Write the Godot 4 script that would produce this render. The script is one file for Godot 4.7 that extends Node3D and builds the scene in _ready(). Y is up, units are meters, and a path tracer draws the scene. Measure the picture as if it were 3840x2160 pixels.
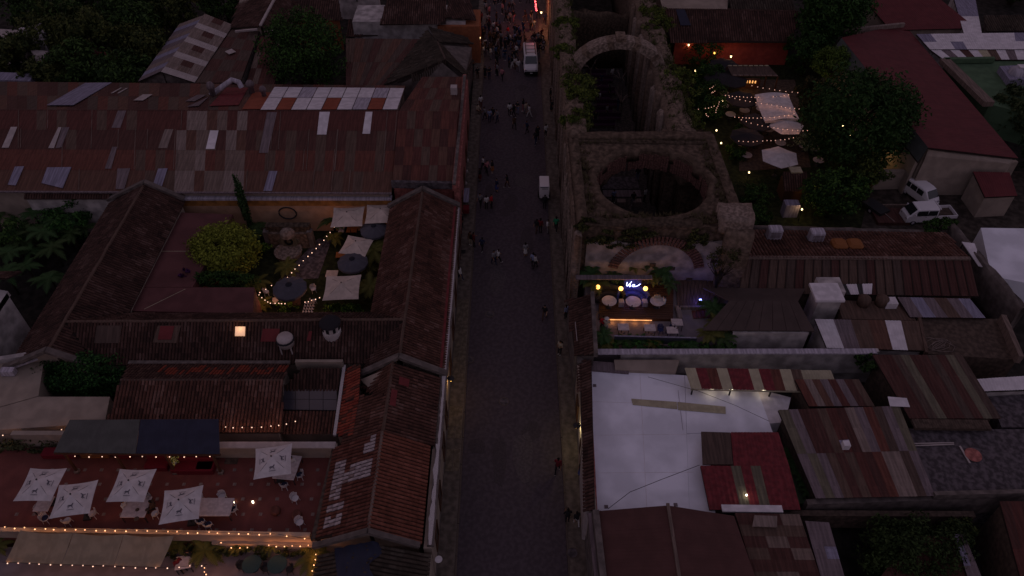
extends Node3D
# An old town street at dusk, seen from above: tiled and tin roofs, courtyard restaurants, a ruined church.
var M := {}
var TX := {}
var taken := {}
var rng := RandomNumberGenerator.new()
var tile_mesh: ArrayMesh
var body_cache := {}
var LAMPS := true

# ---------- nodes ----------
func numbered(n: String) -> String:
	if not taken.has(n):
		taken[n] = 0
		return n
	taken[n] += 1
	return "%s_%03d" % [n, taken[n]]
func tag(o: Node, label: String, cat: String, group := "", kind := "") -> void:
	if label: o.set_meta("label", label)
	if cat: o.set_meta("category", cat)
	if group: o.set_meta("group", group)
	if kind: o.set_meta("kind", kind)
func thing(n: String, label: String, cat: String, at := Vector3.ZERO, turn := 0.0, group := "") -> Node3D:
	var o := Node3D.new()
	o.name = numbered(n); add_child(o)
	o.position = at; o.rotation.y = turn
	tag(o, label, cat, group)
	return o
func part(parent: Node, n: String, mesh: Mesh, m: Material, at := Vector3.ZERO) -> MeshInstance3D:
	var o := MeshInstance3D.new()
	o.mesh = mesh
	o.name = numbered(n) if parent == self else n
	parent.add_child(o, true)
	o.position = at
	if m:
		for i in mesh.get_surface_count(): o.set_surface_override_material(i, m)
	return o
func fin(st: SurfaceTool, parent: Node, n: String, m: Material, at := Vector3.ZERO) -> MeshInstance3D:
	st.generate_normals()
	return part(parent, n, st.commit(), m, at)
func setting(n: String, st: SurfaceTool, m: Material) -> MeshInstance3D:
	var o := fin(st, self, n, m)
	o.set_meta("kind", "structure")
	return o
func copy(o: Node3D, at: Vector3, turn: float, label := "", group := "") -> Node3D:
	var c: Node3D = o.duplicate()
	c.name = numbered(String(o.name).rstrip("0123456789").trim_suffix("_"))
	add_child(c)
	c.position = at; c.rotation.y = turn
	if label: c.set_meta("label", label)
	if group: c.set_meta("group", group)
	return c

# ---------- shapes ----------
func S(smooth := false) -> SurfaceTool:
	var st := SurfaceTool.new()
	st.begin(Mesh.PRIMITIVE_TRIANGLES)
	st.set_smooth_group(0 if smooth else -1)
	return st
func tri(st, a, b, c) -> void:
	st.add_vertex(a); st.add_vertex(b); st.add_vertex(c)
func quad(st, a, b, c, d) -> void:
	tri(st, a, b, c); tri(st, a, c, d)
func box(st, c: Vector3, s: Vector3, b := Basis.IDENTITY) -> void:
	var p := []
	for i in 8: p.append(c + b * (s * 0.5 * Vector3(1 if i & 1 else -1, 1 if i & 2 else -1, 1 if i & 4 else -1)))
	quad(st, p[0], p[1], p[3], p[2]); quad(st, p[5], p[4], p[6], p[7]); quad(st, p[4], p[0], p[2], p[6])
	quad(st, p[1], p[5], p[7], p[3]); quad(st, p[2], p[3], p[7], p[6]); quad(st, p[4], p[5], p[1], p[0])
func rbox(st, c: Vector3, s: Vector3, ch: float, b := Basis.IDENTITY) -> void:
	# a box whose four upright edges and top edge are chamfered
	var x := s.x / 2; var z := s.z / 2
	var ring := func(i: float, y: float) -> Array:
		var out := []
		for q in [[-1, -1, 0], [-1, -1, 1], [1, -1, 1], [1, -1, 0], [1, 1, 0], [1, 1, 1], [-1, 1, 1], [-1, 1, 0]]:
			var px: float = q[0] * (x - i - (ch if q[2] else 0.0)); var pz: float = q[1] * (z - i - (0.0 if q[2] else ch))
			out.append(c + b * Vector3(px, y, pz))
		return out
	loft(st, [ring.call(0.0, -s.y / 2), ring.call(0.0, s.y / 2 - ch), ring.call(ch, s.y / 2)])
func loft(st, rings: Array, caps := true) -> void:
	for k in rings.size() - 1:
		var a: Array = rings[k]; var b: Array = rings[k + 1]
		for i in a.size():
			var j := (i + 1) % a.size()
			quad(st, a[i], b[i], b[j], a[j])
	if caps:
		for r in [rings[0], rings[-1]]:
			for i in range(1, r.size() - 1): tri(st, r[0], r[i], r[i + 1])
func prism(st, top: Array, low) -> void:
	# a solid under a polygon: low is a height, or a thickness when negative
	var bot := []
	for p in top: bot.append(Vector3(p.x, p.y + low if low < 0.0 else low, p.z))
	loft(st, [bot, top])
func frame(d: Vector3) -> Basis:
	var y := d.normalized()
	var x := y.cross(Vector3.UP if absf(y.y) < 0.95 else Vector3.RIGHT).normalized()
	return Basis(x, y, x.cross(y))
func ringat(c: Vector3, d: Vector3, r: float, n: int) -> Array:
	var b := frame(d); var out := []
	for i in n: out.append(c + b.x * cos(TAU * i / n) * r + b.z * sin(TAU * i / n) * r)
	return out
func tube(st, pts: Array, r0: float, r1 := -1.0, n := 6) -> void:
	if r1 < 0.0: r1 = r0
	var rings := []
	for i in pts.size():
		var d: Vector3 = pts[mini(i + 1, pts.size() - 1)] - pts[maxi(i - 1, 0)]
		rings.append(ringat(pts[i], d, lerpf(r0, r1, float(i) / (pts.size() - 1)), n))
	loft(st, rings)
func lathe(st, prof: Array, n := 16, c := Vector3.ZERO) -> void:
	var rings := []
	for p in prof:
		var r := []
		for i in n: r.append(c + Vector3(cos(TAU * i / n) * p.x, p.y, sin(TAU * i / n) * p.x))
		rings.append(r)
	var open_ring: bool = prof[0].x > 0.0 and prof[-1].x > 0.0
	if open_ring: rings.append(rings[0])
	loft(st, rings, not open_ring)
func ball(st, c: Vector3, r: Vector3, n := 8, m := 5) -> void:
	var rings := []
	for k in m + 1:
		var a := PI * (k / float(m)) - PI / 2
		var ring := []
		for i in n: ring.append(c + Vector3(cos(TAU * i / n) * cos(a) * r.x, sin(a) * r.y, sin(TAU * i / n) * cos(a) * r.z))
		rings.append(ring)
	loft(st, rings, false)
func beamst(st, a: Vector3, b: Vector3, w: float, h: float) -> void:
	var d := b - a
	var s := d.cross(Vector3.UP)
	if s.length() < 0.001: s = Vector3.RIGHT
	s = s.normalized() * w / 2
	var u := s.cross(d).normalized() * h / 2
	if u.y < 0: u = -u
	loft(st, [[a - s - u, a + s - u, a + s + u, a - s + u], [b - s - u, b + s - u, b + s + u, b - s + u]])
func beam(parent, n: String, a: Vector3, b: Vector3, w: float, h: float, m: Material) -> MeshInstance3D:
	var st := S(); beamst(st, a, b, w, h)
	return fin(st, parent, n, m)
func bp(parent, n: String, c: Vector3, s: Vector3, m: Material, yaw := 0.0) -> MeshInstance3D:
	var st := S()
	box(st, c, s, Basis(Vector3.UP, yaw))
	return fin(st, parent, n, m)
func slab(parent, n: String, top: Array, low: float, m: Material) -> MeshInstance3D:
	var st := S(); prism(st, top, low)
	return fin(st, parent, n, m)
func bil(q: Array, u: float, v: float) -> Vector3:
	return (q[0] as Vector3).lerp(q[1], u).lerp((q[3] as Vector3).lerp(q[2], u), v)

# ---------- materials ----------
func noise_tex(key: String, freq: float, lo: float, hi: float, stretch := 1.0, oct := 4, seed_ := 1) -> ImageTexture:
	if TX.has(key): return TX[key]
	var n := FastNoiseLite.new()
	n.noise_type = FastNoiseLite.TYPE_SIMPLEX_SMOOTH
	n.seed = seed_; n.frequency = freq; n.fractal_octaves = oct
	var src := n.get_seamless_image(256, 256)
	src.convert(Image.FORMAT_L8)
	var im := Image.create(256, 256, true, Image.FORMAT_RGB8)
	for y in 256:
		for x in 256:
			var v := src.get_pixel(x, int(y / stretch) % 256 if stretch > 1.0 else y).r
			v = lerpf(lo, hi, clampf((v - 0.25) * 2.0, 0, 1))
			im.set_pixel(x, y, Color(v, v, v))
	im.generate_mipmaps()
	TX[key] = ImageTexture.create_from_image(im)
	return TX[key]
func mt(key: String, c: Color, rough := 0.9, tex := "", size := 2.0, metal := 0.0, spec := 0.3) -> StandardMaterial3D:
	var m := StandardMaterial3D.new()
	m.albedo_color = c.linear_to_srgb()
	m.roughness = rough; m.metallic = metal; m.metallic_specular = spec
	if tex:
		m.albedo_texture = TX[tex]
		m.uv1_triplanar = true; m.uv1_world_triplanar = true
		m.uv1_scale = Vector3.ONE / size
	M[key] = m
	return m
func glow(key: String, c: Color, e: float, base := Color(0.8, 0.8, 0.8)) -> StandardMaterial3D:
	var m := mt(key, base, 0.5)
	m.emission_enabled = true; m.emission = c.linear_to_srgb(); m.emission_energy_multiplier = e
	return m
func omni(parent: Node, at: Vector3, c: Color, e: float, size := 0.05) -> void:
	if not LAMPS: return
	var l := OmniLight3D.new()
	l.light_color = c.linear_to_srgb(); l.light_energy = e; l.omni_range = 30.0; l.omni_attenuation = 2.0
	l.light_size = size; l.shadow_enabled = true; l.name = "lamp_light"
	parent.add_child(l, true); l.position = at
var PAL := {}   # palettes of linear colours
func pal_mat(p: String, i: int) -> StandardMaterial3D:
	var k := "pal_%s_%d" % [p, i]
	if not M.has(k): mt(k, PAL[p][i], 0.85, "blotch", 1.7)
	return M[k]

# ---------- roofs ----------
func inside(p: Vector2, poly: PackedVector2Array) -> bool:
	return Geometry2D.is_point_in_polygon(p, poly)
func flatten(poly: Array) -> Array:
	# bring every corner onto the plane of the first three
	var n: Vector3 = (poly[1] - poly[0]).cross(poly[2] - poly[0]).normalized()
	if n.y < 0: n = -n
	var out := []
	for p in poly: out.append(Vector3(p.x, poly[0].y - (n.x * (p.x - poly[0].x) + n.z * (p.z - poly[0].z)) / n.y, p.z))
	return [out, n]
func mass(parent, poly: Array, m: Material, inset := 0.45, low := 0.0, drop := 0.25) -> void:
	var c := Vector3.ZERO
	for p in poly: c += p / poly.size()
	var out := []
	for p in poly:
		var d: Vector3 = c - p; d.y = 0
		out.append(p + d.normalized() * minf(inset, d.length() * 0.5) + Vector3.DOWN * drop)
	slab(parent, "wall", out, low, m)
func tiles(parent: Node, poly: Array, pal: String, nparts := 0, pitch := 0.25, row := 0.42, pick = null) -> void:
	# barrel tiles laid in columns down the slope of a planar polygon, over a boarded base
	var fl := flatten(poly); poly = fl[0]; var n: Vector3 = fl[1]
	slab(parent, "roof_deck", poly, -0.12, M.deck)
	var down := (Vector3.DOWN - n * Vector3.DOWN.dot(n))
	down = down.normalized() if down.length() > 0.01 else Vector3(0, 0, 1)
	var side := n.cross(down).normalized()
	var o: Vector3 = poly[0]
	var flat := PackedVector2Array()
	var lo := Vector2(1e9, 1e9); var hi := Vector2(-1e9, -1e9)
	for p in poly:
		var q := Vector2((p - o).dot(side), (p - o).dot(down))
		flat.append(q); lo = lo.min(q); hi = hi.max(q)
	var basis := Basis(side, n, -down)
	if basis.determinant() < 0: basis = Basis(-side, n, -down)
	var xf := []; var ci := []
	var x := lo.x + pitch / 2
	var ns := FastNoiseLite.new(); ns.seed = int(absf(o.x * 31 + o.z * 17)); ns.frequency = 0.35
	while x < hi.x:
		var y := lo.y + row * 0.5
		while y < hi.y + row * 0.3:
			if inside(Vector2(x, minf(y, hi.y - 0.02)), flat):
				var at := o + side * (x + rng.randf_range(-0.012, 0.012)) + down * y + n * (0.012 + rng.randf() * 0.012)
				var b := basis.rotated(n, rng.randf_range(-0.035, 0.035))
				xf.append(Transform3D(b.scaled_local(Vector3(pitch / 0.25, 1, row / 0.42)), at))
				var k := 0
				if pick != null: k = pick.call(at)
				else:
					var v := ns.get_noise_2d(x, y) * 2.4 + rng.randf_range(-1.1, 1.1) + 2.0
					k = clampi(int(v * PAL[pal].size() / 4.0), 0, PAL[pal].size() - 1)
				ci.append(k)
			y += row
		x += pitch
	var order := range(xf.size())
	if nparts > 0 and xf.size() > nparts:
		order.sort_custom(func(a, b): return xf[a].origin.distance_squared_to(Vector3(0, 49, 0)) < xf[b].origin.distance_squared_to(Vector3(0, 49, 0)))
	var np := mini(nparts, xf.size())
	for i in np:
		var t := part(parent, "tile", tile_mesh, pal_mat(pal, ci[order[i]]))
		t.transform = xf[order[i]]
	if xf.size() > np:
		var mm := MultiMesh.new()
		mm.transform_format = MultiMesh.TRANSFORM_3D; mm.use_colors = true
		mm.mesh = tile_mesh; mm.instance_count = xf.size() - np
		for i in range(np, xf.size()):
			mm.set_instance_transform(i - np, xf[order[i]])
			var c: Color = PAL[pal][ci[order[i]]]
			var f := rng.randf_range(0.8, 1.2)
			mm.set_instance_color(i - np, Color(c.r * f, c.g * f, c.b * f))
		var mi := MultiMeshInstance3D.new()
		mi.multimesh = mm; mi.name = "tile_courses"; mi.material_override = M.tile_any
		mi.set_meta("kind", "stuff")
		parent.add_child(mi, true)
func make_tile() -> void:
	var st := S(true)
	var rings := []
	for e in [[-0.24, 0.088, 0.0], [0.24, 0.105, 0.035]]:
		var r := []
		for i in 6:
			var a: float = PI * i / 5.0
			r.append(Vector3(cos(a) * e[1], sin(a) * e[1] * 0.85 - 0.01 + (0.035 - e[2]), e[0] * -1.0))
		rings.append(r)
	for i in 5: quad(st, rings[0][i], rings[1][i], rings[1][i + 1], rings[0][i + 1])
	st.generate_normals()
	tile_mesh = st.commit()
func ridge(parent, a: Vector3, b: Vector3, m: Material, r := 0.13) -> void:
	var st := S(true)
	var n := maxi(2, int(a.distance_to(b) / 0.8))
	var pts := []
	for i in n + 1: pts.append(a.lerp(b, float(i) / n) + Vector3(rng.randf_range(-0.02, 0.02), rng.randf_range(-0.03, 0.03), rng.randf_range(-0.02, 0.02)))
	tube(st, pts, r, r, 7)
	fin(st, parent, "ridge_cap", m)
func sheets(parent: Node, q: Array, nc: int, nr: int, pick: Callable, deck := true, rib := 0.028, nm := "sheet") -> void:
	# overlapping corrugated sheets on a four-cornered slope: q = top left, top right, bottom right, bottom left; pick(u, v) names the material
	if deck: slab(parent, "roof_deck", [q[0], q[1], q[2], q[3]].map(func(p): return p + Vector3.DOWN * 0.05), -0.1, M.deck)
	for c in nc:
		for r in range(nr - 1, -1, -1):
			var u0 := c / float(nc); var u1 := (c + 1.06) / nc
			var v0 := r / float(nr); var v1 := minf((r + 1.05) / nr, 1.01)
			var lift := 0.012 * (nr - r) + 0.006 * (c % 2) + rng.randf() * 0.01
			var st := S()
			var k := 8
			var w := bil(q, u0, 0.5).distance_to(bil(q, u1, 0.5))
			k = clampi(int(w / 0.12), 4, 12) * 1
			for i in k:
				var a := lerpf(u0, minf(u1, 1.0), i / float(k)); var b := lerpf(u0, minf(u1, 1.0), (i + 1.0) / k)
				var ya := lift + (rib if i % 2 else 0.0); var yb := lift + (0.0 if i % 2 else rib)
				quad(st, bil(q, a, v0) + Vector3.UP * ya, bil(q, b, v0) + Vector3.UP * yb, bil(q, b, v1) + Vector3.UP * yb, bil(q, a, v1) + Vector3.UP * ya)
			fin(st, parent, nm, pick.call((u0 + u1) / 2, (v0 + v1) / 2, c, r))
func patch(parent, nm: String, pts: Array, m: Material, lift := 0.07, thick := -0.03) -> MeshInstance3D:
	return slab(parent, nm, pts.map(func(p): return p + Vector3.UP * lift), thick, m)
func win(parent, nm: String, c: Vector3, w: float, h: float, nrm: Vector3, fm: Material, gm: Material) -> void:
	# a framed window or door leaf on a wall that faces nrm
	var yaw := atan2(nrm.x, nrm.z)
	var b := Basis(Vector3.UP, yaw)
	var st := S()
	for s in [-1, 1]:
		box(st, c + b * Vector3(s * w / 2, 0, 0.03), Vector3(0.1, h + 0.1, 0.12), b)
		box(st, c + b * Vector3(0, s * h / 2, 0.03), Vector3(w, 0.1, 0.11), b)
	var f := fin(st, parent, nm, fm)
	var s2 := S()
	box(s2, c + b * Vector3(0, 0, 0.01), Vector3(w - 0.05, h - 0.05, 0.05), b)
	fin(s2, f, "pane", gm)

# ---------- plants ----------
func crown_mesh(r: Vector3, n: int, leaf: float, clumps: int, seed_: int, tone_a: Color, tone_b: Color, hollow := 0.55, ragged := 0.25) -> ArrayMesh:
	var g := RandomNumberGenerator.new(); g.seed = seed_
	var cs := []
	for i in clumps:
		var d := Vector3(g.randfn(), g.randfn() * 0.9 + 0.15, g.randfn()).normalized()
		var k := lerpf(hollow, 1.0, sqrt(g.randf())) * (1.0 + g.randf_range(-ragged, ragged * 0.5))
		cs.append([d * k, g.randf_range(0.16, 0.34)])
	var v := PackedVector3Array(); var nn := PackedVector3Array(); var c := PackedColorArray(); var ix := PackedInt32Array()
	for i in n:
		var q = cs[g.randi() % cs.size()]
		var d2 := Vector3(g.randfn(), g.randfn(), g.randfn()).normalized()
		var at: Vector3 = (q[0] + d2 * q[1] * pow(g.randf(), 0.35)) * r
		var out := (at / r).normalized()
		var ax := (out * 0.6 + Vector3(g.randfn(), g.randfn() + 0.4, g.randfn()) * 0.6).normalized()
		var s := ax.cross(Vector3(g.randfn(), g.randfn(), g.randfn())).normalized()
		var t := ax.cross(s)
		var l := leaf * g.randf_range(0.6, 1.3)
		var k0 := v.size()
		v.append(at - s * l); v.append(at + t * l * 0.45 + ax * l * 0.1); v.append(at + s * l); v.append(at - t * l * 0.45 + ax * l * 0.1)
		var col := (tone_a if g.randf() < 0.5 else tone_b) * Color(1.35, 1.75, 1.35)
		for j in 4: nn.append(ax); c.append(col)
		for j in [0, 1, 2, 0, 2, 3]: ix.append(k0 + j)
	var a := []; a.resize(Mesh.ARRAY_MAX)
	a[Mesh.ARRAY_VERTEX] = v; a[Mesh.ARRAY_NORMAL] = nn; a[Mesh.ARRAY_COLOR] = c; a[Mesh.ARRAY_INDEX] = ix
	var m := ArrayMesh.new(); m.add_surface_from_arrays(Mesh.PRIMITIVE_TRIANGLES, a)
	return m
func tree(nm: String, label: String, base: Vector3, top: float, r: Vector3, n: int, leaf: float, seed_: int, c0: Color, c1: Color, clumps := 60, group := "", ragged := 0.25) -> Node3D:
	# base = foot of the trunk; top = height of the crown's centre
	var t := thing(nm, label, "tree" if not ("shrub" in nm or "bush" in nm or "hedge" in nm or "topiary" in nm) else "shrub", base, 0.0, group)
	var g := RandomNumberGenerator.new(); g.seed = seed_ + 7
	var st := S(true)
	var fork := maxf(top - r.y * 0.7, 0.3)
	var rad := maxf(0.06, r.x * 0.07)
	tube(st, [Vector3.ZERO, Vector3(0.1, fork * 0.5, 0.05), Vector3(0, fork, 0)], rad * 1.4, rad, 8)
	for i in 6:
		var a := TAU * i / 6.0 + g.randf()
		var e := Vector3(cos(a) * r.x * 0.6, top + g.randf_range(-0.2, 0.5) * r.y, sin(a) * r.z * 0.6)
		tube(st, [Vector3(0, fork * 0.9, 0), Vector3(0, fork, 0).lerp(e, 0.5) + Vector3(0, 0.1 * r.y, 0), e], rad * 0.6, rad * 0.15, 5)
	fin(st, t, "trunk", M.bark)
	part(t, "crown", crown_mesh(r, n, leaf, clumps, seed_, c0, c1, 0.55, ragged), M.leaf, Vector3(0, top, 0))
	return t
func frond(st, o: Vector3, dir: Vector3, l: float, droop: float, w: float, leaflets := 14) -> void:
	var side := dir.cross(Vector3.UP).normalized()
	var prev := o
	for i in leaflets:
		var t := (i + 1.0) / leaflets
		var p := o + dir * l * t + Vector3.DOWN * droop * t * t
		var s := w * sin(PI * (0.12 + t * 0.86))
		for k in [-1, 1]:
			tri(st, prev, p, prev.lerp(p, 0.5) + side * s * k + Vector3.DOWN * s * 0.35 + dir * s * 0.5)
			tri(st, prev.lerp(p, 0.4), p, p + side * s * 0.8 * k + Vector3.DOWN * s * 0.2 + dir * s * 0.5)
		prev = p
func palm(nm: String, label: String, at: Vector3, h: float, l: float, n: int, seed_: int, m: Material, group := "", up := 0.7) -> Node3D:
	var t := thing(nm, label, "plant", at, 0.0, group)
	var g := RandomNumberGenerator.new(); g.seed = seed_
	var s0 := S(true)
	tube(s0, [Vector3.ZERO, Vector3(0.06, h * 0.5, 0.03), Vector3(0, h, 0)], 0.11, 0.08, 7)
	fin(s0, t, "stem", M.bark)
	for i in n:
		var st := S()
		var a := TAU * i / n + g.randf() * 0.5
		var e := g.randf_range(0.1, up)
		frond(st, Vector3(0, h, 0), Vector3(cos(a), e, sin(a)).normalized(), l * g.randf_range(0.75, 1.15), l * g.randf_range(0.35, 0.75), l * 0.24)
		fin(st, t, "frond", m)
	return t
func tufts(parent: Node, nm: String, spots: Array, size: float, m: Material, per := 9, seed_ := 1) -> void:
	# weeds: little fans of blades at each spot
	var g := RandomNumberGenerator.new(); g.seed = seed_
	var st := S()
	for p in spots:
		for i in per:
			var a := g.randf() * TAU; var l := size * g.randf_range(0.5, 1.3)
			var o: Vector3 = p + Vector3(cos(a), 0, sin(a)) * size * g.randf() * 0.9
			var d := Vector3(cos(a) * 0.7, 1, sin(a) * 0.7) * l
			var s := Vector3(-sin(a), 0, cos(a)) * l * 0.22
			tri(st, o - s, o + d, o + s)
	var o2 := fin(st, parent, nm, m)
	o2.set_meta("kind", "stuff")

# ---------- people ----------
func bones(pose: String) -> Array:
	# [from, to, radius from, radius to, region]; regions: 0 skin, 1 hair, 2 top, 3 lower, 4 shoes; facing +z
	var B := []
	var hip := 0.93; var sh := 1.42
	var lean := 0.05 if pose.begins_with("walk") else 0.0
	var oy := 0.0
	if pose == "sit": oy = -0.45
	var pelvis := Vector3(0, hip + oy, 0); var chest := Vector3(0, 1.27 + oy, lean * 0.7); var neck := Vector3(0, 1.47 + oy, lean)
	var head := Vector3(0, 1.62 + oy, lean + 0.03)
	B.append([neck, head, 0.055, 0.06, 0])
	B.append([head + Vector3(0, -0.035, 0.012), head + Vector3(0, 0.035, -0.01), 0.078, 0.094, 0])
	B.append([head + Vector3(0, -0.01, 0.085), head + Vector3(0, -0.03, 0.1), 0.016, 0.02, 0])
	for s in [-1, 1]: B.append([head + Vector3(s * 0.085, -0.02, 0), head + Vector3(s * 0.09, 0.015, -0.01), 0.018, 0.02, 0])
	B.append([pelvis + Vector3(0, 0.02, 0), chest, 0.145, 0.15, 2])
	B.append([chest + Vector3(-0.1, 0.06, 0), chest + Vector3(0.1, 0.06, 0), 0.12, 0.12, 2])
	for s in [-1, 1]:
		var a := Vector3(s * 0.19, sh + oy, lean)
		var swing := 0.0
		if pose == "walk": swing = 0.16 * s
		elif pose == "walk2": swing = -0.2 * s
		var e := a + Vector3(s * 0.06, -0.29, -0.03 - swing * 0.5)
		var w := e + Vector3(s * -0.01, -0.24, 0.06 - swing)
		if pose == "phone" or (pose == "bag" and s > 0):
			e = a + Vector3(s * 0.07, -0.27, 0.05); w = e + Vector3(s * -0.13, 0.06, 0.22)
		elif pose == "sit":
			e = a + Vector3(s * 0.06, -0.26, 0.08); w = e + Vector3(s * -0.06, -0.04, 0.25)
		elif pose == "carry":
			e = a + Vector3(s * 0.08, -0.25, 0.1); w = e + Vector3(-s * 0.06, 0.0, 0.24)
		B.append([a, e, 0.068, 0.05, 2])
		B.append([e, w, 0.046, 0.034, 0])
		B.append([w, w + (w - e).normalized() * 0.08, 0.034, 0.03, 0])
		var hj := pelvis + Vector3(s * 0.095, -0.02, 0)
		var st := 0.0
		if pose == "walk": st = 0.24 * s
		elif pose == "walk2": st = -0.3 * s
		var k := hj + Vector3(s * 0.01, -0.42, st * 0.6 + 0.03)
		var f := Vector3(hj.x + s * 0.005, 0.08, st)
		if pose == "sit":
			k = hj + Vector3(s * 0.04, 0.02, 0.42); f = Vector3(k.x, 0.08, k.z - 0.03)
		elif pose == "skirt":
			k = hj + Vector3(0, -0.45, 0.02); f = Vector3(hj.x, 0.08, 0.0)
		var reg := 3
		B.append([hj, k, 0.092, 0.066, reg])
		B.append([k, f, 0.06, 0.042, 0 if pose == "skirt" else 3])
		B.append([f + Vector3(0, -0.03, -0.03), f + Vector3(0, -0.035, 0.14), 0.045, 0.038, 4])
	B.append([pelvis + Vector3(-0.06, 0, 0), pelvis + Vector3(0.06, 0, 0), 0.13, 0.13, 3])
	if pose == "skirt":
		B.append([pelvis, Vector3(0, 0.5, 0.02), 0.15, 0.21, 3])
	if pose == "bag":
		B.append([chest + Vector3(0, 0.05, -0.2), chest + Vector3(0, -0.22, -0.2), 0.11, 0.12, 1])
	return B
func body_mesh(pose: String) -> ArrayMesh:
	if body_cache.has(pose): return body_cache[pose]
	var B := bones(pose)
	var h := 0.03
	var lo := Vector3(-0.42, -0.03, -0.42); var n := Vector3i(29, 62, 34)
	var fld := PackedFloat32Array(); fld.resize(n.x * n.y * n.z); fld.fill(1.0)
	var best := PackedFloat32Array(); best.resize(fld.size()); best.fill(9.0)
	var lab := PackedByteArray(); lab.resize(fld.size())
	var sx := n.y * n.z
	for b in B:
		var a: Vector3 = b[0]; var d: Vector3 = b[1] - a
		var r0: float = b[2]; var dr: float = b[3] - r0
		var dd := maxf(d.dot(d), 1e-6)
		var rm := maxf(r0, b[3]) + 0.07
		var c0 := Vector3i((a.min(b[1]) - Vector3.ONE * rm - lo) / h).clamp(Vector3i.ZERO, n - Vector3i.ONE)
		var c1 := Vector3i((a.max(b[1]) + Vector3.ONE * rm - lo) / h).clamp(Vector3i.ZERO, n - Vector3i.ONE)
		for ix in range(c0.x, c1.x + 1):
			for iy in range(c0.y, c1.y + 1):
				for iz in range(c0.z, c1.z + 1):
					var p := lo + Vector3(ix, iy, iz) * h
					var t := clampf((p - a).dot(d) / dd, 0.0, 1.0)
					var v := p.distance_to(a + d * t) - r0 - dr * t
					var i := ix * sx + iy * n.z + iz
					if v < best[i]:
						best[i] = v
						lab[i] = b[4]
					var f := fld[i]
					var k := maxf(0.04 - absf(f - v), 0.0)
					fld[i] = minf(f, v) - k * k / 0.16
	var headc: Vector3 = (B[1][0] + B[1][1]) * 0.5
	var sts := []
	for i in 5: sts.append(S(true))
	var vid := {}
	var off := [0, sx, n.z, sx + n.z, 1, sx + 1, n.z + 1, sx + n.z + 1]
	var pos := {}; var nor := {}
	for ix in n.x - 1:
		for iy in n.y - 1:
			for iz in n.z - 1:
				var i := ix * sx + iy * n.z + iz
				var s := 0
				for k in 8:
					if fld[i + off[k]] < 0.0: s += 1
				if s == 0 or s == 8: continue
				var acc := Vector3.ZERO; var cnt := 0
				for e in [[0, 1], [2, 3], [4, 5], [6, 7], [0, 2], [1, 3], [4, 6], [5, 7], [0, 4], [1, 5], [2, 6], [3, 7]]:
					var fa := fld[i + off[e[0]]]; var fb := fld[i + off[e[1]]]
					if (fa < 0.0) != (fb < 0.0):
						var pa := Vector3(e[0] & 1, (e[0] >> 1) & 1, e[0] >> 2); var pb := Vector3(e[1] & 1, (e[1] >> 1) & 1, e[1] >> 2)
						acc += pa.lerp(pb, fa / (fa - fb)); cnt += 1
				pos[i] = lo + (Vector3(ix, iy, iz) + acc / cnt) * h
				nor[i] = Vector3(fld[i + sx] - fld[i] + fld[i + off[7]] - fld[i + off[6]], fld[i + n.z] - fld[i] + fld[i + off[7]] - fld[i + off[5]], fld[i + 1] - fld[i] + fld[i + off[7]] - fld[i + off[3]]).normalized()
	for i in pos:
		for ax in 3:
			var st: int = [sx, n.z, 1][ax]
			var u: int = [n.z, 1, sx][ax]; var w: int = [1, sx, n.z][ax]
			var a := fld[i]; var b := fld[i + st]
			if (a < 0.0) == (b < 0.0): continue
			var q := [i, i - u, i - u - w, i - w]
			if not (pos.has(q[1]) and pos.has(q[2]) and pos.has(q[3])): continue
			var inn: int = i if a < 0.0 else i + st
			var reg := int(lab[inn])
			var pp: Vector3 = pos[i]
			if reg == 0 and pp.distance_to(headc) < 0.16 and (pp.y > headc.y + 0.045 or pp.z < headc.z - 0.015): reg = 1
			var ord := [0, 1, 2, 0, 2, 3] if a >= 0.0 else [0, 2, 1, 0, 3, 2]
			for k in ord:
				sts[reg].set_normal(nor[q[k]])
				sts[reg].add_vertex(pos[q[k]])
	# fingers
	for b in B:
		if b[2] == 0.034 and b[4] == 0:
			var d: Vector3 = (b[1] - b[0]).normalized()
			var side := Vector3(0, 0, 1) if absf(d.z) < 0.7 else Vector3(1, 0, 0)
			for k in 5:
				var o: Vector3 = b[1] + side * (k - 1.8) * 0.018 + d * 0.015
				var dir := (d + side * (0.9 if k == 4 else 0.0)).normalized()
				if k == 4: o = b[0] + d * 0.03 + side * 0.028
				var l: float = [0.06, 0.075, 0.08, 0.07, 0.05][k]
				var curl := d.cross(side) * 0.02
				var ra := ringat(o, dir, 0.01, 4); var rb := ringat(o + dir * l * 0.5 + curl * 0.3, dir, 0.009, 4); var rc := ringat(o + dir * l + curl, dir, 0.007, 4)
				for rr in [[ra, rb], [rb, rc]]:
					for m in 4:
						var nn: Vector3 = (rr[0][m] - (rr[0][0] + rr[0][2]) * 0.5).normalized()
						for vv in [rr[0][m], rr[1][m], rr[1][(m + 1) % 4], rr[0][m], rr[1][(m + 1) % 4], rr[0][(m + 1) % 4]]:
							sts[0].set_normal(nn); sts[0].add_vertex(vv)
	# eyes
	for s in [-1, 1]:
		var c := headc + Vector3(s * 0.034, 0.0, 0.088)
		for vv in [Vector3(-0.014, 0, 0), Vector3(0, 0.008, 0.004), Vector3(0.014, 0, 0), Vector3(-0.014, 0, 0), Vector3(0.014, 0, 0), Vector3(0, -0.008, 0.004)]:
			sts[1].set_normal(Vector3(0, 0, 1)); sts[1].add_vertex(c + vv)
	var m := ArrayMesh.new()
	for st in sts: st.commit(m)
	body_cache[pose] = m
	return m
func cloth(c: Color) -> StandardMaterial3D:
	var k := "cloth_%.3f_%.3f_%.3f" % [c.r, c.g, c.b]
	if not M.has(k): mt(k, c, 0.95)
	return M[k]
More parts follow.
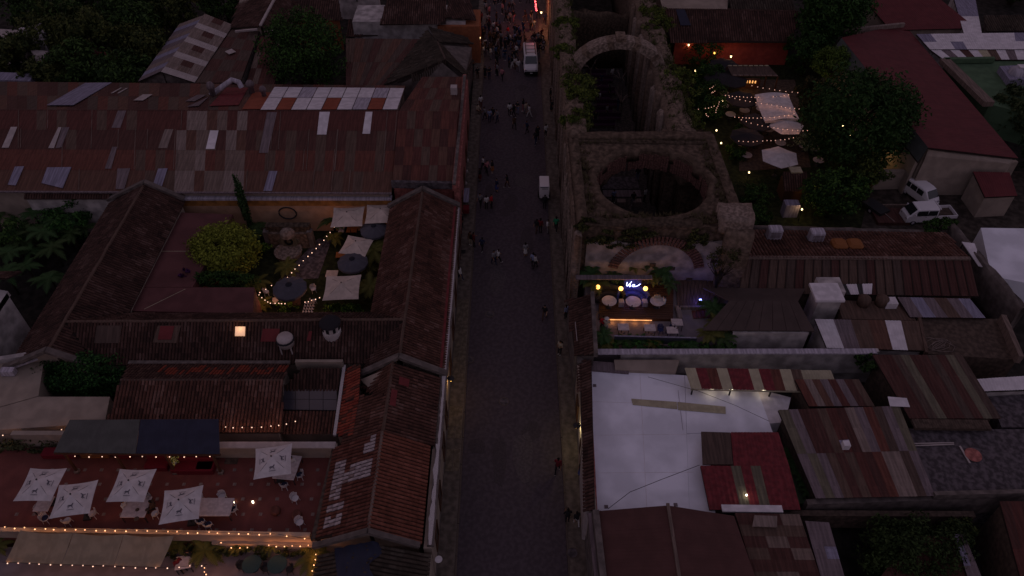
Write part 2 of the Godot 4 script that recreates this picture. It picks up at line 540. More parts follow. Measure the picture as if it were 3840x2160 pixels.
const COL := {"white": Color(0.48, 0.46, 0.45), "black": Color(0.02, 0.018, 0.02), "grey": Color(0.2, 0.19, 0.2), "red": Color(0.42, 0.02, 0.03), "blue": Color(0.06, 0.07, 0.2), "navy": Color(0.02, 0.025, 0.06),
	"green": Color(0.02, 0.2, 0.09), "cream": Color(0.36, 0.3, 0.22), "brown": Color(0.08, 0.045, 0.03), "pale blue": Color(0.2, 0.22, 0.34), "orange": Color(0.35, 0.12, 0.04), "denim": Color(0.06, 0.08, 0.14), "pink": Color(0.4, 0.16, 0.18), "dark red": Color(0.12, 0.015, 0.02)}
func person(at: Vector3, turn: float, pose: String, top: String, low: String, where: String, group := "", scale_ := 1.0, hat := "") -> Node3D:
	var what: String = {"walk": "walking", "walk2": "striding", "stand": "standing", "skirt": "standing in a skirt", "phone": "standing with forearms raised", "sit": "sitting", "bag": "walking with dark backpack", "carry": "holding forearms out"}[pose]
	var lab := "person, %s top, %s %s, %s %s%s" % [top, low, "skirt" if pose == "skirt" else "trousers", "standing" if pose == "skirt" else what, where, (" in " + hat + " hat") if hat else ""]
	var o := MeshInstance3D.new()
	o.mesh = body_mesh(pose)
	o.name = numbered("person"); add_child(o)
	o.position = at; o.rotation.y = turn; o.scale = Vector3.ONE * scale_ * (1.0 if pose != "skirt" else 0.94)
	tag(o, lab, "person", group)
	var skins := [Color(0.28, 0.15, 0.09), Color(0.22, 0.11, 0.065), Color(0.38, 0.22, 0.15)]
	var mats := [cloth(skins[int(absf(at.x * 37 + at.z * 11)) % 3]), cloth(Color(0.012, 0.009, 0.008)), cloth(COL[top]), cloth(COL[low]), cloth(Color(0.03, 0.025, 0.025) if int(at.z * 7) % 3 else Color(0.5, 0.48, 0.46))]
	for i in 5: o.set_surface_override_material(i, mats[i])
	if hat:
		var st := S(true)
		lathe(st, [Vector2(0.0, 1.69), Vector2(0.2, 1.685), Vector2(0.205, 1.695), Vector2(0.11, 1.7), Vector2(0.1, 1.8), Vector2(0.0, 1.815)], 14, Vector3(0, -0.45 if pose == "sit" else 0.0, 0.03))
		fin(st, o, "hat", cloth(COL[hat]))
	return o

# ---------- furniture ----------
func string_lights(label: String, runs: Array, group: String, mat: String, r := 0.055, e := 0.25, c := Color(1, 0.5, 0.22), sag := 0.12, every := 1) -> void:
	# runs: [from, to, number of bulbs]
	var t := thing("string_lights", label, "lights", Vector3.ZERO, 0.0, group)
	var bs := SphereMesh.new(); bs.radius = r; bs.height = r * 2.3; bs.radial_segments = 8; bs.rings = 5
	var k := 0
	for q in runs:
		var a: Vector3 = q[0]; var b: Vector3 = q[1]; var n: int = q[2]
		var pts := []
		for i in 13:
			var f := i / 12.0
			pts.append(a.lerp(b, f) + Vector3.DOWN * (4 * f * (1 - f) * sag))
		var st := S(); tube(st, pts, 0.012, 0.012, 4)
		fin(st, t, "cord", M.black)
		for i in n:
			var f := (i + 0.5) / n if n > 1 else 0.5
			var p := a.lerp(b, f) + Vector3.DOWN * (4 * f * (1 - f) * sag + 0.08) + Vector3(rng.randf_range(-0.06, 0.06), 0, rng.randf_range(-0.05, 0.05))
			part(t, "bulb", bs, M[mat], p)
			if k % every == 0: omni(t, p, c, e * 0.5 * every, r)
			k += 1
func sq_canopy(s: float, rise: float, scoop: float) -> SurfaceTool:
	var st := S()
	var n := 6
	for k in 4:
		var b := Basis(Vector3.UP, PI / 2 * k)
		for i in n:
			for j in n:
				var f := func(u: float, v: float) -> Vector3:
					# u from the peak to the hem, v across
					var x := (v * 2 - 1) * u * s / 2; var z := u * s / 2
					var y := rise * (1 - u) - sin(u * PI) * 0.05 - (1 - pow(v * 2 - 1, 2)) * 0.04 * u
					var pull := 1.0 - scoop * (1 - pow(v * 2 - 1, 2)) * u
					return b * Vector3(x, y, z * pull)
				quad(st, f.call(i / float(n), j / float(n)), f.call((i + 1.0) / n, j / float(n)), f.call((i + 1.0) / n, (j + 1.0) / n), f.call(i / float(n), (j + 1.0) / n))
	return st
func square_umbrella(label: String, at: Vector3, turn: float, s: float, h: float, m: Material, printed: bool, group: String) -> Node3D:
	# at = foot of the pole
	var t := thing("square_parasol", label, "umbrella", at, turn, group)
	var can := fin(sq_canopy(s, 0.55, 0.05), t, "canopy", m, Vector3(0, h, 0))
	var st := S(true); tube(st, [Vector3(0, 0.1, 0), Vector3(0, h + 0.6, 0)], 0.03, 0.03, 8); fin(st, t, "pole", M.darkmetal)
	var sf := S(true); ball(sf, Vector3(0, h + 0.62, 0), Vector3(0.06, 0.06, 0.06)); fin(sf, t, "finial", M.darkmetal)
	bp(t, "base", Vector3(0, 0.06, 0), Vector3(0.5, 0.12, 0.5), M.darkmetal)
	for k in 4:
		var b := Basis(Vector3.UP, PI / 2 * k)
		beam(t, "rib", b * Vector3(s * 0.03, h + 0.47, s * 0.03), b * Vector3(s * 0.48, h - 0.05, s * 0.48), 0.02, 0.03, M.darkmetal)
	if printed:
		for k in 4:
			var b := Basis(Vector3.UP, PI / 2 * k)
			var sp := S()
			var pt := func(x: float, y: float) -> Vector3: # marks lie on the panel, 12 mm proud
				var u := 0.52 + y
				return b * Vector3(x * s / 2, 0.55 * (1 - u) - sin(u * PI) * 0.05 + 0.012, u * s / 2 * (1.0 - 0.05 * u))
			# a running animal: body, neck, legs; then two lines of lettering
			for q in [[-0.1, -0.05, 0.06, -0.04, 0.09, 0.03, -0.08, 0.03], [0.04, -0.04, 0.12, -0.13, 0.15, -0.1, 0.09, 0.0], [-0.08, 0.02, -0.04, 0.03, -0.12, 0.12, -0.14, 0.1], [0.05, 0.02, 0.09, 0.02, 0.13, 0.11, 0.1, 0.12], [-0.13, -0.02, -0.09, -0.05, -0.09, 0.0, -0.16, 0.05]]:
				quad(sp, pt.call(q[0], q[1]), pt.call(q[2], q[3]), pt.call(q[4], q[5]), pt.call(q[6], q[7]))
			for i in 6:
				var x := -0.17 + i * 0.06
				quad(sp, pt.call(x, 0.17), pt.call(x + 0.04, 0.17), pt.call(x + 0.04, 0.21), pt.call(x, 0.21))
			fin(sp, can, "print", M.print)
	return t
func round_umbrella(label: String, at: Vector3, r: float, h: float, m: Material, group: String, seg := 12, vent := true, valance := 0.22) -> Node3D:
	var t := thing("round_parasol", label, "umbrella", at, 0.0, group)
	var st := S()
	var rings := []
	for p in [[1.0, -valance], [1.0, 0.0], [0.66, 0.2], [0.33, 0.36], [0.12, 0.46]]:
		var ring := []
		for i in seg:
			for hh in [0.0, 0.5]:
				var a: float = TAU * (i + hh) / seg
				var k: float = p[0] * r * (1.0 if hh == 0.0 else cos(PI / seg) * 0.99)
				ring.append(Vector3(cos(a) * k, p[1] + (0.04 * p[0] if hh == 0.0 else 0.0), sin(a) * k))
		rings.append(ring)
	for k in 4:
		for i in seg * 2: quad(st, rings[k][i], rings[k + 1][i], rings[k + 1][(i + 1) % (seg * 2)], rings[k][(i + 1) % (seg * 2)])
	for i in range(1, seg * 2 - 1): tri(st, rings[4][0], rings[4][i], rings[4][i + 1])
	var can := fin(st, t, "canopy", m, Vector3(0, h, 0))
	if vent:
		var sv := S(); lathe(sv, [Vector2(r * 0.2, 0.47), Vector2(r * 0.19, 0.5), Vector2(0.03, 0.6), Vector2(0.0, 0.61)], 10); fin(sv, can, "vent", M.darkvent)
	var sp := S(true); tube(sp, [Vector3(0, 0.1, 0), Vector3(0, h + 0.45, 0)], 0.03, 0.03, 8); fin(sp, t, "pole", M.darkmetal)
	var sb := S(); lathe(sb, [Vector2(0, 0), Vector2(0.28, 0), Vector2(0.28, 0.06), Vector2(0.06, 0.1), Vector2(0, 0.1)], 12); fin(sb, t, "base", M.darkmetal)
	for i in 8:
		var a := TAU * i / 8
		beam(t, "rib", Vector3(cos(a) * 0.1, h + 0.4, sin(a) * 0.1), Vector3(cos(a) * r * 0.95, h - 0.02, sin(a) * r * 0.95), 0.02, 0.02, M.darkmetal)
	return t
func table_sq(label: String, at: Vector3, w: float, d: float, turn: float, m: Material, group: String, ny := 0.74) -> Node3D:
	var t := thing("dining_table", label, "table", at, turn, group)
	var st := S(); rbox(st, Vector3(0, ny, 0), Vector3(w, 0.05, d), 0.015); fin(st, t, "table_top", m)
	for i in [-1, 1]:
		for j in [-1, 1]: bp(t, "leg", Vector3(i * (w / 2 - 0.06), ny / 2 - 0.01, j * (d / 2 - 0.06)), Vector3(0.05, ny - 0.03, 0.05), M.darkmetal)
	return t
func table_round(label: String, at: Vector3, r: float, m: Material, group: String) -> Node3D:
	var t := thing("round_table", label, "table", at, 0.0, group)
	var st := S(); lathe(st, [Vector2(0, 0.71), Vector2(r - 0.02, 0.71), Vector2(r, 0.73), Vector2(r - 0.015, 0.75), Vector2(0, 0.752)], 24); fin(st, t, "table_top", m)
	var s2 := S(true); lathe(s2, [Vector2(0, 0), Vector2(0.26, 0), Vector2(0.24, 0.04), Vector2(0.04, 0.08), Vector2(0.04, 0.71), Vector2(0, 0.71)], 12); fin(s2, t, "pedestal", M.darkmetal)
	return t
func tub_chair(label: String, at: Vector3, turn: float, m: Material, cushion, group: String) -> Node3D:
	var t := thing("tub_chair", label, "chair", at, turn, group)
	var st := S(); lathe(st, [Vector2(0, 0.41), Vector2(0.23, 0.41), Vector2(0.25, 0.43), Vector2(0.23, 0.45), Vector2(0, 0.45)], 12); fin(st, t, "seat", m)
	var sb := S()
	for i in 10: # a curved back of upright slats, open at the front (+z)
		var a := PI * (1.0 + (i + 0.5) / 10.0)
		var o := Vector3(cos(a) * 0.25, 0.44, sin(a) * 0.25)
		var e := Vector3(cos(a) * 0.3, 0.8 if i > 1 and i < 8 else 0.68, sin(a) * 0.3)
		beamst(sb, o, e, 0.07, 0.015)
	fin(sb, t, "backrest", m)
	for i in 4:
		var a := PI / 4 + PI / 2 * i
		beam(t, "leg", Vector3(cos(a) * 0.2, 0.42, sin(a) * 0.2), Vector3(cos(a) * 0.27, 0.0, sin(a) * 0.27), 0.035, 0.035, m)
	if cushion:
		var sc := S(true); lathe(sc, [Vector2(0, 0.451), Vector2(0.2, 0.451), Vector2(0.21, 0.48), Vector2(0.17, 0.51), Vector2(0, 0.515)], 12); fin(sc, t, "cushion", cushion)
	return t
func wall_lantern(label: String, at: Vector3, out: Vector3, c: Color, e: float, mat: String, group := "", capr := 0.17) -> void:
	var t := thing("wall_lantern", label, "lamp", at, 0.0, group)
	beam(t, "bracket", Vector3.ZERO, out, 0.04, 0.04, M.darkmetal)
	var o := out + Vector3(0, -0.1, 0)
	var sc := S(); lathe(sc, [Vector2(0, 0.1), Vector2(capr, 0.1), Vector2(capr * 0.85, 0.14), Vector2(0.03, 0.26), Vector2(0, 0.26)], 8, o); fin(sc, t, "cap", M.darkmetal)
	var sg := S(); lathe(sg, [Vector2(0, -0.2), Vector2(0.08, -0.2), Vector2(0.13, 0.1), Vector2(0, 0.1)], 8, o); fin(sg, t, "lamp_glass", M[mat])
	omni(t, o + Vector3(0, -0.05, 0), c, e, 0.1)

func P3(x: float, y: float, z: float) -> Vector3: return Vector3(x, y, z)
func C(r: float, g: float, b: float) -> Color: return Color(r, g, b)
func materials() -> void:
	noise_tex("blotch", 0.02, 0.76, 1.0, 1.0, 6, 3)
	noise_tex("grain", 0.07, 0.74, 1.0, 1.0, 4, 5)
	noise_tex("soft", 0.01, 0.9, 1.0, 1.0, 5, 9)
	noise_tex("cobbles", 0.05, 0.86, 1.0, 1.0, 5, 21)
	noise_tex("streak", 0.07, 0.79, 1.0, 10.0, 4, 31)
	noise_tex("stone", 0.03, 0.68, 1.0, 1.0, 7, 12)
	mt("deck", C(0.03, 0.02, 0.017)); mt("black", C(0.012, 0.012, 0.013)); mt("darkmetal", C(0.03, 0.028, 0.03), 0.5); mt("darkvent", C(0.02, 0.02, 0.028))
	mt("bark", C(0.05, 0.036, 0.026), 0.95, "grain", 0.6)
	var ta := mt("tile_any", C(1, 1, 1), 0.88); ta.vertex_color_use_as_albedo = true; ta.albedo_texture = TX.grain; ta.uv1_triplanar = true; ta.uv1_world_triplanar = true; ta.uv1_scale = Vector3.ONE * 0.9
	var lf := mt("leaf", C(1, 1, 1), 0.75); lf.vertex_color_use_as_albedo = true; lf.backlight_enabled = true; lf.backlight = Color(0.35, 0.35, 0.35)
	mt("palm", C(0.035, 0.062, 0.018), 0.7); mt("palm_yellow", C(0.085, 0.085, 0.018), 0.7); mt("fern", C(0.03, 0.07, 0.02), 0.7); mt("weed", C(0.055, 0.058, 0.018), 0.9); mt("dry_weed", C(0.075, 0.06, 0.03), 0.9); mt("grassblade", C(0.03, 0.045, 0.014), 0.9)
	mt("ground", C(0.035, 0.03, 0.026), 1.0, "stone", 9.0); mt("cobble_old", C(0.092, 0.074, 0.08), 0.85, "cobbles", 4.0); mt("cobble_new", C(0.066, 0.052, 0.058), 0.8, "cobbles", 3.0); mt("cobble", C(0.08, 0.062, 0.072), 0.8, "cobbles", 6.0); mt("walk", C(0.15, 0.12, 0.1), 0.9, "blotch", 4.0); mt("walk_pale", C(0.175, 0.138, 0.1), 0.9, "blotch", 3.0); mt("kerb", C(0.13, 0.1, 0.085), 0.9, "grain", 1.0)
	mt("lawn", C(0.028, 0.034, 0.012), 1.0, "stone", 5.0); mt("yard", C(0.07, 0.055, 0.045), 1.0, "stone", 8.0); mt("patio", C(0.115, 0.046, 0.046), 0.85, "soft", 6.0); mt("terrace", C(0.165, 0.052, 0.044), 0.8, "soft", 5.0); mt("terrace_grey", C(0.22, 0.18, 0.19), 0.85, "soft", 4.0)
	for r in [["rust1", 0.1, 0.034, 0.028], ["rust2", 0.13, 0.045, 0.033], ["rust3", 0.085, 0.036, 0.03], ["rust4", 0.12, 0.058, 0.042], ["rust5", 0.075, 0.03, 0.025], ["tan", 0.17, 0.12, 0.1], ["tan2", 0.22, 0.165, 0.145], ["greyt", 0.17, 0.13, 0.14], ["bluet", 0.24, 0.22, 0.3], ["silver", 0.42, 0.38, 0.44], ["brownt", 0.11, 0.068, 0.052], ["brownt2", 0.085, 0.055, 0.045], ["olive", 0.14, 0.12, 0.085]]:
		mt(r[0], C(r[1], r[2], r[3]) * 1.12, 0.75, "streak", 4.5)
	mt("white_sheet", C(0.68, 0.63, 0.66), 0.7, "soft", 3.0); mt("pale_sheet", C(0.42, 0.36, 0.35), 0.6, "soft", 3.0); mt("orange_sheet", C(0.26, 0.065, 0.035), 0.7, "soft", 3.0); mt("red_sheet", C(0.185, 0.028, 0.034), 0.6, "blotch", 3.0); mt("brick_roof", C(0.12, 0.025, 0.028), 0.75, "soft", 5.0); mt("cream_sheet", C(0.4, 0.35, 0.24), 0.6, "soft", 2.0); mt("green_skirt", C(0.085, 0.09, 0.088), 0.8, "soft", 4.0); mt("pavilion", C(0.075, 0.052, 0.047), 0.85, "soft", 4.0); mt("brown_roof", C(0.095, 0.042, 0.038), 0.8, "soft", 5.0)
	mt("white_roof", C(0.8, 0.8, 0.88), 0.8, "soft", 11.0); mt("white_wall", C(0.5, 0.45, 0.44), 0.9, "blotch", 9.0); mt("cream_wall", C(0.32, 0.255, 0.21), 0.9, "soft", 5.0); mt("cream_flat", C(0.33, 0.265, 0.215), 0.9, "soft", 5.0); mt("grey_wall", C(0.16, 0.13, 0.12), 0.95, "blotch", 5.0); mt("ochre", C(0.38, 0.17, 0.05), 0.9, "blotch", 6.0); mt("peach", C(0.45, 0.27, 0.17), 0.9, "soft", 4.0); mt("pinkwall", C(0.42, 0.15, 0.13), 0.9, "blotch", 3.0); mt("orange_wall", C(0.32, 0.11, 0.05), 0.9, "soft", 2.0); mt("brown_wall", C(0.1, 0.07, 0.055), 0.95, "blotch", 3.0); mt("dark_red_wall", C(0.17, 0.034, 0.036), 0.9, "soft", 3.0); mt("red_wall", C(0.3, 0.06, 0.05), 0.9, "soft", 3.0); mt("green_flat", C(0.08, 0.135, 0.075), 0.95, "soft", 4.0); mt("concrete", C(0.12, 0.1, 0.11), 0.95, "stone", 4.0); mt("flake", C(0.6, 0.55, 0.55), 0.9, "grain", 1.0)
	mt("stone", C(0.2, 0.14, 0.105), 0.98, "stone", 4.0); mt("stone_dark", C(0.1, 0.07, 0.05), 0.98, "stone", 3.0); mt("stone_pale", C(0.3, 0.225, 0.185), 0.98, "stone", 3.0); mt("brick", C(0.17, 0.085, 0.07), 0.95, "stone", 2.0); mt("stone_top", C(0.135, 0.092, 0.066), 0.98, "stone", 5.0); mt("plaster_old", C(0.36, 0.295, 0.275), 0.95, "blotch", 7.0); mt("dirt_dark", C(0.085, 0.07, 0.066), 1.0, "stone", 3.0)
	mt("cloth_white", C(0.62, 0.56, 0.56), 0.9, "soft", 2.0); mt("cloth_cream", C(0.58, 0.47, 0.4), 0.9, "soft", 2.0); mt("cloth_dark", C(0.085, 0.08, 0.098), 0.9, "soft", 2.0); mt("cloth_black", C(0.022, 0.02, 0.024), 0.9); mt("sail", C(0.33, 0.25, 0.17), 0.9, "soft", 2.0); mt("print", C(0.1, 0.09, 0.11), 0.9)
	mt("white_plastic", C(0.5, 0.46, 0.47), 0.5); mt("table_white", C(0.5, 0.42, 0.42), 0.6, "soft", 1.0); mt("wood", C(0.11, 0.05, 0.03), 0.7, "grain", 0.7); mt("wood_orange", C(0.3, 0.11, 0.035), 0.7, "grain", 0.7); mt("navy", C(0.02, 0.022, 0.05), 0.8); mt("navy_sofa", C(0.025, 0.03, 0.1), 0.8); mt("teal", C(0.02, 0.05, 0.055), 0.5); mt("sofa_red", C(0.13, 0.01, 0.018), 0.9); mt("purple", C(0.05, 0.015, 0.04), 0.9); mt("grey_green_roof", C(0.085, 0.085, 0.08), 0.6, "soft", 3.0); mt("navy_roof", C(0.028, 0.03, 0.055), 0.6, "soft", 3.0)
	mt("vehicle_white", C(0.66, 0.62, 0.64), 0.35, "", 1.0, 0.0, 0.5); mt("tyre", C(0.012, 0.012, 0.012), 0.9); mt("glass_dark", C(0.015, 0.018, 0.02), 0.08, "", 1.0, 0.0, 0.6); mt("bumper", C(0.01, 0.01, 0.012), 0.6); mt("skyglass", C(0.045, 0.045, 0.062), 0.3, "", 1.0, 0.0, 0.6); mt("plate", C(0.5, 0.5, 0.5), 0.6)
	glow("bulb_warm", C(1.0, 0.58, 0.4), 1.7); glow("bulb_garden", C(1.0, 0.5, 0.36), 0.75); glow("bulb_orange", C(1.0, 0.46, 0.2), 2.8); glow("bulb_red", C(1.0, 0.08, 0.1), 3.0); glow("lamp_warm", C(1.0, 0.72, 0.35), 4.0); glow("lamp_amber", C(1.0, 0.5, 0.08), 3.5); glow("neon_blue", C(0.45, 0.5, 1.0), 5.0); glow("spot_blue", C(0.25, 0.4, 1.0), 4.0); glow("skylight_lit", C(0.9, 0.42, 0.16), 0.55); glow("strip_amber", C(1.0, 0.4, 0.1), 0.9); glow("lamp_white", C(1.0, 0.85, 0.6), 4.0)
	PAL.old = [C(0.05, 0.026, 0.021), C(0.066, 0.033, 0.026), C(0.083, 0.041, 0.032), C(0.1, 0.051, 0.041), C(0.135, 0.076, 0.063)]
	PAL.mid = [C(0.075, 0.034, 0.026), C(0.1, 0.044, 0.032), C(0.12, 0.052, 0.038), C(0.145, 0.066, 0.05), C(0.19, 0.1, 0.08)]
	PAL.red = [C(0.175, 0.058, 0.036), C(0.21, 0.07, 0.044), C(0.235, 0.08, 0.052), C(0.27, 0.095, 0.063)]
	PAL.bright = [C(0.22, 0.04, 0.026), C(0.28, 0.055, 0.034), C(0.33, 0.075, 0.045), C(0.14, 0.05, 0.035)]
	PAL.moss = [C(0.045, 0.034, 0.026), C(0.06, 0.045, 0.034), C(0.075, 0.055, 0.042), C(0.09, 0.07, 0.055)]
	PAL.patched = [C(0.12, 0.04, 0.028), C(0.15, 0.052, 0.036), C(0.18, 0.068, 0.05), C(0.5, 0.42, 0.43), C(0.38, 0.31, 0.32), C(0.28, 0.2, 0.19)]

func _ready() -> void:
	var cam := Camera3D.new()
	cam.name = "camera"; add_child(cam)
	cam.position = Vector3(0, 49, 0); cam.rotation_degrees = Vector3(-44.3, 0, 0)
	cam.fov = 41.76; cam.near = 0.5; cam.far = 2000.0; cam.current = true
	var env := Environment.new()
	env.tonemap_mode = Environment.TONE_MAPPER_LINEAR
	env.tonemap_exposure = 1.0
	env.background_mode = Environment.BG_SKY
	var sm := ProceduralSkyMaterial.new()
	sm.sky_top_color = Color(0.555, 0.52, 0.61); sm.sky_horizon_color = Color(0.61, 0.535, 0.56); sm.sky_curve = 0.25
	sm.ground_bottom_color = Color(0.12, 0.1, 0.1); sm.ground_horizon_color = Color(0.4, 0.33, 0.38)
	sm.sky_energy_multiplier = 0.85; sm.ground_energy_multiplier = 0.3
	var sky := Sky.new(); sky.sky_material = sm
	env.sky = sky
	env.background_energy_multiplier = 1.0
	env.sdfgi_enabled = true; env.ssao_enabled = true; env.ssil_enabled = true
	var we := WorldEnvironment.new(); we.environment = env; we.name = "environment"; add_child(we)
	var sun := DirectionalLight3D.new()
	sun.name = "sun"; sun.light_energy = 0.04; sun.light_angular_distance = 40.0; sun.light_color = Color(1.0, 0.82, 0.86); sun.shadow_enabled = true
	sun.rotation_degrees = Vector3(-38, 200, 0); add_child(sun)
	rng.seed = 77
	materials(); make_tile()
	street(); left_street_row(); left_courtyard(); left_terrace(); left_far()
	ruins(); right_row(); right_yards(); right_far(); garden()
	vehicles(); crowd()

func street() -> void:
	var st := S(); quad(st, Vector3(-900, -0.02, 200), Vector3(-900, -0.02, -1500), Vector3(900, -0.02, -1500), Vector3(900, -0.02, 200)); setting("ground", st, M.ground)
	# cobbled roadway with a slight crown, cut in strips so that it rises to the middle
	var sr := S(true)
	for i in 12:
		for k in 60:
			var f := func(a: int, b: int) -> Vector3:
				var x := lerpf(-3.72, 3.75, a / 12.0)
				return Vector3(x, 0.004 + 0.07 * (1 - pow(x / 3.75, 2)) + sin(a * 7.3 + b * 3.1) * 0.006, 0.0 - b * 2.4)
			quad(sr, f.call(i, k), f.call(i, k + 1), f.call(i + 1, k + 1), f.call(i + 1, k))
	setting("road", sr, M.cobble)
	for s in [[-5.0, -3.86, "walk"], [3.9, 5.25, "walk"]]:
		var sw := S(); box(sw, Vector3((s[0] + s[1]) / 2, 0.06, -66), Vector3(s[1] - s[0], 0.12, 140)); setting("pavement", sw, M[s[2]])
		var kx: float = s[1] + 0.07 if s[0] < 0 else s[0] - 0.07
		var k := thing("kerb_line", "row of worn kerb stones along the %s pavement" % ("narrow" if s[0] < 0 else "ruin side"), "kerb")
		k.set_meta("kind", "structure"); k.remove_meta("category"); k.name = numbered("kerb")
		for i in 48:
			var sk := S(); rbox(sk, Vector3(kx + rng.randf_range(-0.01, 0.01), 0.065 + rng.randf_range(-0.008, 0.006), -6.0 - i * 2.4), Vector3(0.14, 0.14, 2.36), 0.02); fin(sk, k, "kerb_stone", M.kerb)
	# pale paving flags let into the left pavement, each a slab of its own
	var pv := thing("paving", "pale flagstones laid along the left pavement", "paving"); pv.set_meta("kind", "structure"); pv.remove_meta("category"); pv.name = numbered("pavement_flags")
	for r in [[-39.0, -47.5], [-33.5, -36.0], [-30.6, -32.0]]:
		var z: float = r[0]
		while z > r[1]:
			var sz := rng.randf_range(0.8, 1.2)
			for xx in [-4.72, -4.18]:
				var sf := S(); rbox(sf, Vector3(xx, 0.126, z - sz / 2), Vector3(0.5, 0.012, sz - 0.03), 0.004); fin(sf, pv, "flagstone", M.walk_pale)
			z -= sz
	# relaid and worn stretches of the roadway, uneven in outline
	var g := RandomNumberGenerator.new(); g.seed = 5
	for i in 26:
		var rp := S(); var pts := []
		var c := Vector3(g.randf_range(-2.6, 2.6), 0, g.randf_range(-22.0, -110.0)); var rx := g.randf_range(0.3, 1.0); var rz := g.randf_range(0.5, 2.6)
		for k in 11:
			var a := TAU * k / 11.0; var q := g.randf_range(0.7, 1.15)
			var p := c + Vector3(cos(a) * rx * q, 0, sin(a) * rz * q)
			pts.append(p + Vector3(0, 0.016 + 0.07 * (1 - pow(p.x / 3.75, 2)), 0))
		prism(rp, pts, -0.03)
		setting("road_repair", rp, M.cobble_old if i % 2 else M.cobble_new)
	# manhole covers
	var spots := [P3(-1.99, 0.08, -46.79), P3(-0.64, 0.08, -37.07), P3(4.12, 0.14, -24.22), P3(-3.63, 0.08, -41.45)]
	for i in spots.size():
		var mh := thing("manhole_cover", ["iron manhole cover in the roadway by the pale flags", "iron manhole cover in the middle of the cobbles", "iron manhole cover in the right pavement near the gabled roof", "iron manhole cover near the left kerb"][i], "manhole", spots[i])
		var sc := S(); lathe(sc, [Vector2(0, 0.0), Vector2(0.34, 0.0), Vector2(0.34, 0.012), Vector2(0, 0.014)], 18); fin(sc, mh, "lid", M.concrete)
		var sc2 := S(); lathe(sc2, [Vector2(0.35, 0.0), Vector2(0.42, 0.0), Vector2(0.42, 0.01), Vector2(0.35, 0.012)], 18); fin(sc2, mh, "rim", M.kerb)

func rusty(u, v, c, r) -> Material:
	# the long warehouse: rust of several ages, and a bleached stretch in the middle
	if u > 0.47 and u < 0.635 and (c + r) % 5 != 0: return M[["tan", "tan2", "tan", "tan2", "rust4"][(c * 3 + r) % 5]]
	if u > 0.68 and c % 3 == 1 and r > 0: return M[["brownt", "rust4", "brownt"][(c + r) % 3]]
	var k: int = (c * 7 + r * 13 + (c * c) % 5) % 17
	if k == 3 and r != 1: return M.brownt
	if k == 9: return M.brownt
	return M[["rust1", "rust2", "rust5", "rust3", "rust4"][(c * 5 + r * 3) % 5]]
func facade(parent, x: float, z0: float, z1: float, h: float, m: Material) -> void:
	bp(parent, "street_wall", Vector3(x, h / 2, (z0 + z1) / 2), Vector3(0.5, h, absf(z1 - z0)), m)
	bp(parent, "plinth", Vector3(x + (0.03 if x < 0 else -0.03), 0.4, (z0 + z1) / 2), Vector3(0.5, 0.8, absf(z1 - z0) - 0.02), M.grey_wall)
func cornice(parent, x: float, z0: float, z1: float, y: float, flaking := true) -> void:
	beam(parent, "cornice", Vector3(x, y, z0), Vector3(x, y, z1), 0.42, 0.3, M.grey_wall)
	if not flaking: return
	# limewash that has mostly flaked off: ragged strips left on the edge
	var st := S()
	var z := z0; var w := 0.08
	while z > z1:
		var dz := rng.randf_range(0.25, 0.6)
		var w2 := clampf(w + rng.randf_range(-0.1, 0.1), 0.06, 0.26)
		quad(st, Vector3(x - w, y + 0.156, z), Vector3(x + 0.05 + w * 0.3, y + 0.156, z), Vector3(x + 0.05 + w2 * 0.3, y + 0.156, z - dz), Vector3(x - w2, y + 0.156, z - dz))
		w = w2; z -= dz
	fin(st, parent, "flaking_limewash", M.flake)
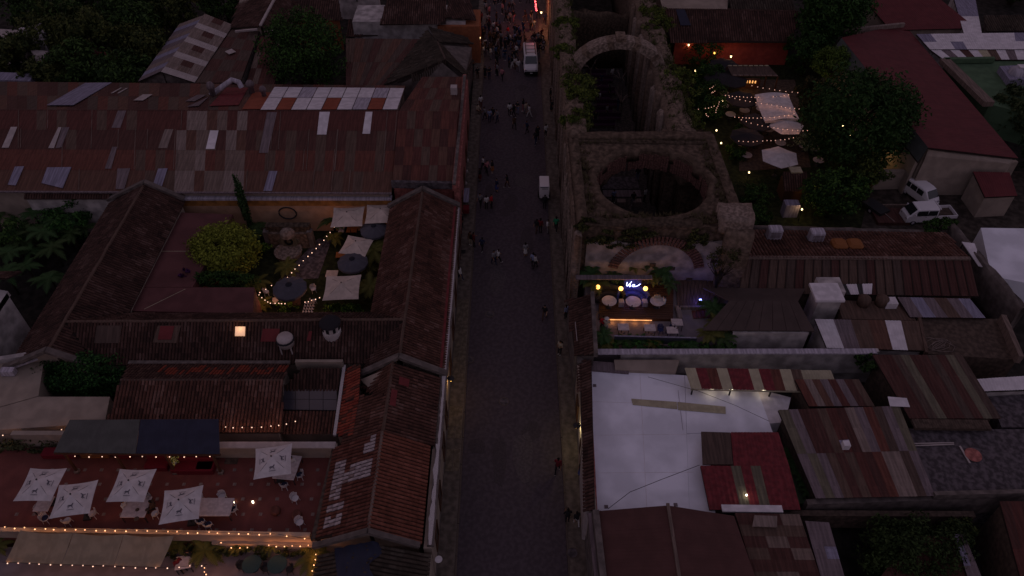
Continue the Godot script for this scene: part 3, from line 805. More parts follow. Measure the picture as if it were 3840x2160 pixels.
func left_street_row() -> void:
	# --- warehouse with the rusty roof
	var w := thing("warehouse", "long warehouse under rusty corrugated roof with pale skylight sheets", "building")
	var fq := [P3(-55.57, 7.5, -68.94), P3(-11.72, 7.5, -68.71), P3(-11.54, 5, -58.21), P3(-51.55, 5, -58.59)]
	var bq := [P3(-62.09, 5, -79.35), P3(-12.24, 5, -78.35), P3(-11.73, 7.5, -68.78), P3(-55.61, 7.5, -69.02)]
	sheets(w, fq, 42, 4, rusty)
	sheets(w, bq, 42, 2, func(u, v, c, r): return M[["rust3", "rust4", "brownt", "rust2", "brownt2", "rust5"][(c * 5 + r * 3) % 6]])
	mass(w, fq, M.cream_wall, 0.3); mass(w, bq, M.cream_wall, 0.3)
	ridge(w, fq[0], fq[1], M.rust3, 0.12)
	for i in 34: # bright laps where the sheets overlap
		var u := rng.randf(); var v0 := [0.0, 0.25, 0.5, 0.75][rng.randi() % 4] as float
		var v1 := minf(v0 + [0.25, 0.5][i % 2], 1.0)
		beam(w, "sheet_lap", bil(fq, u, v0) + Vector3(0, 0.09, 0), bil(fq, u, v1) + Vector3(0, 0.09, 0), 0.05, 0.02, M.tan)
	var lit := [[P3(-19.89, 7.45, -68.55), P3(-18.82, 7.45, -68.55), P3(-18.77, 6.72, -65.46), P3(-19.7, 6.72, -65.46), "white_sheet"], [P3(-15.12, 7.46, -68.55), P3(-14.42, 7.46, -68.54), P3(-14.36, 6.75, -65.56), P3(-15.13, 6.75, -65.56), "white_sheet"], [P3(-30.64, 6.83, -66.01), P3(-29.79, 6.83, -66.01), P3(-29.67, 6.26, -63.59), P3(-30.54, 6.26, -63.59), "white_sheet"], [P3(-51.06, 6.93, -66.52), P3(-50.41, 6.93, -66.52), P3(-50.29, 6.28, -63.77), P3(-50.97, 6.28, -63.78), "pale_sheet"], [P3(-46.21, 6.92, -66.46), P3(-45.89, 6.92, -66.46), P3(-45.74, 6.27, -63.72), P3(-46.3, 6.27, -63.72), "pale_sheet"], [P3(-45.81, 6.92, -66.46), P3(-45.08, 6.92, -66.46), P3(-45.02, 6.29, -63.82), P3(-45.58, 6.27, -63.72), "greyt"],
		[P3(-25.31, 7.43, -68.51), P3(-24.28, 7.44, -68.5), P3(-24.26, 6.14, -63.07), P3(-25.13, 6.14, -63.07), "greyt"], [P3(-23.73, 5.59, -60.75), P3(-22.92, 5.59, -60.75), P3(-23.03, 5.01, -58.32), P3(-23.84, 5.01, -58.32), "bluet"], [P3(-35.28, 6.87, -66.18), P3(-34.43, 6.87, -66.18), P3(-34.42, 6.28, -63.7), P3(-35.33, 6.28, -63.7), "tan2"], [P3(-39.95, 6.31, -63.86), P3(-39.47, 6.31, -63.86), P3(-39.25, 5.65, -61.07), P3(-39.87, 5.65, -61.07), "greyt"], [P3(-48.77, 5.7, -61.33), P3(-47.89, 5.71, -61.38), P3(-47.86, 5.15, -59.02), P3(-48.67, 5.17, -59.12), "bluet"], [P3(-45.58, 5.68, -61.23), P3(-43.21, 5.69, -61.27), P3(-43.22, 5.07, -58.68), P3(-45.47, 5.22, -59.31), "bluet"], [P3(-38.63, 5.65, -61.07), P3(-37.39, 5.66, -61.12), P3(-37.26, 5.05, -58.58), P3(-38.1, 5.05, -58.58), "greyt"], [P3(-34.65, 5.65, -61.06), P3(-33.73, 5.66, -61.11), P3(-33.73, 5.05, -58.52), P3(-34.61, 5.05, -58.52), "bluet"], [P3(-40.79, 7.47, -68.75), P3(-39.93, 7.47, -68.75), P3(-39.87, 6.91, -66.4), P3(-40.77, 6.91, -66.4), "greyt"],
		[P3(-49.13, 5.1, -78.72), P3(-46.18, 5.02, -78.95), P3(-46, 7.35, -70.06), P3(-48.76, 7.37, -70.02), "bluet"], [P3(-40.5, 6.25, -74.15), P3(-39.47, 6.24, -74.17), P3(-39.52, 6.83, -71.9), P3(-40.53, 6.84, -71.88), "pale_sheet"], [P3(-34.51, 6.23, -74.1), P3(-33.52, 6.22, -74.11), P3(-33.91, 6.85, -71.7), P3(-34.93, 6.86, -71.68), "greyt"], [P3(-33.34, 6.81, -71.85), P3(-33.03, 6.42, -73.35), P3(-32.85, 7.3, -69.99), P3(-33.99, 7.38, -69.69), "greyt"], [P3(-44.17, 5.57, -76.8), P3(-44, 5.57, -76.8), P3(-44.01, 6.16, -74.56), P3(-44.23, 6.16, -74.56), "pale_sheet"], [P3(-43.48, 5.61, -76.65), P3(-43.3, 5.61, -76.65), P3(-43.36, 6.15, -74.57), P3(-43.53, 6.15, -74.57), "pale_sheet"]]
	for q in lit: patch(w, "skylight_sheet", [q[0], q[1], q[2], q[3]], M[q[4]], 0.1)
	for q in [[P3(-32.32, 5.46, -77), P3(-29.86, 5.43, -77.05), P3(-28.8, 7.18, -70.33), P3(-31.74, 7.29, -70), "red_sheet"], [P3(-28.73, 5.93, -75.13), P3(-26.41, 5.91, -75.17), P3(-26.06, 7.53, -68.98), P3(-27.98, 7.54, -68.95), "orange_sheet"]]: patch(w, "painted_sheet", [q[0], q[1], q[2], q[3]], M[q[4]], 0.1)
	# the white and orange roof lights, pane by pane
	for i in 9:
		var a: float = i / 9.0; var b: float = (i + 1) / 9.0
		var q := [P3(-27, 5.36, -77.26), P3(-12.17, 5.35, -77.02), P3(-11.89, 7.43, -69.06), P3(-26.02, 7.6, -68.7)]
		for r in 2:
			var v0: float = [0.0, 0.5][r]; var v1: float = [0.48, 1.0][r]
			var m: Material = M.orange_sheet if r == 1 and i in [1, 4, 7] else (M.silver if (i + r) % 5 == 2 else M.white_sheet)
			patch(w, "roof_pane", [bil(q, a + 0.003, v0), bil(q, b - 0.003, v0), bil(q, b - 0.003, v1), bil(q, a + 0.003, v1)], m, 0.13)
	beam(w, "gutter", P3(-51.44, 4.98, -58.35), P3(-11.53, 4.97, -58.07), 0.18, 0.14, M.greyt)
	# vents on the ridge
	for v in [[P3(-32.76, 6.3, -73.98), 0.42, 1.6], [P3(-28.81, 6.2, -75), 0.45, 1.3], [P3(-27.05, 6.5, -73.63), 0.35, 1.1]]:
		var t := thing("roof_vent", ["squat capped steel vent on the rusty warehouse roof", "white drum vent on the rusty warehouse roof", "boxy grey vent beside the orange roof panes"][[0.42, 0.45, 0.35].find(v[1])], "vent", v[0])
		var sv := S(true); lathe(sv, [Vector2(0, -0.6), Vector2(v[1] * 0.7, -0.6), Vector2(v[1] * 0.7, v[2] * 0.5), Vector2(v[1], v[2] * 0.55), Vector2(v[1], v[2] * 0.8), Vector2(v[1] * 0.6, v[2]), Vector2(0, v[2])], 14); fin(sv, t, "drum", M.greyt)
	var du := thing("duct", "bent white ventilation duct lying on the warehouse roof", "duct", P3(-31.46, 6, -75.18))
	var sd := S(true); tube(sd, [Vector3(-1.6, 0.3, 1.2), Vector3(-0.3, 0.9, 0.2), Vector3(0.6, 1.3, -0.4), Vector3(1.3, 1.1, -0.3), Vector3(1.5, 0.5, -0.2)], 0.3, 0.3, 10); fin(sd, du, "pipe", M.silver)
	# --- street block at the end of the warehouse
	var b := thing("pink_street_block", "rusty roofed corner block with a pink wall on the street", "building")
	var f2 := [P3(-11.72, 7.5, -68.71), P3(-5.59, 7.5, -68.63), P3(-5.6, 5.6, -58.79), P3(-11.47, 5.6, -58.79)]
	var b2 := [P3(-10.35, 5.6, -79.27), P3(-5.59, 5.6, -79.27), P3(-5.59, 7.5, -68.63), P3(-11.72, 7.5, -68.71)]
	var pk := func(u, v, c, r): return M[["rust1", "rust2", "rust5", "rust4", "rust1", "brownt"][(c * 5 + r * 7) % 6]]
	sheets(b, f2, 7, 4, pk); sheets(b, b2, 6, 3, pk)
	mass(b, f2, M.pinkwall, 0.1); mass(b, b2, M.pinkwall, 0.1)
	facade(b, -5.28, -58.0, -78.5, 5.7, M.pinkwall)
	beam(b, "parapet", P3(-5.38, 6.1, -78.18), P3(-5.43, 6.1, -57.62), 0.4, 0.9, M.pinkwall)
	beam(b, "parapet_cap", P3(-5.34, 6.65, -77.71), P3(-5.42, 6.65, -57.25), 0.3, 0.16, M.grey_wall)
	beam(b, "end_parapet", P3(-11.51, 5.7, -58.59), P3(-5.57, 5.7, -58.4), 0.35, 0.7, M.concrete)
	bp(b, "vent_hood", P3(-6.31, 7.1, -73.76), Vector3(0.7, 0.9, 0.7), M.pale_sheet)
	for z in [-60.5, -64.5, -69.0, -73.5]:
		win(b, "window", Vector3(-5.04, 2.2, z), 1.2, 1.7, Vector3(1, 0, 0), M.wood, M.glass_dark)
	# --- wall behind the courtyard
	var wl := thing("courtyard_wall", "tall peach and ochre courtyard wall below the rusty roof", "wall")
	bp(wl, "plaster", Vector3(-23, 1.7, -58.35), Vector3(22.6, 3.4, 0.4), M.peach)
	bp(wl, "ochre_band", Vector3(-23, 3.8, -58.35), Vector3(22.6, 0.8, 0.36), M.ochre)
	bp(wl, "cap", Vector3(-23, 4.3, -58.3), Vector3(22.8, 0.24, 0.62), M.silver)
	var rg := S(true); var rp := []
	for i in 21: rp.append(Vector3(-22.0 + cos(TAU * i / 20) * 0.85, 2.55 + sin(TAU * i / 20) * 0.7, -58.1))
	tube(rg, rp, 0.07, 0.07, 6); var hoop := thing("wall_hoop", "iron ring ornament hanging on the peach wall", "ornament"); fin(rg, hoop, "ring", M.darkmetal)
	var ww := thing("garden_wall", "white garden wall with a tiled coping behind the palms", "wall")
	bp(ww, "plaster", Vector3(-42.6, 2.2, -58.4), Vector3(8.6, 4.4, 0.4), M.white_wall)
	tiles(ww, [Vector3(-46.9, 4.9, -58.6), Vector3(-38.6, 4.9, -58.6), Vector3(-38.6, 4.5, -57.9), Vector3(-46.9, 4.5, -57.9)], "old")

func left_courtyard() -> void:
	var h := thing("courtyard_house", "old tiled house built round the restaurant courtyard", "building")
	var A := Vector3(-34.7, 6.2, -57.8); var B := Vector3(-34.7, 6.2, -40.1)
	var planes := [
		[A, B, Vector3(-31.5, 4.2, -43), Vector3(-31.5, 4.2, -57.8)],
		[A, Vector3(-34.7, 6.2, -37.1), Vector3(-38.8, 4.0, -37.1), Vector3(-38.8, 4.0, -57.8)],
		[B, Vector3(-34.7, 6.2, -37.1), Vector3(-31.7, 4.3, -37.1)],
		[B, Vector3(-8.4, 6.2, -40.3), Vector3(-11.6, 4.2, -43), Vector3(-31.5, 4.2, -43)],
		[B, Vector3(-8.4, 6.2, -40.3), Vector3(-11.2, 4.35, -37.5), Vector3(-31.8, 4.35, -37.3)],
		[Vector3(-8.35, 6.2, -56.8), Vector3(-8.35, 6.2, -36.5), Vector3(-5.25, 4.3, -36.5), Vector3(-5.25, 4.3, -56.8)],
		[Vector3(-8.35, 6.2, -56.8), Vector3(-8.35, 6.2, -40.3), Vector3(-11.6, 4.2, -43), Vector3(-11.6, 4.2, -56.8)],
		[Vector3(-8.35, 6.2, -40.3), Vector3(-8.35, 6.2, -36.5), Vector3(-11.4, 4.33, -36.5), Vector3(-11.2, 4.45, -37.6)]]
	var parts := [0, 0, 0, 0, 180, 120, 0, 0]
	for i in planes.size():
		tiles(h, planes[i], "mid" if i in [5, 6] else "old", parts[i], 0.25 if i != 1 else 0.27)
		mass(h, planes[i], M.cream_wall, 0.5)
	ridge(h, A, Vector3(-34.7, 6.25, -37.1), M.brownt); ridge(h, B, Vector3(-8.4, 6.25, -40.3), M.brownt); ridge(h, Vector3(-8.35, 6.25, -56.8), Vector3(-8.35, 6.25, -36.5), M.brownt)
	for g in [[-36.4, -11.6, -5.0, -8.35], [-56.95, -11.8, -5.0, -8.35], [-37.0, -38.9, -31.5, -34.7], [-57.95, -38.9, -31.5, -34.7]]:
		beam(h, "gable_coping", Vector3(g[1], 4.35, g[0]), Vector3(g[3], 6.45, g[0]), 0.5, 0.25, M.grey_wall)
		beam(h, "gable_coping", Vector3(g[3], 6.45, g[0]), Vector3(g[2], 4.45, g[0]), 0.5, 0.25, M.grey_wall)
	cornice(h, -5.1, -36.5, -56.8, 4.15)
	facade(h, -5.28, -36.5, -56.9, 4.05, M.cream_wall)
	beam(h, "dark_red_fascia", Vector3(-5.42, 4.45, -36.5), Vector3(-5.42, 4.45, -56.8), 0.22, 0.2, M.dark_red_wall)
	for z in [-39.5, -43.5, -47.5, -52.0]: win(h, "window", Vector3(-5.04, 2.0, z), 1.3, 2.0, Vector3(1, 0, 0), M.wood, M.glass_dark)
	win(h, "door", Vector3(-5.04, 1.5, -54.8), 1.6, 2.8, Vector3(1, 0, 0), M.wood, M.wood)
	# roof lights, lantern turret, tank
	var f := patch(h, "lit_skylight", [P3(-21.42, 5.89, -39.74), P3(-20.65, 5.89, -39.74), P3(-20.63, 5.49, -39.15), P3(-21.39, 5.5, -39.14)], M.skylight_lit, 0.16, -0.06)
	omni(f, P3(-21.02, 5.7, -39.46) + Vector3(0, 0.5, 0), C(1.0, 0.5, 0.2), 0.15, 0.3)
	patch(h, "roof_patch", [P3(-27.42, 5.96, -39.8), P3(-25.64, 5.96, -39.81), P3(-25.88, 5.2, -38.67), P3(-27.69, 5.24, -38.71)], M.brownt, 0.14)
	patch(h, "roof_patch", [P3(-27.2, 5.93, -39.75), P3(-26.12, 5.92, -39.75), P3(-26.27, 5.34, -38.87), P3(-27.31, 5.34, -38.87)], M.dark_red_wall, 0.19)
	patch(h, "roof_patch", [P3(-19.28, 5.8, -39.62), P3(-17.96, 5.8, -39.62), P3(-18.05, 5.25, -38.79), P3(-19.4, 5.25, -38.79)], M.dark_red_wall, 0.14)
	patch(h, "roof_patch", [P3(-32.13, 5.98, -39.79), P3(-30.19, 5.97, -39.79), P3(-30.29, 5.22, -38.66), P3(-32.18, 5.22, -38.65)], M.brownt2, 0.14)
	patch(h, "roof_patch", [P3(-15.7, 5.69, -39.47), P3(-15.46, 5.68, -39.47), P3(-15.54, 5.27, -38.85), P3(-15.85, 5.27, -38.85)], M.dark_red_wall, 0.14)
	var tu := thing("roof_turret", "white round lantern turret with a dark cap on the tiled ridge", "turret", P3(-13.95, 5.9, -39.52))
	var s1 := S(); lathe(s1, [Vector2(0, -0.6), Vector2(0.72, -0.6), Vector2(0.72, 0.05), Vector2(0.66, 0.1), Vector2(0.66, 0.75), Vector2(0.72, 0.8), Vector2(0, 0.8)], 12); fin(s1, tu, "drum", M.white_wall)
	for i in 8:
		var a := TAU * i / 8 + 0.2
		bp(tu, "window", Vector3(cos(a) * 0.65, 0.44, sin(a) * 0.65), Vector3(0.22, 0.42, 0.1), M.glass_dark, PI / 2 - a)
	var s2 := S(); lathe(s2, [Vector2(0, 0.8), Vector2(0.85, 0.8), Vector2(0.78, 0.95), Vector2(0.4, 1.25), Vector2(0.05, 1.4), Vector2(0, 1.4)], 12); fin(s2, tu, "cap", M.cloth_black)
	var wt := thing("water_tank", "pale round water tank on a steel stand over the tiles", "tank", P3(-17.28, 4.6, -38.42))
	var s3 := S(true); lathe(s3, [Vector2(0, 0.9), Vector2(0.6, 0.9), Vector2(0.62, 1.6), Vector2(0.55, 1.75), Vector2(0, 1.8)], 16); fin(s3, wt, "tank_body", M.pale_sheet)
	var s4 := S(true); lathe(s4, [Vector2(0.63, 1.35), Vector2(0.7, 1.4), Vector2(0.7, 1.5), Vector2(0.63, 1.55)], 16); fin(s4, wt, "band", M.cloth_black)
	for i in 4: bp(wt, "leg", Vector3([-0.4, 0.4, 0.4, -0.4][i], 0.4, [-0.4, -0.4, 0.4, 0.4][i]), Vector3(0.09, 1.1, 0.09), M.pale_sheet)
	# courtyard floor, lawn and planting
	var sp := S(); prism(sp, [P3(-31.89, 3.8, -56.67), P3(-26.61, 3.8, -56.37), P3(-27.42, 3.8, -46.44), P3(-31.93, 3.8, -46.44)], 0.0); prism(sp, [P3(-31.94, 3.8, -46.39), P3(-22.09, 3.8, -46.39), P3(-21.47, 3.8, -43.32), P3(-31.91, 3.8, -43.6)], 0.0); setting("patio", sp, M.patio)
	var sg := S(); prism(sg, [Vector3(-31.2, 0.3, -58.1), Vector3(-11.9, 0.3, -58.1), Vector3(-11.9, 0.3, -43.0), Vector3(-31.2, 0.3, -43.0)], 0.0); setting("courtyard_lawn", sg, M.lawn)
	var ln := thing("patio_lines", "thin pale lines painted across the red patio", "marking")
	beam(ln, "line", P3(-31.72, 3.81, -51.06), P3(-27.53, 3.81, -51.06), 0.05, 0.008, M.cream_sheet); beam(ln, "line", P3(-30.65, 3.81, -43.78), P3(-27.96, 3.81, -46.19), 0.05, 0.008, M.cream_sheet)
	var pth := S(); prism(pth, [P3(-19.18, 0.34, -56.87), P3(-17.81, 0.34, -56.87), P3(-18.13, 0.34, -51.17), P3(-21.79, 0.34, -50.9)], 0.3); setting("courtyard_path", pth, M.concrete)
	var c0 := C(0.09, 0.08, 0.013); var c1 := C(0.165, 0.145, 0.024)
	tree("round_tree", "round clipped yellow green tree in the courtyard", foot(P3(-26.14, 3.4, -51.63)), 3.4, Vector3(2.9, 2.3, 2.7), 13000, 0.15, 17, c0, c1, 230, "", 0.1)
	var hd := thing("clipped_hedge", "low dark box hedge under the round courtyard tree", "hedge", Vector3(0, 2.6, 0) + foot(P3(-25.44, 3.4, -47.75)))
	part(hd, "foliage", crown_mesh(Vector3(3.1, 0.9, 0.7), 2600, 0.14, 60, 21, C(0.012, 0.025, 0.006), C(0.03, 0.05, 0.012), 0.3, 0.05), M.leaf, Vector3(0, 0.7, 0))
	var bg := tree("bougainvillea_bush", "small purple flowering bush at the end of the hedge", P3(-28.51, 3.3, -48.05), 0.6, Vector3(0.5, 0.5, 0.5), 500, 0.13, 31, C(0.03, 0.006, 0.035), C(0.06, 0.012, 0.07), 14)
	var cy := thing("cypress", "tall thin dark cypress rising in front of the rusty roof", "tree", Vector3(-25.6, 0.3, -57.3))
	var sc := S(true); tube(sc, [Vector3.ZERO, Vector3(-0.15, 6.4, 0)], 0.12, 0.03, 6); fin(sc, cy, "trunk", M.bark)
	part(cy, "crown", crown_mesh(Vector3(0.4, 3.6, 0.4), 3200, 0.12, 60, 41, C(0.014, 0.026, 0.01), C(0.03, 0.045, 0.018), 0.2, 0.2), M.leaf, Vector3(-0.1, 3.75, 0))
	var fo := thing("stone_fountain", "carved stone fountain front with a shell niche by the wall", "fountain", P3(-21.57, 0.3, -54.56))
	bp(fo, "back_wall", Vector3(0, 1.2, -1.6), Vector3(4.2, 2.4, 0.7), M.stone_dark)
	bp(fo, "face", Vector3(0, 0.9, -1.1), Vector3(3.8, 1.8, 0.4), M.stone)
	var sn := S(); lathe(sn, [Vector2(0, 1.6), Vector2(0.75, 1.6), Vector2(0.7, 2.0), Vector2(0.45, 2.3), Vector2(0, 2.4)], 14, Vector3(0, 0, -1.0)); fin(sn, fo, "pediment", M.stone_pale)
	var so := S()
	for i in 24:
		var a := TAU * i / 24.0; var b := TAU * (i + 1) / 24.0
		var ra := 0.95 + 0.12 * cos(a * 6); var rb := 0.95 + 0.12 * cos(b * 6)
		loft(so, [[Vector3(0, 0.95, -0.88), Vector3(cos(a) * ra, 0.95 + sin(a) * ra * 0.85, -0.88), Vector3(cos(b) * rb, 0.95 + sin(b) * rb * 0.85, -0.88)], [Vector3(0, 0.95, -0.8), Vector3(cos(a) * ra, 0.95 + sin(a) * ra * 0.85, -0.8), Vector3(cos(b) * rb, 0.95 + sin(b) * rb * 0.85, -0.8)]])
	fin(so, fo, "shell", M.olive)
	var so2 := S(); lathe(so2, [Vector2(0.22, 0.0), Vector2(0.42, 0.0), Vector2(0.42, 0.06), Vector2(0.22, 0.06)], 16); var rs := fin(so2, fo, "rosette", M.black, Vector3(0, 0.95, -0.8)); rs.rotation.x = PI / 2
	var sb := S(); lathe(sb, [Vector2(0, 0), Vector2(1.2, 0), Vector2(1.35, 0.5), Vector2(1.15, 0.5), Vector2(1.0, 0.35), Vector2(0, 0.35)], 20); fin(sb, fo, "basin", M.stone_pale)
	for x in [-1, 1]: bp(fo, "side_pier", Vector3(x * 2.1, 1.0, -1.2), Vector3(0.5, 2.0, 0.6), M.grey_wall)
	# parasols and furniture
	var pf := "cream square parasols in the courtyard"
	square_umbrella("cream square parasol against the peach wall, beside the palms", Vector3(0, 0.3, 0) + foot(P3(-15.69, 3.7, -56.37)), 0.06, 3.0, 3.2, M.cloth_cream, false, pf)
	square_umbrella("cream square parasol against the peach wall, beside the street wing", Vector3(0, 0.3, 0) + foot(P3(-12.55, 3.7, -56.74)), 0.06, 2.9, 3.3, M.cloth_cream, false, pf)
	square_umbrella("cream square parasol between the two slate round ones", Vector3(0, 0.3, 0) + foot(P3(-14.42, 3.1, -52.85)), -0.2, 2.6, 2.6, M.cloth_cream, false, pf)
	square_umbrella("cream square parasol next to the tiled south wing", P3(-14.86, 0.3, -47.32), 0.06, 3.1, 2.6, M.cloth_cream, false, pf)
	var pr := "slate round parasols in the courtyard"
	round_umbrella("slate round parasol overlapping a cream one near the street wing", Vector3(0, 0.3, 0) + foot(P3(-13.03, 3.2, -54.97)), 1.35, 2.8, M.cloth_dark, pr)
	round_umbrella("slate round parasol in the row along the street wing", P3(-14.46, 0.3, -50.67), 1.4, 2.5, M.cloth_dark, pr)
	round_umbrella("slate round parasol alone at the lawn's corner with string lights", P3(-19.47, 0.3, -47.32), 1.5, 2.5, M.cloth_dark, pr)
	table_sq("brown wooden table below the cream parasol by the peach wall", P3(-15.93, 0.3, -57.4), 1.3, 0.8, 0, M.wood_orange, "courtyard tables")
	table_sq("pale cloth table beside the parasol by the palms", P3(-16.72, 0.3, -57.4), 0.8, 0.8, 0, M.table_white, "courtyard tables")
	table_sq("small wooden table by the cream parasol of the middle", P3(-16.32, 0.3, -53.7), 0.9, 0.8, 0.1, M.wood_orange, "courtyard tables")
	table_sq("pale square table poking out beside the south cream parasol", P3(-16.71, 0.3, -51.05), 1.1, 0.9, 0, M.cloth_cream, "courtyard tables")
	table_sq("white table near the lone slate parasol", P3(-20.99, 0.3, -47.57), 0.9, 0.8, 0.2, M.cloth_cream, "courtyard tables")
	table_sq("table under the lone slate parasol", P3(-19.5, 0.3, -47.47), 1.2, 1.2, 0.2, M.wood, "courtyard tables")
	for p in [[P3(-18.17, 0.3, -49.36), 0.4], [P3(-22.4, 0.3, -48.99), 1.8], [P3(-17.89, 0.3, -47.82), 2.6]]: tub_chair("white woven chair on the courtyard lawn", p[0], p[1], M.white_plastic, null, "white courtyard chairs")
	# black and white checked rug: each triangle a patch of its own
	var ck := thing("checked_rug", "black and white triangle patterned rug on the courtyard floor", "rug")
	var q := [P3(-18.75, 0.31, -48.22), P3(-17.78, 0.31, -48.22), P3(-17.76, 0.31, -46.77), P3(-18.75, 0.31, -46.77)]
	slab(ck, "backing", q, -0.01, M.white_plastic)
	for i in 4:
		for j in 4:
			var a := bil(q, i / 4.0, j / 4.0); var b := bil(q, (i + 1) / 4.0, j / 4.0); var c := bil(q, (i + 1) / 4.0, (j + 1) / 4.0)
			var stt := S(); prism(stt, [a + Vector3(0, 0.006, 0), b + Vector3(0, 0.006, 0), c + Vector3(0, 0.006, 0)], -0.004); fin(stt, ck, "triangle", M.black)
	var pg := "feathery palms round the courtyard"
	for p in [[P3(-17.73, 0.3, -58.02), 1.6, 1.7, "palm", "dark feathery palm against the peach wall"], [P3(-18.82, 0.3, -59.71), 2.6, 1.5, "palm", "tall dark palm at the edge of the cream parasol"], [P3(-12.87, 0.3, -52.97), 2.2, 2.1, "palm_yellow", "yellow green palm beside the middle cream parasol"], [P3(-13.57, 0.3, -51.75), 1.2, 1.5, "palm_yellow", "low yellow palm between the slate parasols"], [P3(-12.64, 0.3, -48.33), 1.8, 1.9, "palm_yellow", "yellow palm by the south cream parasol"], [P3(-17.28, 0.3, -56.02), 1.0, 1.2, "palm_yellow", "small yellow palm at the path"], [P3(-21.05, 0.3, -51.75), 1.0, 1.5, "palm_yellow", "small yellow palm in front of the stone fountain"], [P3(-23.35, 0.3, -49.62), 1.0, 1.5, "palm_yellow", "low yellow palm by the lawn's lit corner"], [P3(-13.86, 1, -60.44), 3.2, 1.5, "palm", "slim palm in front of the ochre wall"], [P3(-16.79, 1, -61.09), 3.0, 1.4, "palm_yellow", "slim yellow palm in front of the ochre wall"], [P3(-24.9, 0.3, -56.92), 1.4, 1.5, "palm", "dark palm beside the stone fountain"], [P3(-22.38, 0.3, -47.07), 0.8, 1.3, "palm_yellow", "low yellow palm below the string lights"]]:
		palm("courtyard_palm", p[4], p[0], p[1], p[2], 13, int(absf(p[0].x * 100)), M[p[3]], pg)
	for p in [[P3(-20.14, 0.3, -46.92), 0.9], [P3(-15.51, 0.3, -46.48), 1.2], [P3(-14.42, 0.3, -46.34), 1.1], [P3(-24.72, 0.3, -54.56), 1.6]]:
		tree("leafy_bush", "leafy green bush along the courtyard's south side", p[0], 0.7, Vector3(p[1], 0.7, 0.6), 700, 0.15, int(absf(p[0].z * 50)), C(0.02, 0.035, 0.008), C(0.07, 0.1, 0.02), 20, "bushes along the courtyard's edge")
	string_lights("string of warm bulbs slanting down across the courtyard", [[P3(-16.9, 2.9, -57.43), P3(-17.05, 2.9, -55.15), 2], [P3(-17.05, 2.9, -55.15), P3(-20.66, 2.9, -47.36), 14]], "string lights in the courtyard", "bulb_warm", 0.045, 0.16, C(1, 0.4, 0.16), 0.1)
	string_lights("string of warm bulbs around the lone slate parasol", [[P3(-21.05, 2.6, -48.18), P3(-22.38, 2.4, -47.08), 3], [P3(-22.38, 2.4, -47.08), P3(-21.18, 2.2, -46.2), 4], [P3(-21.18, 2.2, -46.2), P3(-19.57, 2.2, -46.1), 5], [P3(-18.2, 2.2, -46.2), P3(-16.8, 2.2, -46.88), 5]], "string lights in the courtyard", "bulb_warm", 0.042, 0.16, C(1, 0.4, 0.16), 0.04)
	# garden on the far left
	var fp := "palms and ferns in the left garden"
	var spots := [P3(-50.33, 2.5, -59.18), P3(-49.41, 2.5, -60.14), P3(-46.81, 2.5, -57.93), P3(-46.14, 2.5, -59.5), P3(-43.76, 2.5, -56.71), P3(-42.86, 2.5, -58.24), P3(-47.26, 2.5, -54.35), P3(-45.23, 2.5, -53.21), P3(-44.51, 2.5, -54.93), P3(-41.64, 2.5, -56.71), P3(-44.58, 2.5, -51), P3(-45.45, 2.5, -49.41), P3(-43, 2.5, -53.21), P3(-47.56, 2.5, -60.47), P3(-47.71, 2.5, -56.11), P3(-42.3, 2.5, -55.51), P3(-46.37, 2.5, -52.09), P3(-44.54, 2.5, -57.62), P3(-45.91, 2.5, -55.51), P3(-41.7, 2.5, -49.41)]
	for i in spots.size():
		palm("garden_palm", "broad feathery fern palm in the walled left garden", foot(spots[i]), rng.randf_range(1.5, 3.0), rng.randf_range(1.4, 2.4), 11, 300 + i, M.fern if i % 3 else M.palm, fp, 0.9)
	tree("bougainvillea", "crimson bougainvillea spilling over the white garden wall", P3(-49.8, 0, -60.72), 4.0, Vector3(3.6, 1.3, 1.2), 2600, 0.17, 51, C(0.12, 0.004, 0.015), C(0.2, 0.01, 0.03), 50)
	tree("garden_tree", "dark leafy tree in the walled left garden", P3(-48.86, 0, -54.89), 2.6, Vector3(2.6, 1.8, 2.2), 2600, 0.2, 52, C(0.012, 0.025, 0.006), C(0.04, 0.06, 0.015), 40)
	tree("garden_shrub", "dark ivy mound beside the house's west eave", P3(-43.46, 0, -57.27), 2.4, Vector3(2.6, 1.6, 2.4), 2600, 0.17, 53, C(0.01, 0.03, 0.008), C(0.03, 0.06, 0.015), 40)
	var wh := thing("white_gabled_house", "white rendered house with a brown tiled roof at the garden's end", "building")
	bp(wh, "wall", Vector3(-46.4, 2.75, -40.5), Vector3(10.0, 5.5, 7.0), M.white_wall)
	tiles(wh, [Vector3(-52, 6.6, -44.5), Vector3(-41.2, 6.6, -44.5), Vector3(-41.2, 5.6, -46.4), Vector3(-52, 5.6, -46.4)], "old")
	tiles(wh, [Vector3(-52, 6.6, -44.5), Vector3(-44.2, 6.6, -44.5), Vector3(-44.2, 5.6, -36.9), Vector3(-52, 5.6, -36.9)], "old")
	var sl := S(); prism(sl, [Vector3(-44.1, 6.3, -44.2), Vector3(-41.4, 5.5, -44.2), Vector3(-41.4, 5.4, -37.0), Vector3(-44.1, 5.5, -37.0)], 5.0); fin(sl, wh, "white_slope", M.white_wall)

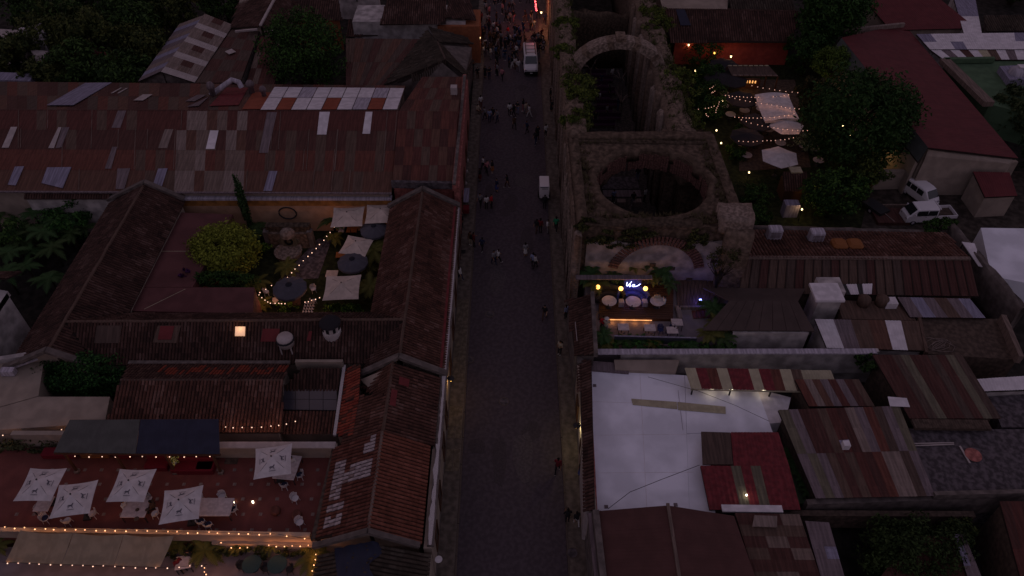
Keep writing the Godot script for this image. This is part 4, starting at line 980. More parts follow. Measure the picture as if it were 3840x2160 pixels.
func left_terrace() -> void:
	# --- middle tiled house
	var h := thing("middle_tiled_house", "dark tiled house with a band of new red tiles and a glass roof light", "building")
	var R0 := Vector3(-28.4, 6.0, -34.5); var R1 := Vector3(-16.6, 6.0, -34.5)
	var newtile := func(at: Vector3) -> int:
		if absf(at.z + 35.9 + sin(at.x * 2.1) * 0.25) < 0.5 and at.x > -26.5 and fmod(absf(at.x * 1.7), 1.0) > 0.25: return 1
		return [0, 4, 0, 3, 4, 2][int(absf(at.x * 91 + at.z * 57)) % 6]
	PAL.newband = [C(0.07, 0.034, 0.028), C(0.28, 0.06, 0.036), C(0.1, 0.05, 0.04), C(0.12, 0.065, 0.05), C(0.085, 0.042, 0.034)]
	var p1 := [R0, R1, Vector3(-16.9, 4.7, -37.1), Vector3(-29.2, 4.7, -37.1)]
	var p2 := [R0, R1, Vector3(-16.2, 4.5, -31.0), Vector3(-28.8, 4.5, -31.0)]
	tiles(h, p1, "newband", 0, 0.25, 0.42, newtile); tiles(h, p2, "mid", 240)
	for p in [p1, p2]: mass(h, p, M.cream_wall, 0.4)
	ridge(h, R0, R1, M.brownt2, 0.11)
	beam(h, "eave_coping", Vector3(-29.2, 4.75, -37.2), Vector3(-16.9, 4.75, -37.2), 0.3, 0.16, M.grey_wall)
	# --- small roofs and the glass roof light
	var g := thing("roof_light_house", "low roofs round a bluish glass roof light", "building")
	var a1 := [P3(-15.76, 4.9, -36.5), P3(-12.88, 4.9, -36.5), P3(-13.04, 4.1, -35.21), P3(-17.2, 4.1, -35.21)]
	tiles(g, a1, "old", 0); mass(g, a1, M.cream_wall, 0.2)
	bp(g, "upper_wall", P3(-14.63, 4.6, -37.1), Vector3(3.6, 1.0, 0.25), M.cream_wall)
	var gq := [P3(-17.28, 4.05, -35.21), P3(-13.11, 4.05, -35.21), P3(-12.81, 3.95, -33.31), P3(-16.9, 3.95, -33.38)]
	slab(g, "glass_bed", gq, -0.2, M.darkmetal)
	for i in 4:
		for j in 2: slab(g, "pane", [bil(gq, i / 4.0 + 0.006, j / 2.0 + 0.01), bil(gq, (i + 1) / 4.0 - 0.006, j / 2.0 + 0.01), bil(gq, (i + 1) / 4.0 - 0.006, (j + 1) / 2.0 - 0.01), bil(gq, i / 4.0 + 0.006, (j + 1) / 2.0 - 0.01)].map(func(p): return p + Vector3(0, 0.03, 0)), -0.02, M.skyglass)
	var a2 := [P3(-16.76, 4.2, -33.02), P3(-12.72, 4.2, -33.02), P3(-12.51, 3.8, -31.7), P3(-16.62, 3.8, -31.7)]
	tiles(g, a2, "mid", 120); mass(g, a2, M.cream_wall, 0.2)
	slab(g, "wall", [P3(-17.6, 3.7, -35.26), P3(-12.81, 3.7, -35.26), P3(-12.26, 3.7, -31.84), P3(-16.84, 3.7, -31.84)], 0.0, M.cream_wall)
	var rs := [P3(-12.72, 4.3, -37.2), P3(-11.41, 5, -36.77), P3(-11.06, 5, -33.52), P3(-11.23, 4.9, -30.4), P3(-12.42, 4.2, -30.88), P3(-12.51, 4.25, -33.91)]
	tiles(g, [rs[0], rs[1], rs[2], rs[5]], "bright", 150, 0.27); tiles(g, [rs[5], rs[2], rs[3], rs[4]], "bright", 150, 0.27)
	mass(g, [rs[0], rs[1], rs[3], rs[4]], M.cream_wall, 0.2)
	beam(g, "coping", rs[0] + Vector3(-0.1, 0.1, 0), rs[4] + Vector3(-0.1, 0.1, 0), 0.22, 0.2, M.flake)
	# --- street wing, old
	var s := thing("old_street_wing", "street wing under dark mottled tiles with hipped valleys", "building")
	var k0 := Vector3(-8.8, 6.1, -36.1); var k1 := Vector3(-8.8, 6.1, -29.9)
	var q1 := [k0, k1, Vector3(-5.7, 4.5, -29.9), Vector3(-5.7, 4.5, -36.1)]
	tiles(s, q1, "mid", 160, 0.28); mass(s, q1, M.cream_wall, 0.35)
	var q2 := [k0, Vector3(-8.8, 6.1, -33.0), P3(-9.86, 5.2, -33.55), Vector3(-11.7, 4.6, -36.1)]
	var q3 := [Vector3(-8.8, 6.1, -33.0), k1, Vector3(-12.0, 4.5, -29.9), P3(-10.92, 4.75, -33.89)]
	for p in [q2, q3]:
		tiles(s, p, "mid", 0, 0.27); mass(s, p, M.cream_wall, 0.35)
	ridge(s, k0, k1, M.brownt)
	cornice(s, -5.1, -29.9, -36.3, 4.3)
	facade(s, -5.28, -29.8, -36.4, 4.2, M.cream_wall)
	for p in [[P3(-8.01, 5.7, -36.49), 0.5], [P3(-8.23, 5.9, -34.63), 0.4]]: pass
	patch(s, "mended_patch", [Vector3(-8.2, 5.85, -34.9), Vector3(-7.5, 5.5, -34.9), Vector3(-7.5, 5.5, -34.2), Vector3(-8.2, 5.85, -34.2)], M.dark_red_wall, 0.1)
	patch(s, "mended_patch", [Vector3(-8.6, 6.05, -33.6), Vector3(-8.2, 5.85, -33.6), Vector3(-8.2, 5.85, -32.2), Vector3(-8.6, 6.05, -32.2)], M.dark_red_wall, 0.1)
	for z in [-31.5, -34.3]: win(s, "window", Vector3(-5.04, 2.0, z), 1.2, 1.9, Vector3(1, 0, 0), M.wood, M.glass_dark)
	# --- street wing, red tiles with whitewashed patches
	var n := thing("red_street_wing", "street wing of red tiles whose inner slope has whitewashed patches", "building")
	var m0 := Vector3(-8.75, 6.4, -29.7); var m1 := Vector3(-8.75, 6.4, -22.6)
	var t1 := [m0, m1, Vector3(-5.8, 4.75, -22.5), Vector3(-5.8, 4.75, -29.7)]
	var t2 := [m0, m1, Vector3(-12.3, 4.6, -22.9), Vector3(-12.1, 4.6, -29.7)]
	var white := func(at: Vector3) -> int:
		var k: int = int(absf(at.x * 91 + at.z * 57)) % 10
		var u: float = (at.x + 12.3) / 3.5; var v: float = (at.z + 29.7) / 7.0
		var on := (v > 0.18 and v < 0.62 and u > 0.1 and u < 0.42 - absf(v - 0.4) * 0.4) or (v > 0.28 and v < 0.46 and u > 0.4 and u < 0.92 and u + v * 1.6 > 0.95) or (v > 0.66 and v < 0.9 and u > 0.1 and u < 0.46 and u < 1.1 - v * 0.7 and not (v > 0.74 and v < 0.79)) or (v < 0.18 and u > 0.62 and u < 0.95 and u + v > 0.8)
		if on: return 3 if k < 6 else (4 if k < 9 else 5)
		return 3 if k == 9 and at.z > -27 and int(at.z * 13) % 7 == 0 else k % 3
	tiles(n, t1, "red", 120, 0.27, 0.44); tiles(n, t2, "patched", 180, 0.27, 0.44, white)
	for p in [t1, t2]: mass(n, p, M.cream_wall, 0.3)
	ridge(n, m0, m1, M.tan, 0.12)
	for e in [[-5.75, 4.8], [-12.35, 4.7]]: beam(n, "gable_coping", m1 + Vector3(0, 0.1, 0.15), Vector3(e[0], e[1], -22.4), 0.35, 0.25, M.grey_wall)
	cornice(n, -5.1, -22.5, -29.8, 4.5)
	facade(n, -5.28, -22.4, -29.7, 4.4, M.cream_wall)
	beam(n, "inner_gutter", Vector3(-12.3, 4.5, -29.7), Vector3(-12.5, 4.5, -22.9), 0.3, 0.2, M.brown_wall)
	for z in [-24.5, -27.5]: win(n, "window", Vector3(-5.04, 2.0, z), 1.2, 1.9, Vector3(1, 0, 0), M.wood, M.glass_dark)
	var l := thing("mossy_corner_roof", "lower mossy tiled roof with a satellite dish at the street corner", "building")
	var u1 := [P3(-8.71, 5.4, -22.02), P3(-5.62, 4.6, -22.17), P3(-4.35, 4.2, -20.45), P3(-6.7, 5.2, -19.04)]
	tiles(l, [Vector3(-8.6, 5.6, -22.1), Vector3(-8.6, 5.6, -18.5), Vector3(-5.2, 4.2, -18.5), Vector3(-5.2, 4.2, -22.1)], "moss", 150, 0.28)
	tiles(l, [Vector3(-8.6, 5.6, -22.1), Vector3(-8.6, 5.6, -18.5), Vector3(-12.0, 4.2, -18.5), Vector3(-12.0, 4.2, -22.1)], "moss", 100, 0.28)
	facade(l, -5.28, -18.4, -22.2, 4.0, M.cream_wall)
	bp(l, "wall", Vector3(-8.6, 2.0, -20.3), Vector3(6.0, 4.0, 3.4), M.cream_wall)
	var tp := thing("tarpaulin", "crumpled dark blue tarpaulin draped over the mossy roof", "tarpaulin")
	var stt := S(true)
	for i in 10:
		for j in 12:
			var f := func(a: float, b: float) -> Vector3:
				var x := lerpf(-11.0 + b * 0.08, -8.2 + sin(b * 0.9) * 0.3, a / 10.0); var z := lerpf(-22.2, -18.6, b / 12.0)
				return Vector3(x, 5.75 - absf(x + 8.6) * 0.4 + sin(a * 2.3 + b * 0.8) * 0.07 + sin(a * 5.1 - b) * 0.04, z)
			quad(stt, f.call(i, j), f.call(i, j + 1), f.call(i + 1, j + 1), f.call(i + 1, j))
	fin(stt, tp, "sheet", M.navy_roof)
	var di := thing("satellite_dish", "white satellite dish on the mossy corner eave", "dish", P3(-4.56, 4.3, -21.77))
	var sd := S(true); lathe(sd, [Vector2(0, 0), Vector2(0.12, 0.02), Vector2(0.24, 0.08), Vector2(0.23, 0.1), Vector2(0.12, 0.03), Vector2(0, 0.02)], 14); var dd := fin(sd, di, "dish", M.white_plastic); dd.rotation = Vector3(0.9, 0.3, 0)
	bp(di, "mast", Vector3(0, -0.2, -0.1), Vector3(0.05, 0.5, 0.05), M.darkmetal)
	# --- terrace
	var te := thing("roof_terrace", "red tiled roof terrace with pale inset tiles", "terrace"); te.set_meta("kind", "structure"); te.remove_meta("category")
	slab(te, "terrace_floor", [P3(-37.96, 3.5, -30.36), P3(-12.56, 3.5, -30.36), P3(-12.79, 3.5, -23.77), P3(-34.73, 3.5, -23.99)], 0.0, M.terrace)
	for r in 5:
		for c in 19:
			var p := Vector3(-33.0 + c * 1.15 + (r % 2) * 0.3, 3.506, -28.6 + r * 1.12)
			if p.x > -13.0: continue
			bp(te, "inset_tile", p, Vector3(0.22, 0.012, 0.22), M.tan2)
	var wa := thing("terrace_wall", "cream wall at the back of the roof terrace under the tiles", "wall")
	bp(wa, "plaster", Vector3(-16.6, 4.1, -29.75), Vector3(9.0, 1.3, 0.35), M.cream_wall)
	bp(wa, "plaster", Vector3(-30.5, 4.2, -30.7), Vector3(9.0, 1.4, 0.35), M.cream_wall)
	beam(wa, "coping", Vector3(-12.2, 4.8, -29.75), Vector3(-21.0, 4.8, -29.75), 0.5, 0.1, M.pale_sheet)
	bp(wa, "drain_grate", Vector3(-19.6, 3.52, -29.3), Vector3(0.9, 0.03, 0.5), M.brown_wall)
	var pa := thing("parapet", "cream parapet along the terrace edge carrying bulbs", "wall")
	beam(pa, "plaster", P3(-34.42, 3.9, -23.78), P3(-12.82, 3.9, -23.37), 0.3, 0.85, M.cream_wall)
	beam(pa, "plaster_low", P3(-19.22, 3, -23.32), P3(-12.51, 3, -23.16), 0.35, 1.2, M.cream_wall)
	# pergola
	var pe := thing("pergola", "flat pergola roof, half grey and half navy, on dark posts", "pergola")
	var r0 := [P3(-30.58, 6, -30.98), P3(-25.73, 6, -31.02), P3(-25.12, 5.9, -28.35), P3(-30.62, 5.9, -28.44)]; var r1 := [P3(-25.7, 6, -31.02), P3(-20.3, 6, -31.05), P3(-19.48, 5.9, -28.32), P3(-25.09, 5.9, -28.35)]
	sheets(pe, r0, 7, 1, func(u, v, c, r): return M.grey_green_roof, false, 0.02); sheets(pe, r1, 8, 1, func(u, v, c, r): return M.navy_roof, false, 0.02)
	beam(pe, "front_beam", r0[3] + Vector3(0, -0.1, 0), r1[2] + Vector3(0, -0.1, 0), 0.12, 0.14, M.wood); beam(pe, "back_beam", r0[0] + Vector3(0, -0.1, 0), r1[1] + Vector3(0, -0.1, 0), 0.12, 0.14, M.wood)
	for p in [P3(-30, 5.8, -28.45), P3(-26.57, 5.8, -28.38), P3(-23.19, 5.8, -28.35), P3(-20.05, 5.8, -28.35)]:
		beam(pe, "post", p, Vector3(p.x, 3.5, p.z), 0.14, 0.14, M.wood)
		bp(pe, "post_foot", Vector3(p.x, 3.6, p.z), Vector3(0.3, 0.2, 0.3), M.stone_pale)
	for p in [[P3(-24.53, 3.5, -28.93), 1.6], [P3(-21.97, 3.5, -28.67), 2.9], [P3(-21.16, 3.5, -28.74), 1.2]]:
		var so := thing("sofa", "dark red cloth covered bench under the pergola", "sofa", p[0], 0.0, "red benches under the pergola")
		var s1 := S(); rbox(s1, Vector3(0, 0.25, 0), Vector3(p[1], 0.5, 0.9), 0.06); fin(s1, so, "seat", M.sofa_red)
		var s2 := S(); rbox(s2, Vector3(0, 0.6, -0.4), Vector3(p[1], 0.5, 0.2), 0.05); fin(s2, so, "backrest", M.sofa_red)
	for p in [[P3(-31.63, 3.5, -29.38), 2.4, "sofa_red", "low red bench at the pergola's left end"], [P3(-29.15, 3.5, -29.44), 2.0, "wood_orange", "orange wooden bench under the grey pergola half"], [P3(-27.18, 3.5, -29.38), 1.2, "sofa_red", "red bench by the middle pergola post"]]:
		var so := thing("bench", p[3], "bench", p[0])
		var s1 := S(); rbox(s1, Vector3(0, 0.3, -0.4), Vector3(p[1], 0.45, 0.7), 0.05); fin(s1, so, "seat", M[p[2]])
	var fl := thing("flower_pot", "pale flower arrangement on the red bench under the pergola", "plant", P3(-23.24, 4, -28.83))
	part(fl, "flowers", crown_mesh(Vector3(0.45, 0.3, 0.4), 240, 0.1, 12, 61, C(0.2, 0.17, 0.05), C(0.5, 0.45, 0.25), 0.3, 0.1), M.leaf, Vector3(0, 0.35, 0))
	var sv := S(true); lathe(sv, [Vector2(0, 0), Vector2(0.14, 0), Vector2(0.2, 0.25), Vector2(0, 0.25)], 10); fin(sv, fl, "vase", M.white_plastic)
	# printed parasols
	var pg := "white printed parasols on the red terrace"
	for p in [[Vector3(-30.50, 3.5, -26.08), 0, 2.42, "white printed parasol standing by the terrace's west end, clear of its neighbour's front"], [Vector3(-27.89, 3.5, -25.03), 0.16, 2.42, "white printed parasol overlapping another over dark chairs"], [Vector3(-24.58, 3.5, -26.02), 0.0, 2.42, "white printed parasol over the table with people"], [Vector3(-20.93, 3.5, -24.64), 0.17, 2.42, "white printed parasol beside the long white table"], [Vector3(-15.85, 3.5, -27.83), 0.18, 2.42, "white printed parasol at the back wall with one diner"]]:
		square_umbrella(p[3], p[0], p[1], p[2], 2.3, M.cloth_white, true, pg)
	var tg := "white tables on the red terrace"
	table_sq("long white table next to a printed parasol", P3(-19.52, 3.5, -25.35), 2.4, 1.3, 0, M.table_white, tg)
	table_sq("white table under the back wall parasol", P3(-15.35, 3.5, -28.36), 1.5, 1.9, -0.1, M.table_white, tg)
	table_sq("white table with dark plates half under a printed parasol", P3(-24.59, 3.5, -25.35), 1.6, 1.5, 0, M.table_white, tg)
	table_sq("pale table under the two overlapping parasols", P3(-30.74, 3.5, -25.58), 1.0, 1.1, 0, M.table_white, tg)
	var cg := "white tub chairs on the red terrace"
	for c in [[P3(-18.34, 3.5, -25.35), PI / 2 + PI, "navy"], [P3(-20.19, 3.5, -24.5), PI, "navy"], [P3(-19.66, 3.5, -24.27), PI, "navy"], [P3(-20.83, 3.5, -26.23), 0, ""], [P3(-19.33, 3.5, -26.29), 0, ""], [P3(-14.47, 3.5, -27.95), -PI / 2, "navy"], [P3(-15.37, 3.5, -27.19), PI, "navy"], [P3(-14.43, 3.5, -26.17), 1.2, ""], [P3(-13.77, 3.5, -24.44), 0.9, ""], [P3(-28.91, 3.5, -24.55), PI, ""], [P3(-27.47, 3.5, -25.06), -PI / 2, ""], [P3(-23.37, 3.5, -25.06), -PI / 2, ""], [P3(-31, 3.5, -25.35), PI / 2, "navy"], [P3(-30.41, 3.5, -24.72), PI / 2, "navy"]]:
		tub_chair("white tub chair with a %s on the red terrace" % ("navy cushion" if c[2] else "bare seat"), c[0], c[1], M.white_plastic, M.navy if c[2] else null, cg + (" with cushions" if c[2] else ""))
	for p in [P3(-15.58, 3.5, -25.35), P3(-14.13, 3.5, -25.06)]:
		var sl := thing("clay_stool", "round brown clay stool on the red terrace", "stool", p, 0.0, "clay stools on the terrace")
		var s1 := S(true); lathe(s1, [Vector2(0, 0), Vector2(0.26, 0), Vector2(0.34, 0.2), Vector2(0.3, 0.42), Vector2(0.22, 0.44), Vector2(0.0, 0.38)], 14); fin(s1, sl, "body", M.rust2)
	for p in [[P3(-24.42, 4.28, -25.12), 0.13], [P3(-23.78, 4.28, -25.12), 0.13], [P3(-24.24, 4.28, -24.47), 0.17]]:
		var pl := thing("plate", "dark plate on the white terrace table", "plate", p[0], 0.0, "plates on the terrace table")
		var s1 := S(true); lathe(s1, [Vector2(0, 0), Vector2(p[1] * 0.6, 0), Vector2(p[1], 0.025), Vector2(p[1] * 0.6, 0.012), Vector2(0, 0.01)], 14); fin(s1, pl, "disc", M.brown_wall)
	for p in [P3(-18.39, 4, -25.82), P3(-17.15, 4, -25.79)]:
		pass
	var bl := thing("candle_lamps", "two small warm candle lamps on the terrace floor", "lamp")
	for p in [P3(-18.54, 3.6, -26.11), P3(-17.29, 3.6, -26.08)]:
		var s1 := S(true); lathe(s1, [Vector2(0, -0.1), Vector2(0.06, -0.1), Vector2(0.07, 0.08), Vector2(0, 0.1)], 8); fin(s1, bl, "lamp_glass", M.lamp_white, p)
	var sg := "string lights on the roof terrace"
	string_lights("string of bulbs under the pergola's front edge", [[P3(-29.74, 5.65, -28.33), P3(-19.77, 5.65, -28.33), 11]], sg, "bulb_warm", 0.038, 0.1, C(1, 0.42, 0.2), 0.05)
	string_lights("string of bulbs along the terrace parapet", [[P3(-32.67, 4.6, -23.74), P3(-15, 4.6, -23.28), 27], [P3(-14.75, 4.6, -23.25), P3(-12.55, 4.6, -22.93), 2]], sg, "bulb_orange", 0.04, 0.12, C(1, 0.4, 0.13), 0.03)
	string_lights("string of bulbs along the lower edge of the shade sails", [[P3(-31.5, 4.3, -21.56), P3(-21.56, 4.3, -21.21), 15], [P3(-21.56, 4.3, -21.21), P3(-18.81, 4.3, -21.41), 4]], sg, "bulb_warm", 0.038, 0.1, C(1, 0.4, 0.16), 0.05)
	string_lights("string of bulbs in front of the new red tiles' eave", [[P3(-20.37, 5.3, -30.92), P3(-16.6, 5.3, -31.05), 6], [P3(-16.6, 5.3, -31.05), P3(-14.91, 5.5, -31.38), 3]], sg, "bulb_warm", 0.038, 0.12, C(1, 0.42, 0.2), 0.05)
	string_lights("string of bulbs over the cream flat roof", [[P3(-35.91, 4.8, -30.6), P3(-31.33, 4.9, -31.03), 8]], sg, "bulb_warm", 0.038, 0.1, C(1, 0.42, 0.2), 0.05)
	string_lights("loose warm bulbs along the low parapet and the corner palm", [[P3(-18.87, 3.6, -23.12), P3(-18.62, 3.7, -23.23), 3], [P3(-18.14, 3.7, -22.86), P3(-16.56, 3.7, -22.8), 3], [P3(-15.75, 3.75, -22.94), P3(-12.71, 3.75, -22.94), 6], [P3(-12.36, 3.6, -22.67), P3(-12.49, 3.6, -21.23), 4], [P3(-19.22, 3.6, -21.7), P3(-19.01, 3.6, -20.98), 3]], sg, "bulb_orange", 0.038, 0.16, C(1, 0.35, 0.12), 0.02)
	# shade sails
	for q in [[P3(-30.96, 4.9, -23.36), P3(-27.56, 4.9, -23.18), P3(-27.87, 4.2, -21.46), P3(-31.38, 4.2, -21.61), "westernmost cream shade sail, its edge at the planting"], [P3(-27.53, 4.9, -23.18), P3(-24.35, 4.9, -23.07), P3(-24.61, 4.2, -21.41), P3(-27.84, 4.2, -21.46), "middle cream shade sail between two others"], [P3(-24.33, 4.9, -23.07), P3(-21.16, 4.9, -22.99), P3(-21.69, 4.2, -21.28), P3(-24.58, 4.2, -21.41), "cream shade sail ending beside the lower terrace plants"]]:
		var sa := thing("shade_sail", q[4], "shade sail", Vector3.ZERO, 0.0, "cream shade sails below the parapet")
		var s1 := S(true)
		for i in 8:
			for j in 8:
				var f := func(a: int, b: int) -> Vector3:
					var u := a / 8.0; var v := b / 8.0
					return bil(q, u, v) + Vector3.DOWN * (sin(u * PI) * sin(v * PI) * 0.22 + sin(v * PI) * 0.05) + Vector3(0, 0, sin(u * PI) * (0.12 if b == 0 else 0.0))
				quad(s1, f.call(i, j), f.call(i, j + 1), f.call(i + 1, j + 1), f.call(i + 1, j))
		fin(s1, sa, "cloth", M.sail)
	var lt := S(); prism(lt, [P3(-35.04, 2.4, -23.54), P3(-12.62, 2.4, -23.18), P3(-12.58, 2.4, -20.26), P3(-33.38, 2.4, -20.26)], 0.0); setting("lower_terrace", lt, M.terrace_grey)
	for p in [P3(-16.47, 2.4, -22), P3(-14.86, 2.4, -21.98)]: table_round("dark green round table on the lower grey terrace", p, 0.62, M.teal, "green round tables")
	for p in [[P3(-17.18, 2.4, -22), 1.2], [P3(-15.62, 2.4, -21.85), 1.4], [P3(-14.09, 2.4, -21.79), -1.4]]: tub_chair("dark metal chair at a green round table", p[0], p[1], M.darkmetal, null, "dark chairs on the lower terrace")
	table_sq("white laptop table on the lower terrace", P3(-20.82, 2.4, -22.11), 1.0, 0.9, 0.2, M.table_white, "")
	for p in [[P3(-19.64, 2.4, -22.86), 1.5], [P3(-21.57, 2.4, -23.27), 0.9], [P3(-17.53, 2.4, -23.18), 0.8], [P3(-15.47, 2.4, -23.18), 0.8], [P3(-12.59, 2.4, -22.32), 1.5], [P3(-33.03, 2.4, -23.13), 1.0]]:
		palm("terrace_palm", "potted yellowish palm at the lower terrace's edge", p[0], 0.9, p[1], 10, int(absf(p[0].x * 70)), M.palm_yellow, "palms on the lower terrace")
	for i in 7:
		var p := Vector3(-22.0 + i * 1.5, 2.6, -22.9)
		tree("planter_shrub", "scrubby planting behind the low parapet", p, 0.45, Vector3(0.75, 0.5, 0.4), 260, 0.15, 800 + i, C(0.03, 0.028, 0.012), C(0.06, 0.05, 0.02), 10, "planting behind the low parapet")
	# --- cream flat roof and the dark block of ivy
	var cf := thing("cream_flat_roofed_house", "house with a broad cream flat roof round a dark ivy block", "building")
	slab(cf, "flat_roof", [P3(-40.89, 4.4, -37), P3(-36.23, 4.4, -38.27), P3(-34.95, 4.4, -34.31), P3(-38.72, 4.4, -32.73)], 0.0, M.cream_flat)
	slab(cf, "flat_roof", [P3(-38.68, 4.4, -32.66), P3(-34.94, 4.4, -34.23), P3(-29.64, 4.4, -34.23), P3(-29.12, 4.4, -31.89), P3(-37.93, 4.4, -31.18)], 0.0, M.cream_flat)
	beam(cf, "coping", P3(-40.9, 4.6, -37.22), P3(-36.16, 4.6, -38.3), 0.4, 0.4, M.white_wall)
	bp(cf, "roof_box", P3(-38.01, 4.7, -36.36), Vector3(1.0, 0.5, 0.5), M.silver); beam(cf, "pipe", P3(-38.7, 4.6, -36.44), P3(-36.13, 4.7, -37.85), 0.25, 0.2, M.silver)
	var hb := tree("ivy_block", "dense dark green ivy covered block by the cream roof", foot(P3(-32.68, 3.8, -36.98)), 3.5, Vector3(3.7, 1.9, 1.5), 11000, 0.14, 71, C(0.008, 0.022, 0.008), C(0.025, 0.055, 0.015), 120, "", 0.06)
	var wb := thing("dry_planting", "ragged planting along the wall left of the pergola", "plant", P3(-33.11, 3.5, -30.22))
	part(wb, "foliage", crown_mesh(Vector3(3.0, 0.5, 0.6), 700, 0.14, 24, 72, C(0.03, 0.025, 0.014), C(0.06, 0.05, 0.03), 0.3, 0.2), M.leaf, Vector3(-1.2, 0.5, 0))
func left_far() -> void:
	# --- grey striped shed
	var sh := thing("striped_tin_shed", "shed with a pale striped tin gable roof", "building")
	var a := P3(-39.81, 6, -94.76); var b := P3(-40.51, 6, -79.83); var c := P3(-37.04, 4.6, -79.89); var d := P3(-36.4, 4.6, -94.54); var e := P3(-43.71, 4.6, -79.98); var f := P3(-43.6, 4.6, -95.11)
	var st := func(u, v, cc, r): return M[["tan2", "pale_sheet", "tan2", "rust3", "pale_sheet", "tan"][(cc * 3 + r * 2) % 6]]
	sheets(sh, [a, d, c, b], 3, 12, st); sheets(sh, [a, b, e, f], 12, 1, func(u, v, cc, r): return M[["tan2", "bluet", "greyt"][cc % 3]])
	mass(sh, [a, d, c, b], M.grey_wall, 0.3); mass(sh, [a, b, e, f], M.grey_wall, 0.3)
	var br := thing("brown_lean_to", "plain brown roof beside the striped shed", "building")
	var q := [P3(-36.43, 4.5, -94.75), P3(-32.03, 5.4, -91.15), P3(-31.17, 5.4, -78.45), P3(-37.03, 4.5, -80.07)]
	sheets(br, q, 3, 5, func(u, v, cc, r): return M[["brownt2", "rust3"][(cc + r) % 2]], true, 0.015); mass(br, q, M.grey_wall)
	patch(br, "skylight_sheet", [P3(-35.18, 5, -86.43), P3(-34.51, 5.05, -87.05), P3(-33.71, 5.1, -86.13), P3(-34.42, 5.05, -85.62)], M.pale_sheet, 0.16)
	var rr := thing("ridged_brown_house", "brown tiled house with white mortared ridge lines", "building")
	var m0 := P3(-31.49, 6.4, -98.94); var m1 := P3(-31.51, 6.4, -90.59)
	var l0 := [m0, m1, P3(-36.45, 4.8, -93.54), P3(-37.95, 4.8, -103.3)]; var l1 := [m0, m1, P3(-29.27, 4.8, -91.3), P3(-28.87, 4.8, -102.01)]
	for p in [l0, l1]:
		tiles(rr, p, "old", 0, 0.3, 0.5); mass(rr, p, M.cream_wall)
	beam(rr, "ridge_cap", m0 + Vector3(0, 0.12, 0), m1 + Vector3(0, 0.12, 0), 0.3, 0.2, M.pale_sheet)
	beam(rr, "end_cap", m1 + Vector3(0.8, -0.5, 0), m1 + Vector3(3.0, -1.0, -0.3), 0.3, 0.2, M.pale_sheet); beam(rr, "end_cap", m1 + Vector3(-0.5, -0.4, 0), m1 + Vector3(-3.5, -0.9, -0.5), 0.3, 0.2, M.pale_sheet)
	var r2 := thing("rusty_shed_by_tree", "rusty tin roof half hidden by the big dark tree", "building")
	var q2 := [P3(-31.71, 5.2, -90.25), P3(-28.32, 5.2, -89.6), P3(-27.78, 4.4, -79.79), P3(-31.12, 4.4, -79.79)]
	sheets(r2, q2, 5, 3, func(u, v, cc, r): return M[["rust1", "tan", "rust3", "rust5"][(cc * 3 + r) % 4]]); mass(r2, q2, M.grey_wall)
	var r3 := thing("streaked_tin_roof", "broad brown streaked tin roof behind the big dark tree", "building")
	var q3 := [P3(-20.66, 5.6, -88.89), P3(-10.02, 5.6, -88.68), P3(-14.98, 4.4, -79.6), P3(-19.39, 4.4, -79.6)]
	sheets(r3, q3, 9, 2, func(u, v, cc, r): return M[["brownt", "rust3", "brownt2", "rust4"][(cc * 3 + r) % 4]]); mass(r3, q3, M.grey_wall)
	var mo := thing("mossy_hip_roof_house", "house under a mossy grey hipped tile roof at the street", "building")
	var t0 := P3(-9.11, 6.2, -86.82); var t1 := P3(-7.85, 6.2, -82.3)
	for p in [[t0, t1, P3(-14.91, 4.6, -79.25), P3(-10.56, 4.8, -90.42)], [t1, P3(-13.35, 4.7, -79.8), P3(-10.58, 4.6, -80.91), P3(-5.54, 4.6, -81.29)], [t0, t1, P3(-5.45, 4.6, -81.29), P3(-4.9, 4.6, -89.53)], [t0, P3(-4.9, 4.6, -89.53), P3(-5.97, 4.8, -91.08), P3(-10.49, 4.8, -90.75)]]:
		tiles(mo, p, "moss", 0, 0.28, 0.45); mass(mo, p, M.grey_wall)
	ridge(mo, t0, t1, M.brownt2)
	var wo := thing("white_and_orange_house", "white house with small barred windows and an orange end by the lamp", "building")
	bp(wo, "white_wall", P3(-13.3, 2.8, -96.12), Vector3(14.6, 5.6, 5.0), M.white_wall)
	var hx := P3(-6.9, 2.6, -95.61)
	bp(wo, "orange_wall", hx, Vector3(5.4, 5.2, 5.0), M.orange_wall)
	for p in [P3(-16.56, 4, -94.77), P3(-13.16, 4, -94.77)]: win(wo, "window", p + Vector3(0, 0, 0.55), 1.5, 0.9, Vector3(0, 0, 1), M.darkmetal, M.glass_dark)
	for p in [[P3(-16.94, 5.7, -92.76), P3(-8.46, 5.7, -92.99), P3(-8.64, 7.2, -97.45), P3(-16.3, 7.2, -97.45)], [P3(-8.6, 5.7, -93.67), P3(-4.62, 5.7, -93.9), P3(-5.65, 7, -97.91), P3(-8.23, 7.2, -97.45)]]: tiles(wo, [p[3], p[2], p[1], p[0]], "old", 0, 0.28, 0.45)
	var cw := thing("white_chapel_front", "white curved gable front with a small dark cross", "building")
	var s := S(); var base := P3(-22.67, 0, -106.53)
	var prof := [Vector3(-3.6, 0, 0), Vector3(3.6, 0, 0), Vector3(3.6, 5.0, 0), Vector3(2.0, 5.0, 0), Vector3(1.2, 5.8, 0), Vector3(0.6, 6.6, 0), Vector3(-0.6, 6.6, 0), Vector3(-1.2, 5.8, 0), Vector3(-2.0, 5.0, 0), Vector3(-3.6, 5.0, 0)]
	var fr := prof.map(func(p): return p + base); var bk := prof.map(func(p): return p + base + Vector3(0, 0, -0.6))
	loft(s, [bk, fr]); fin(s, cw, "front", M.white_wall)
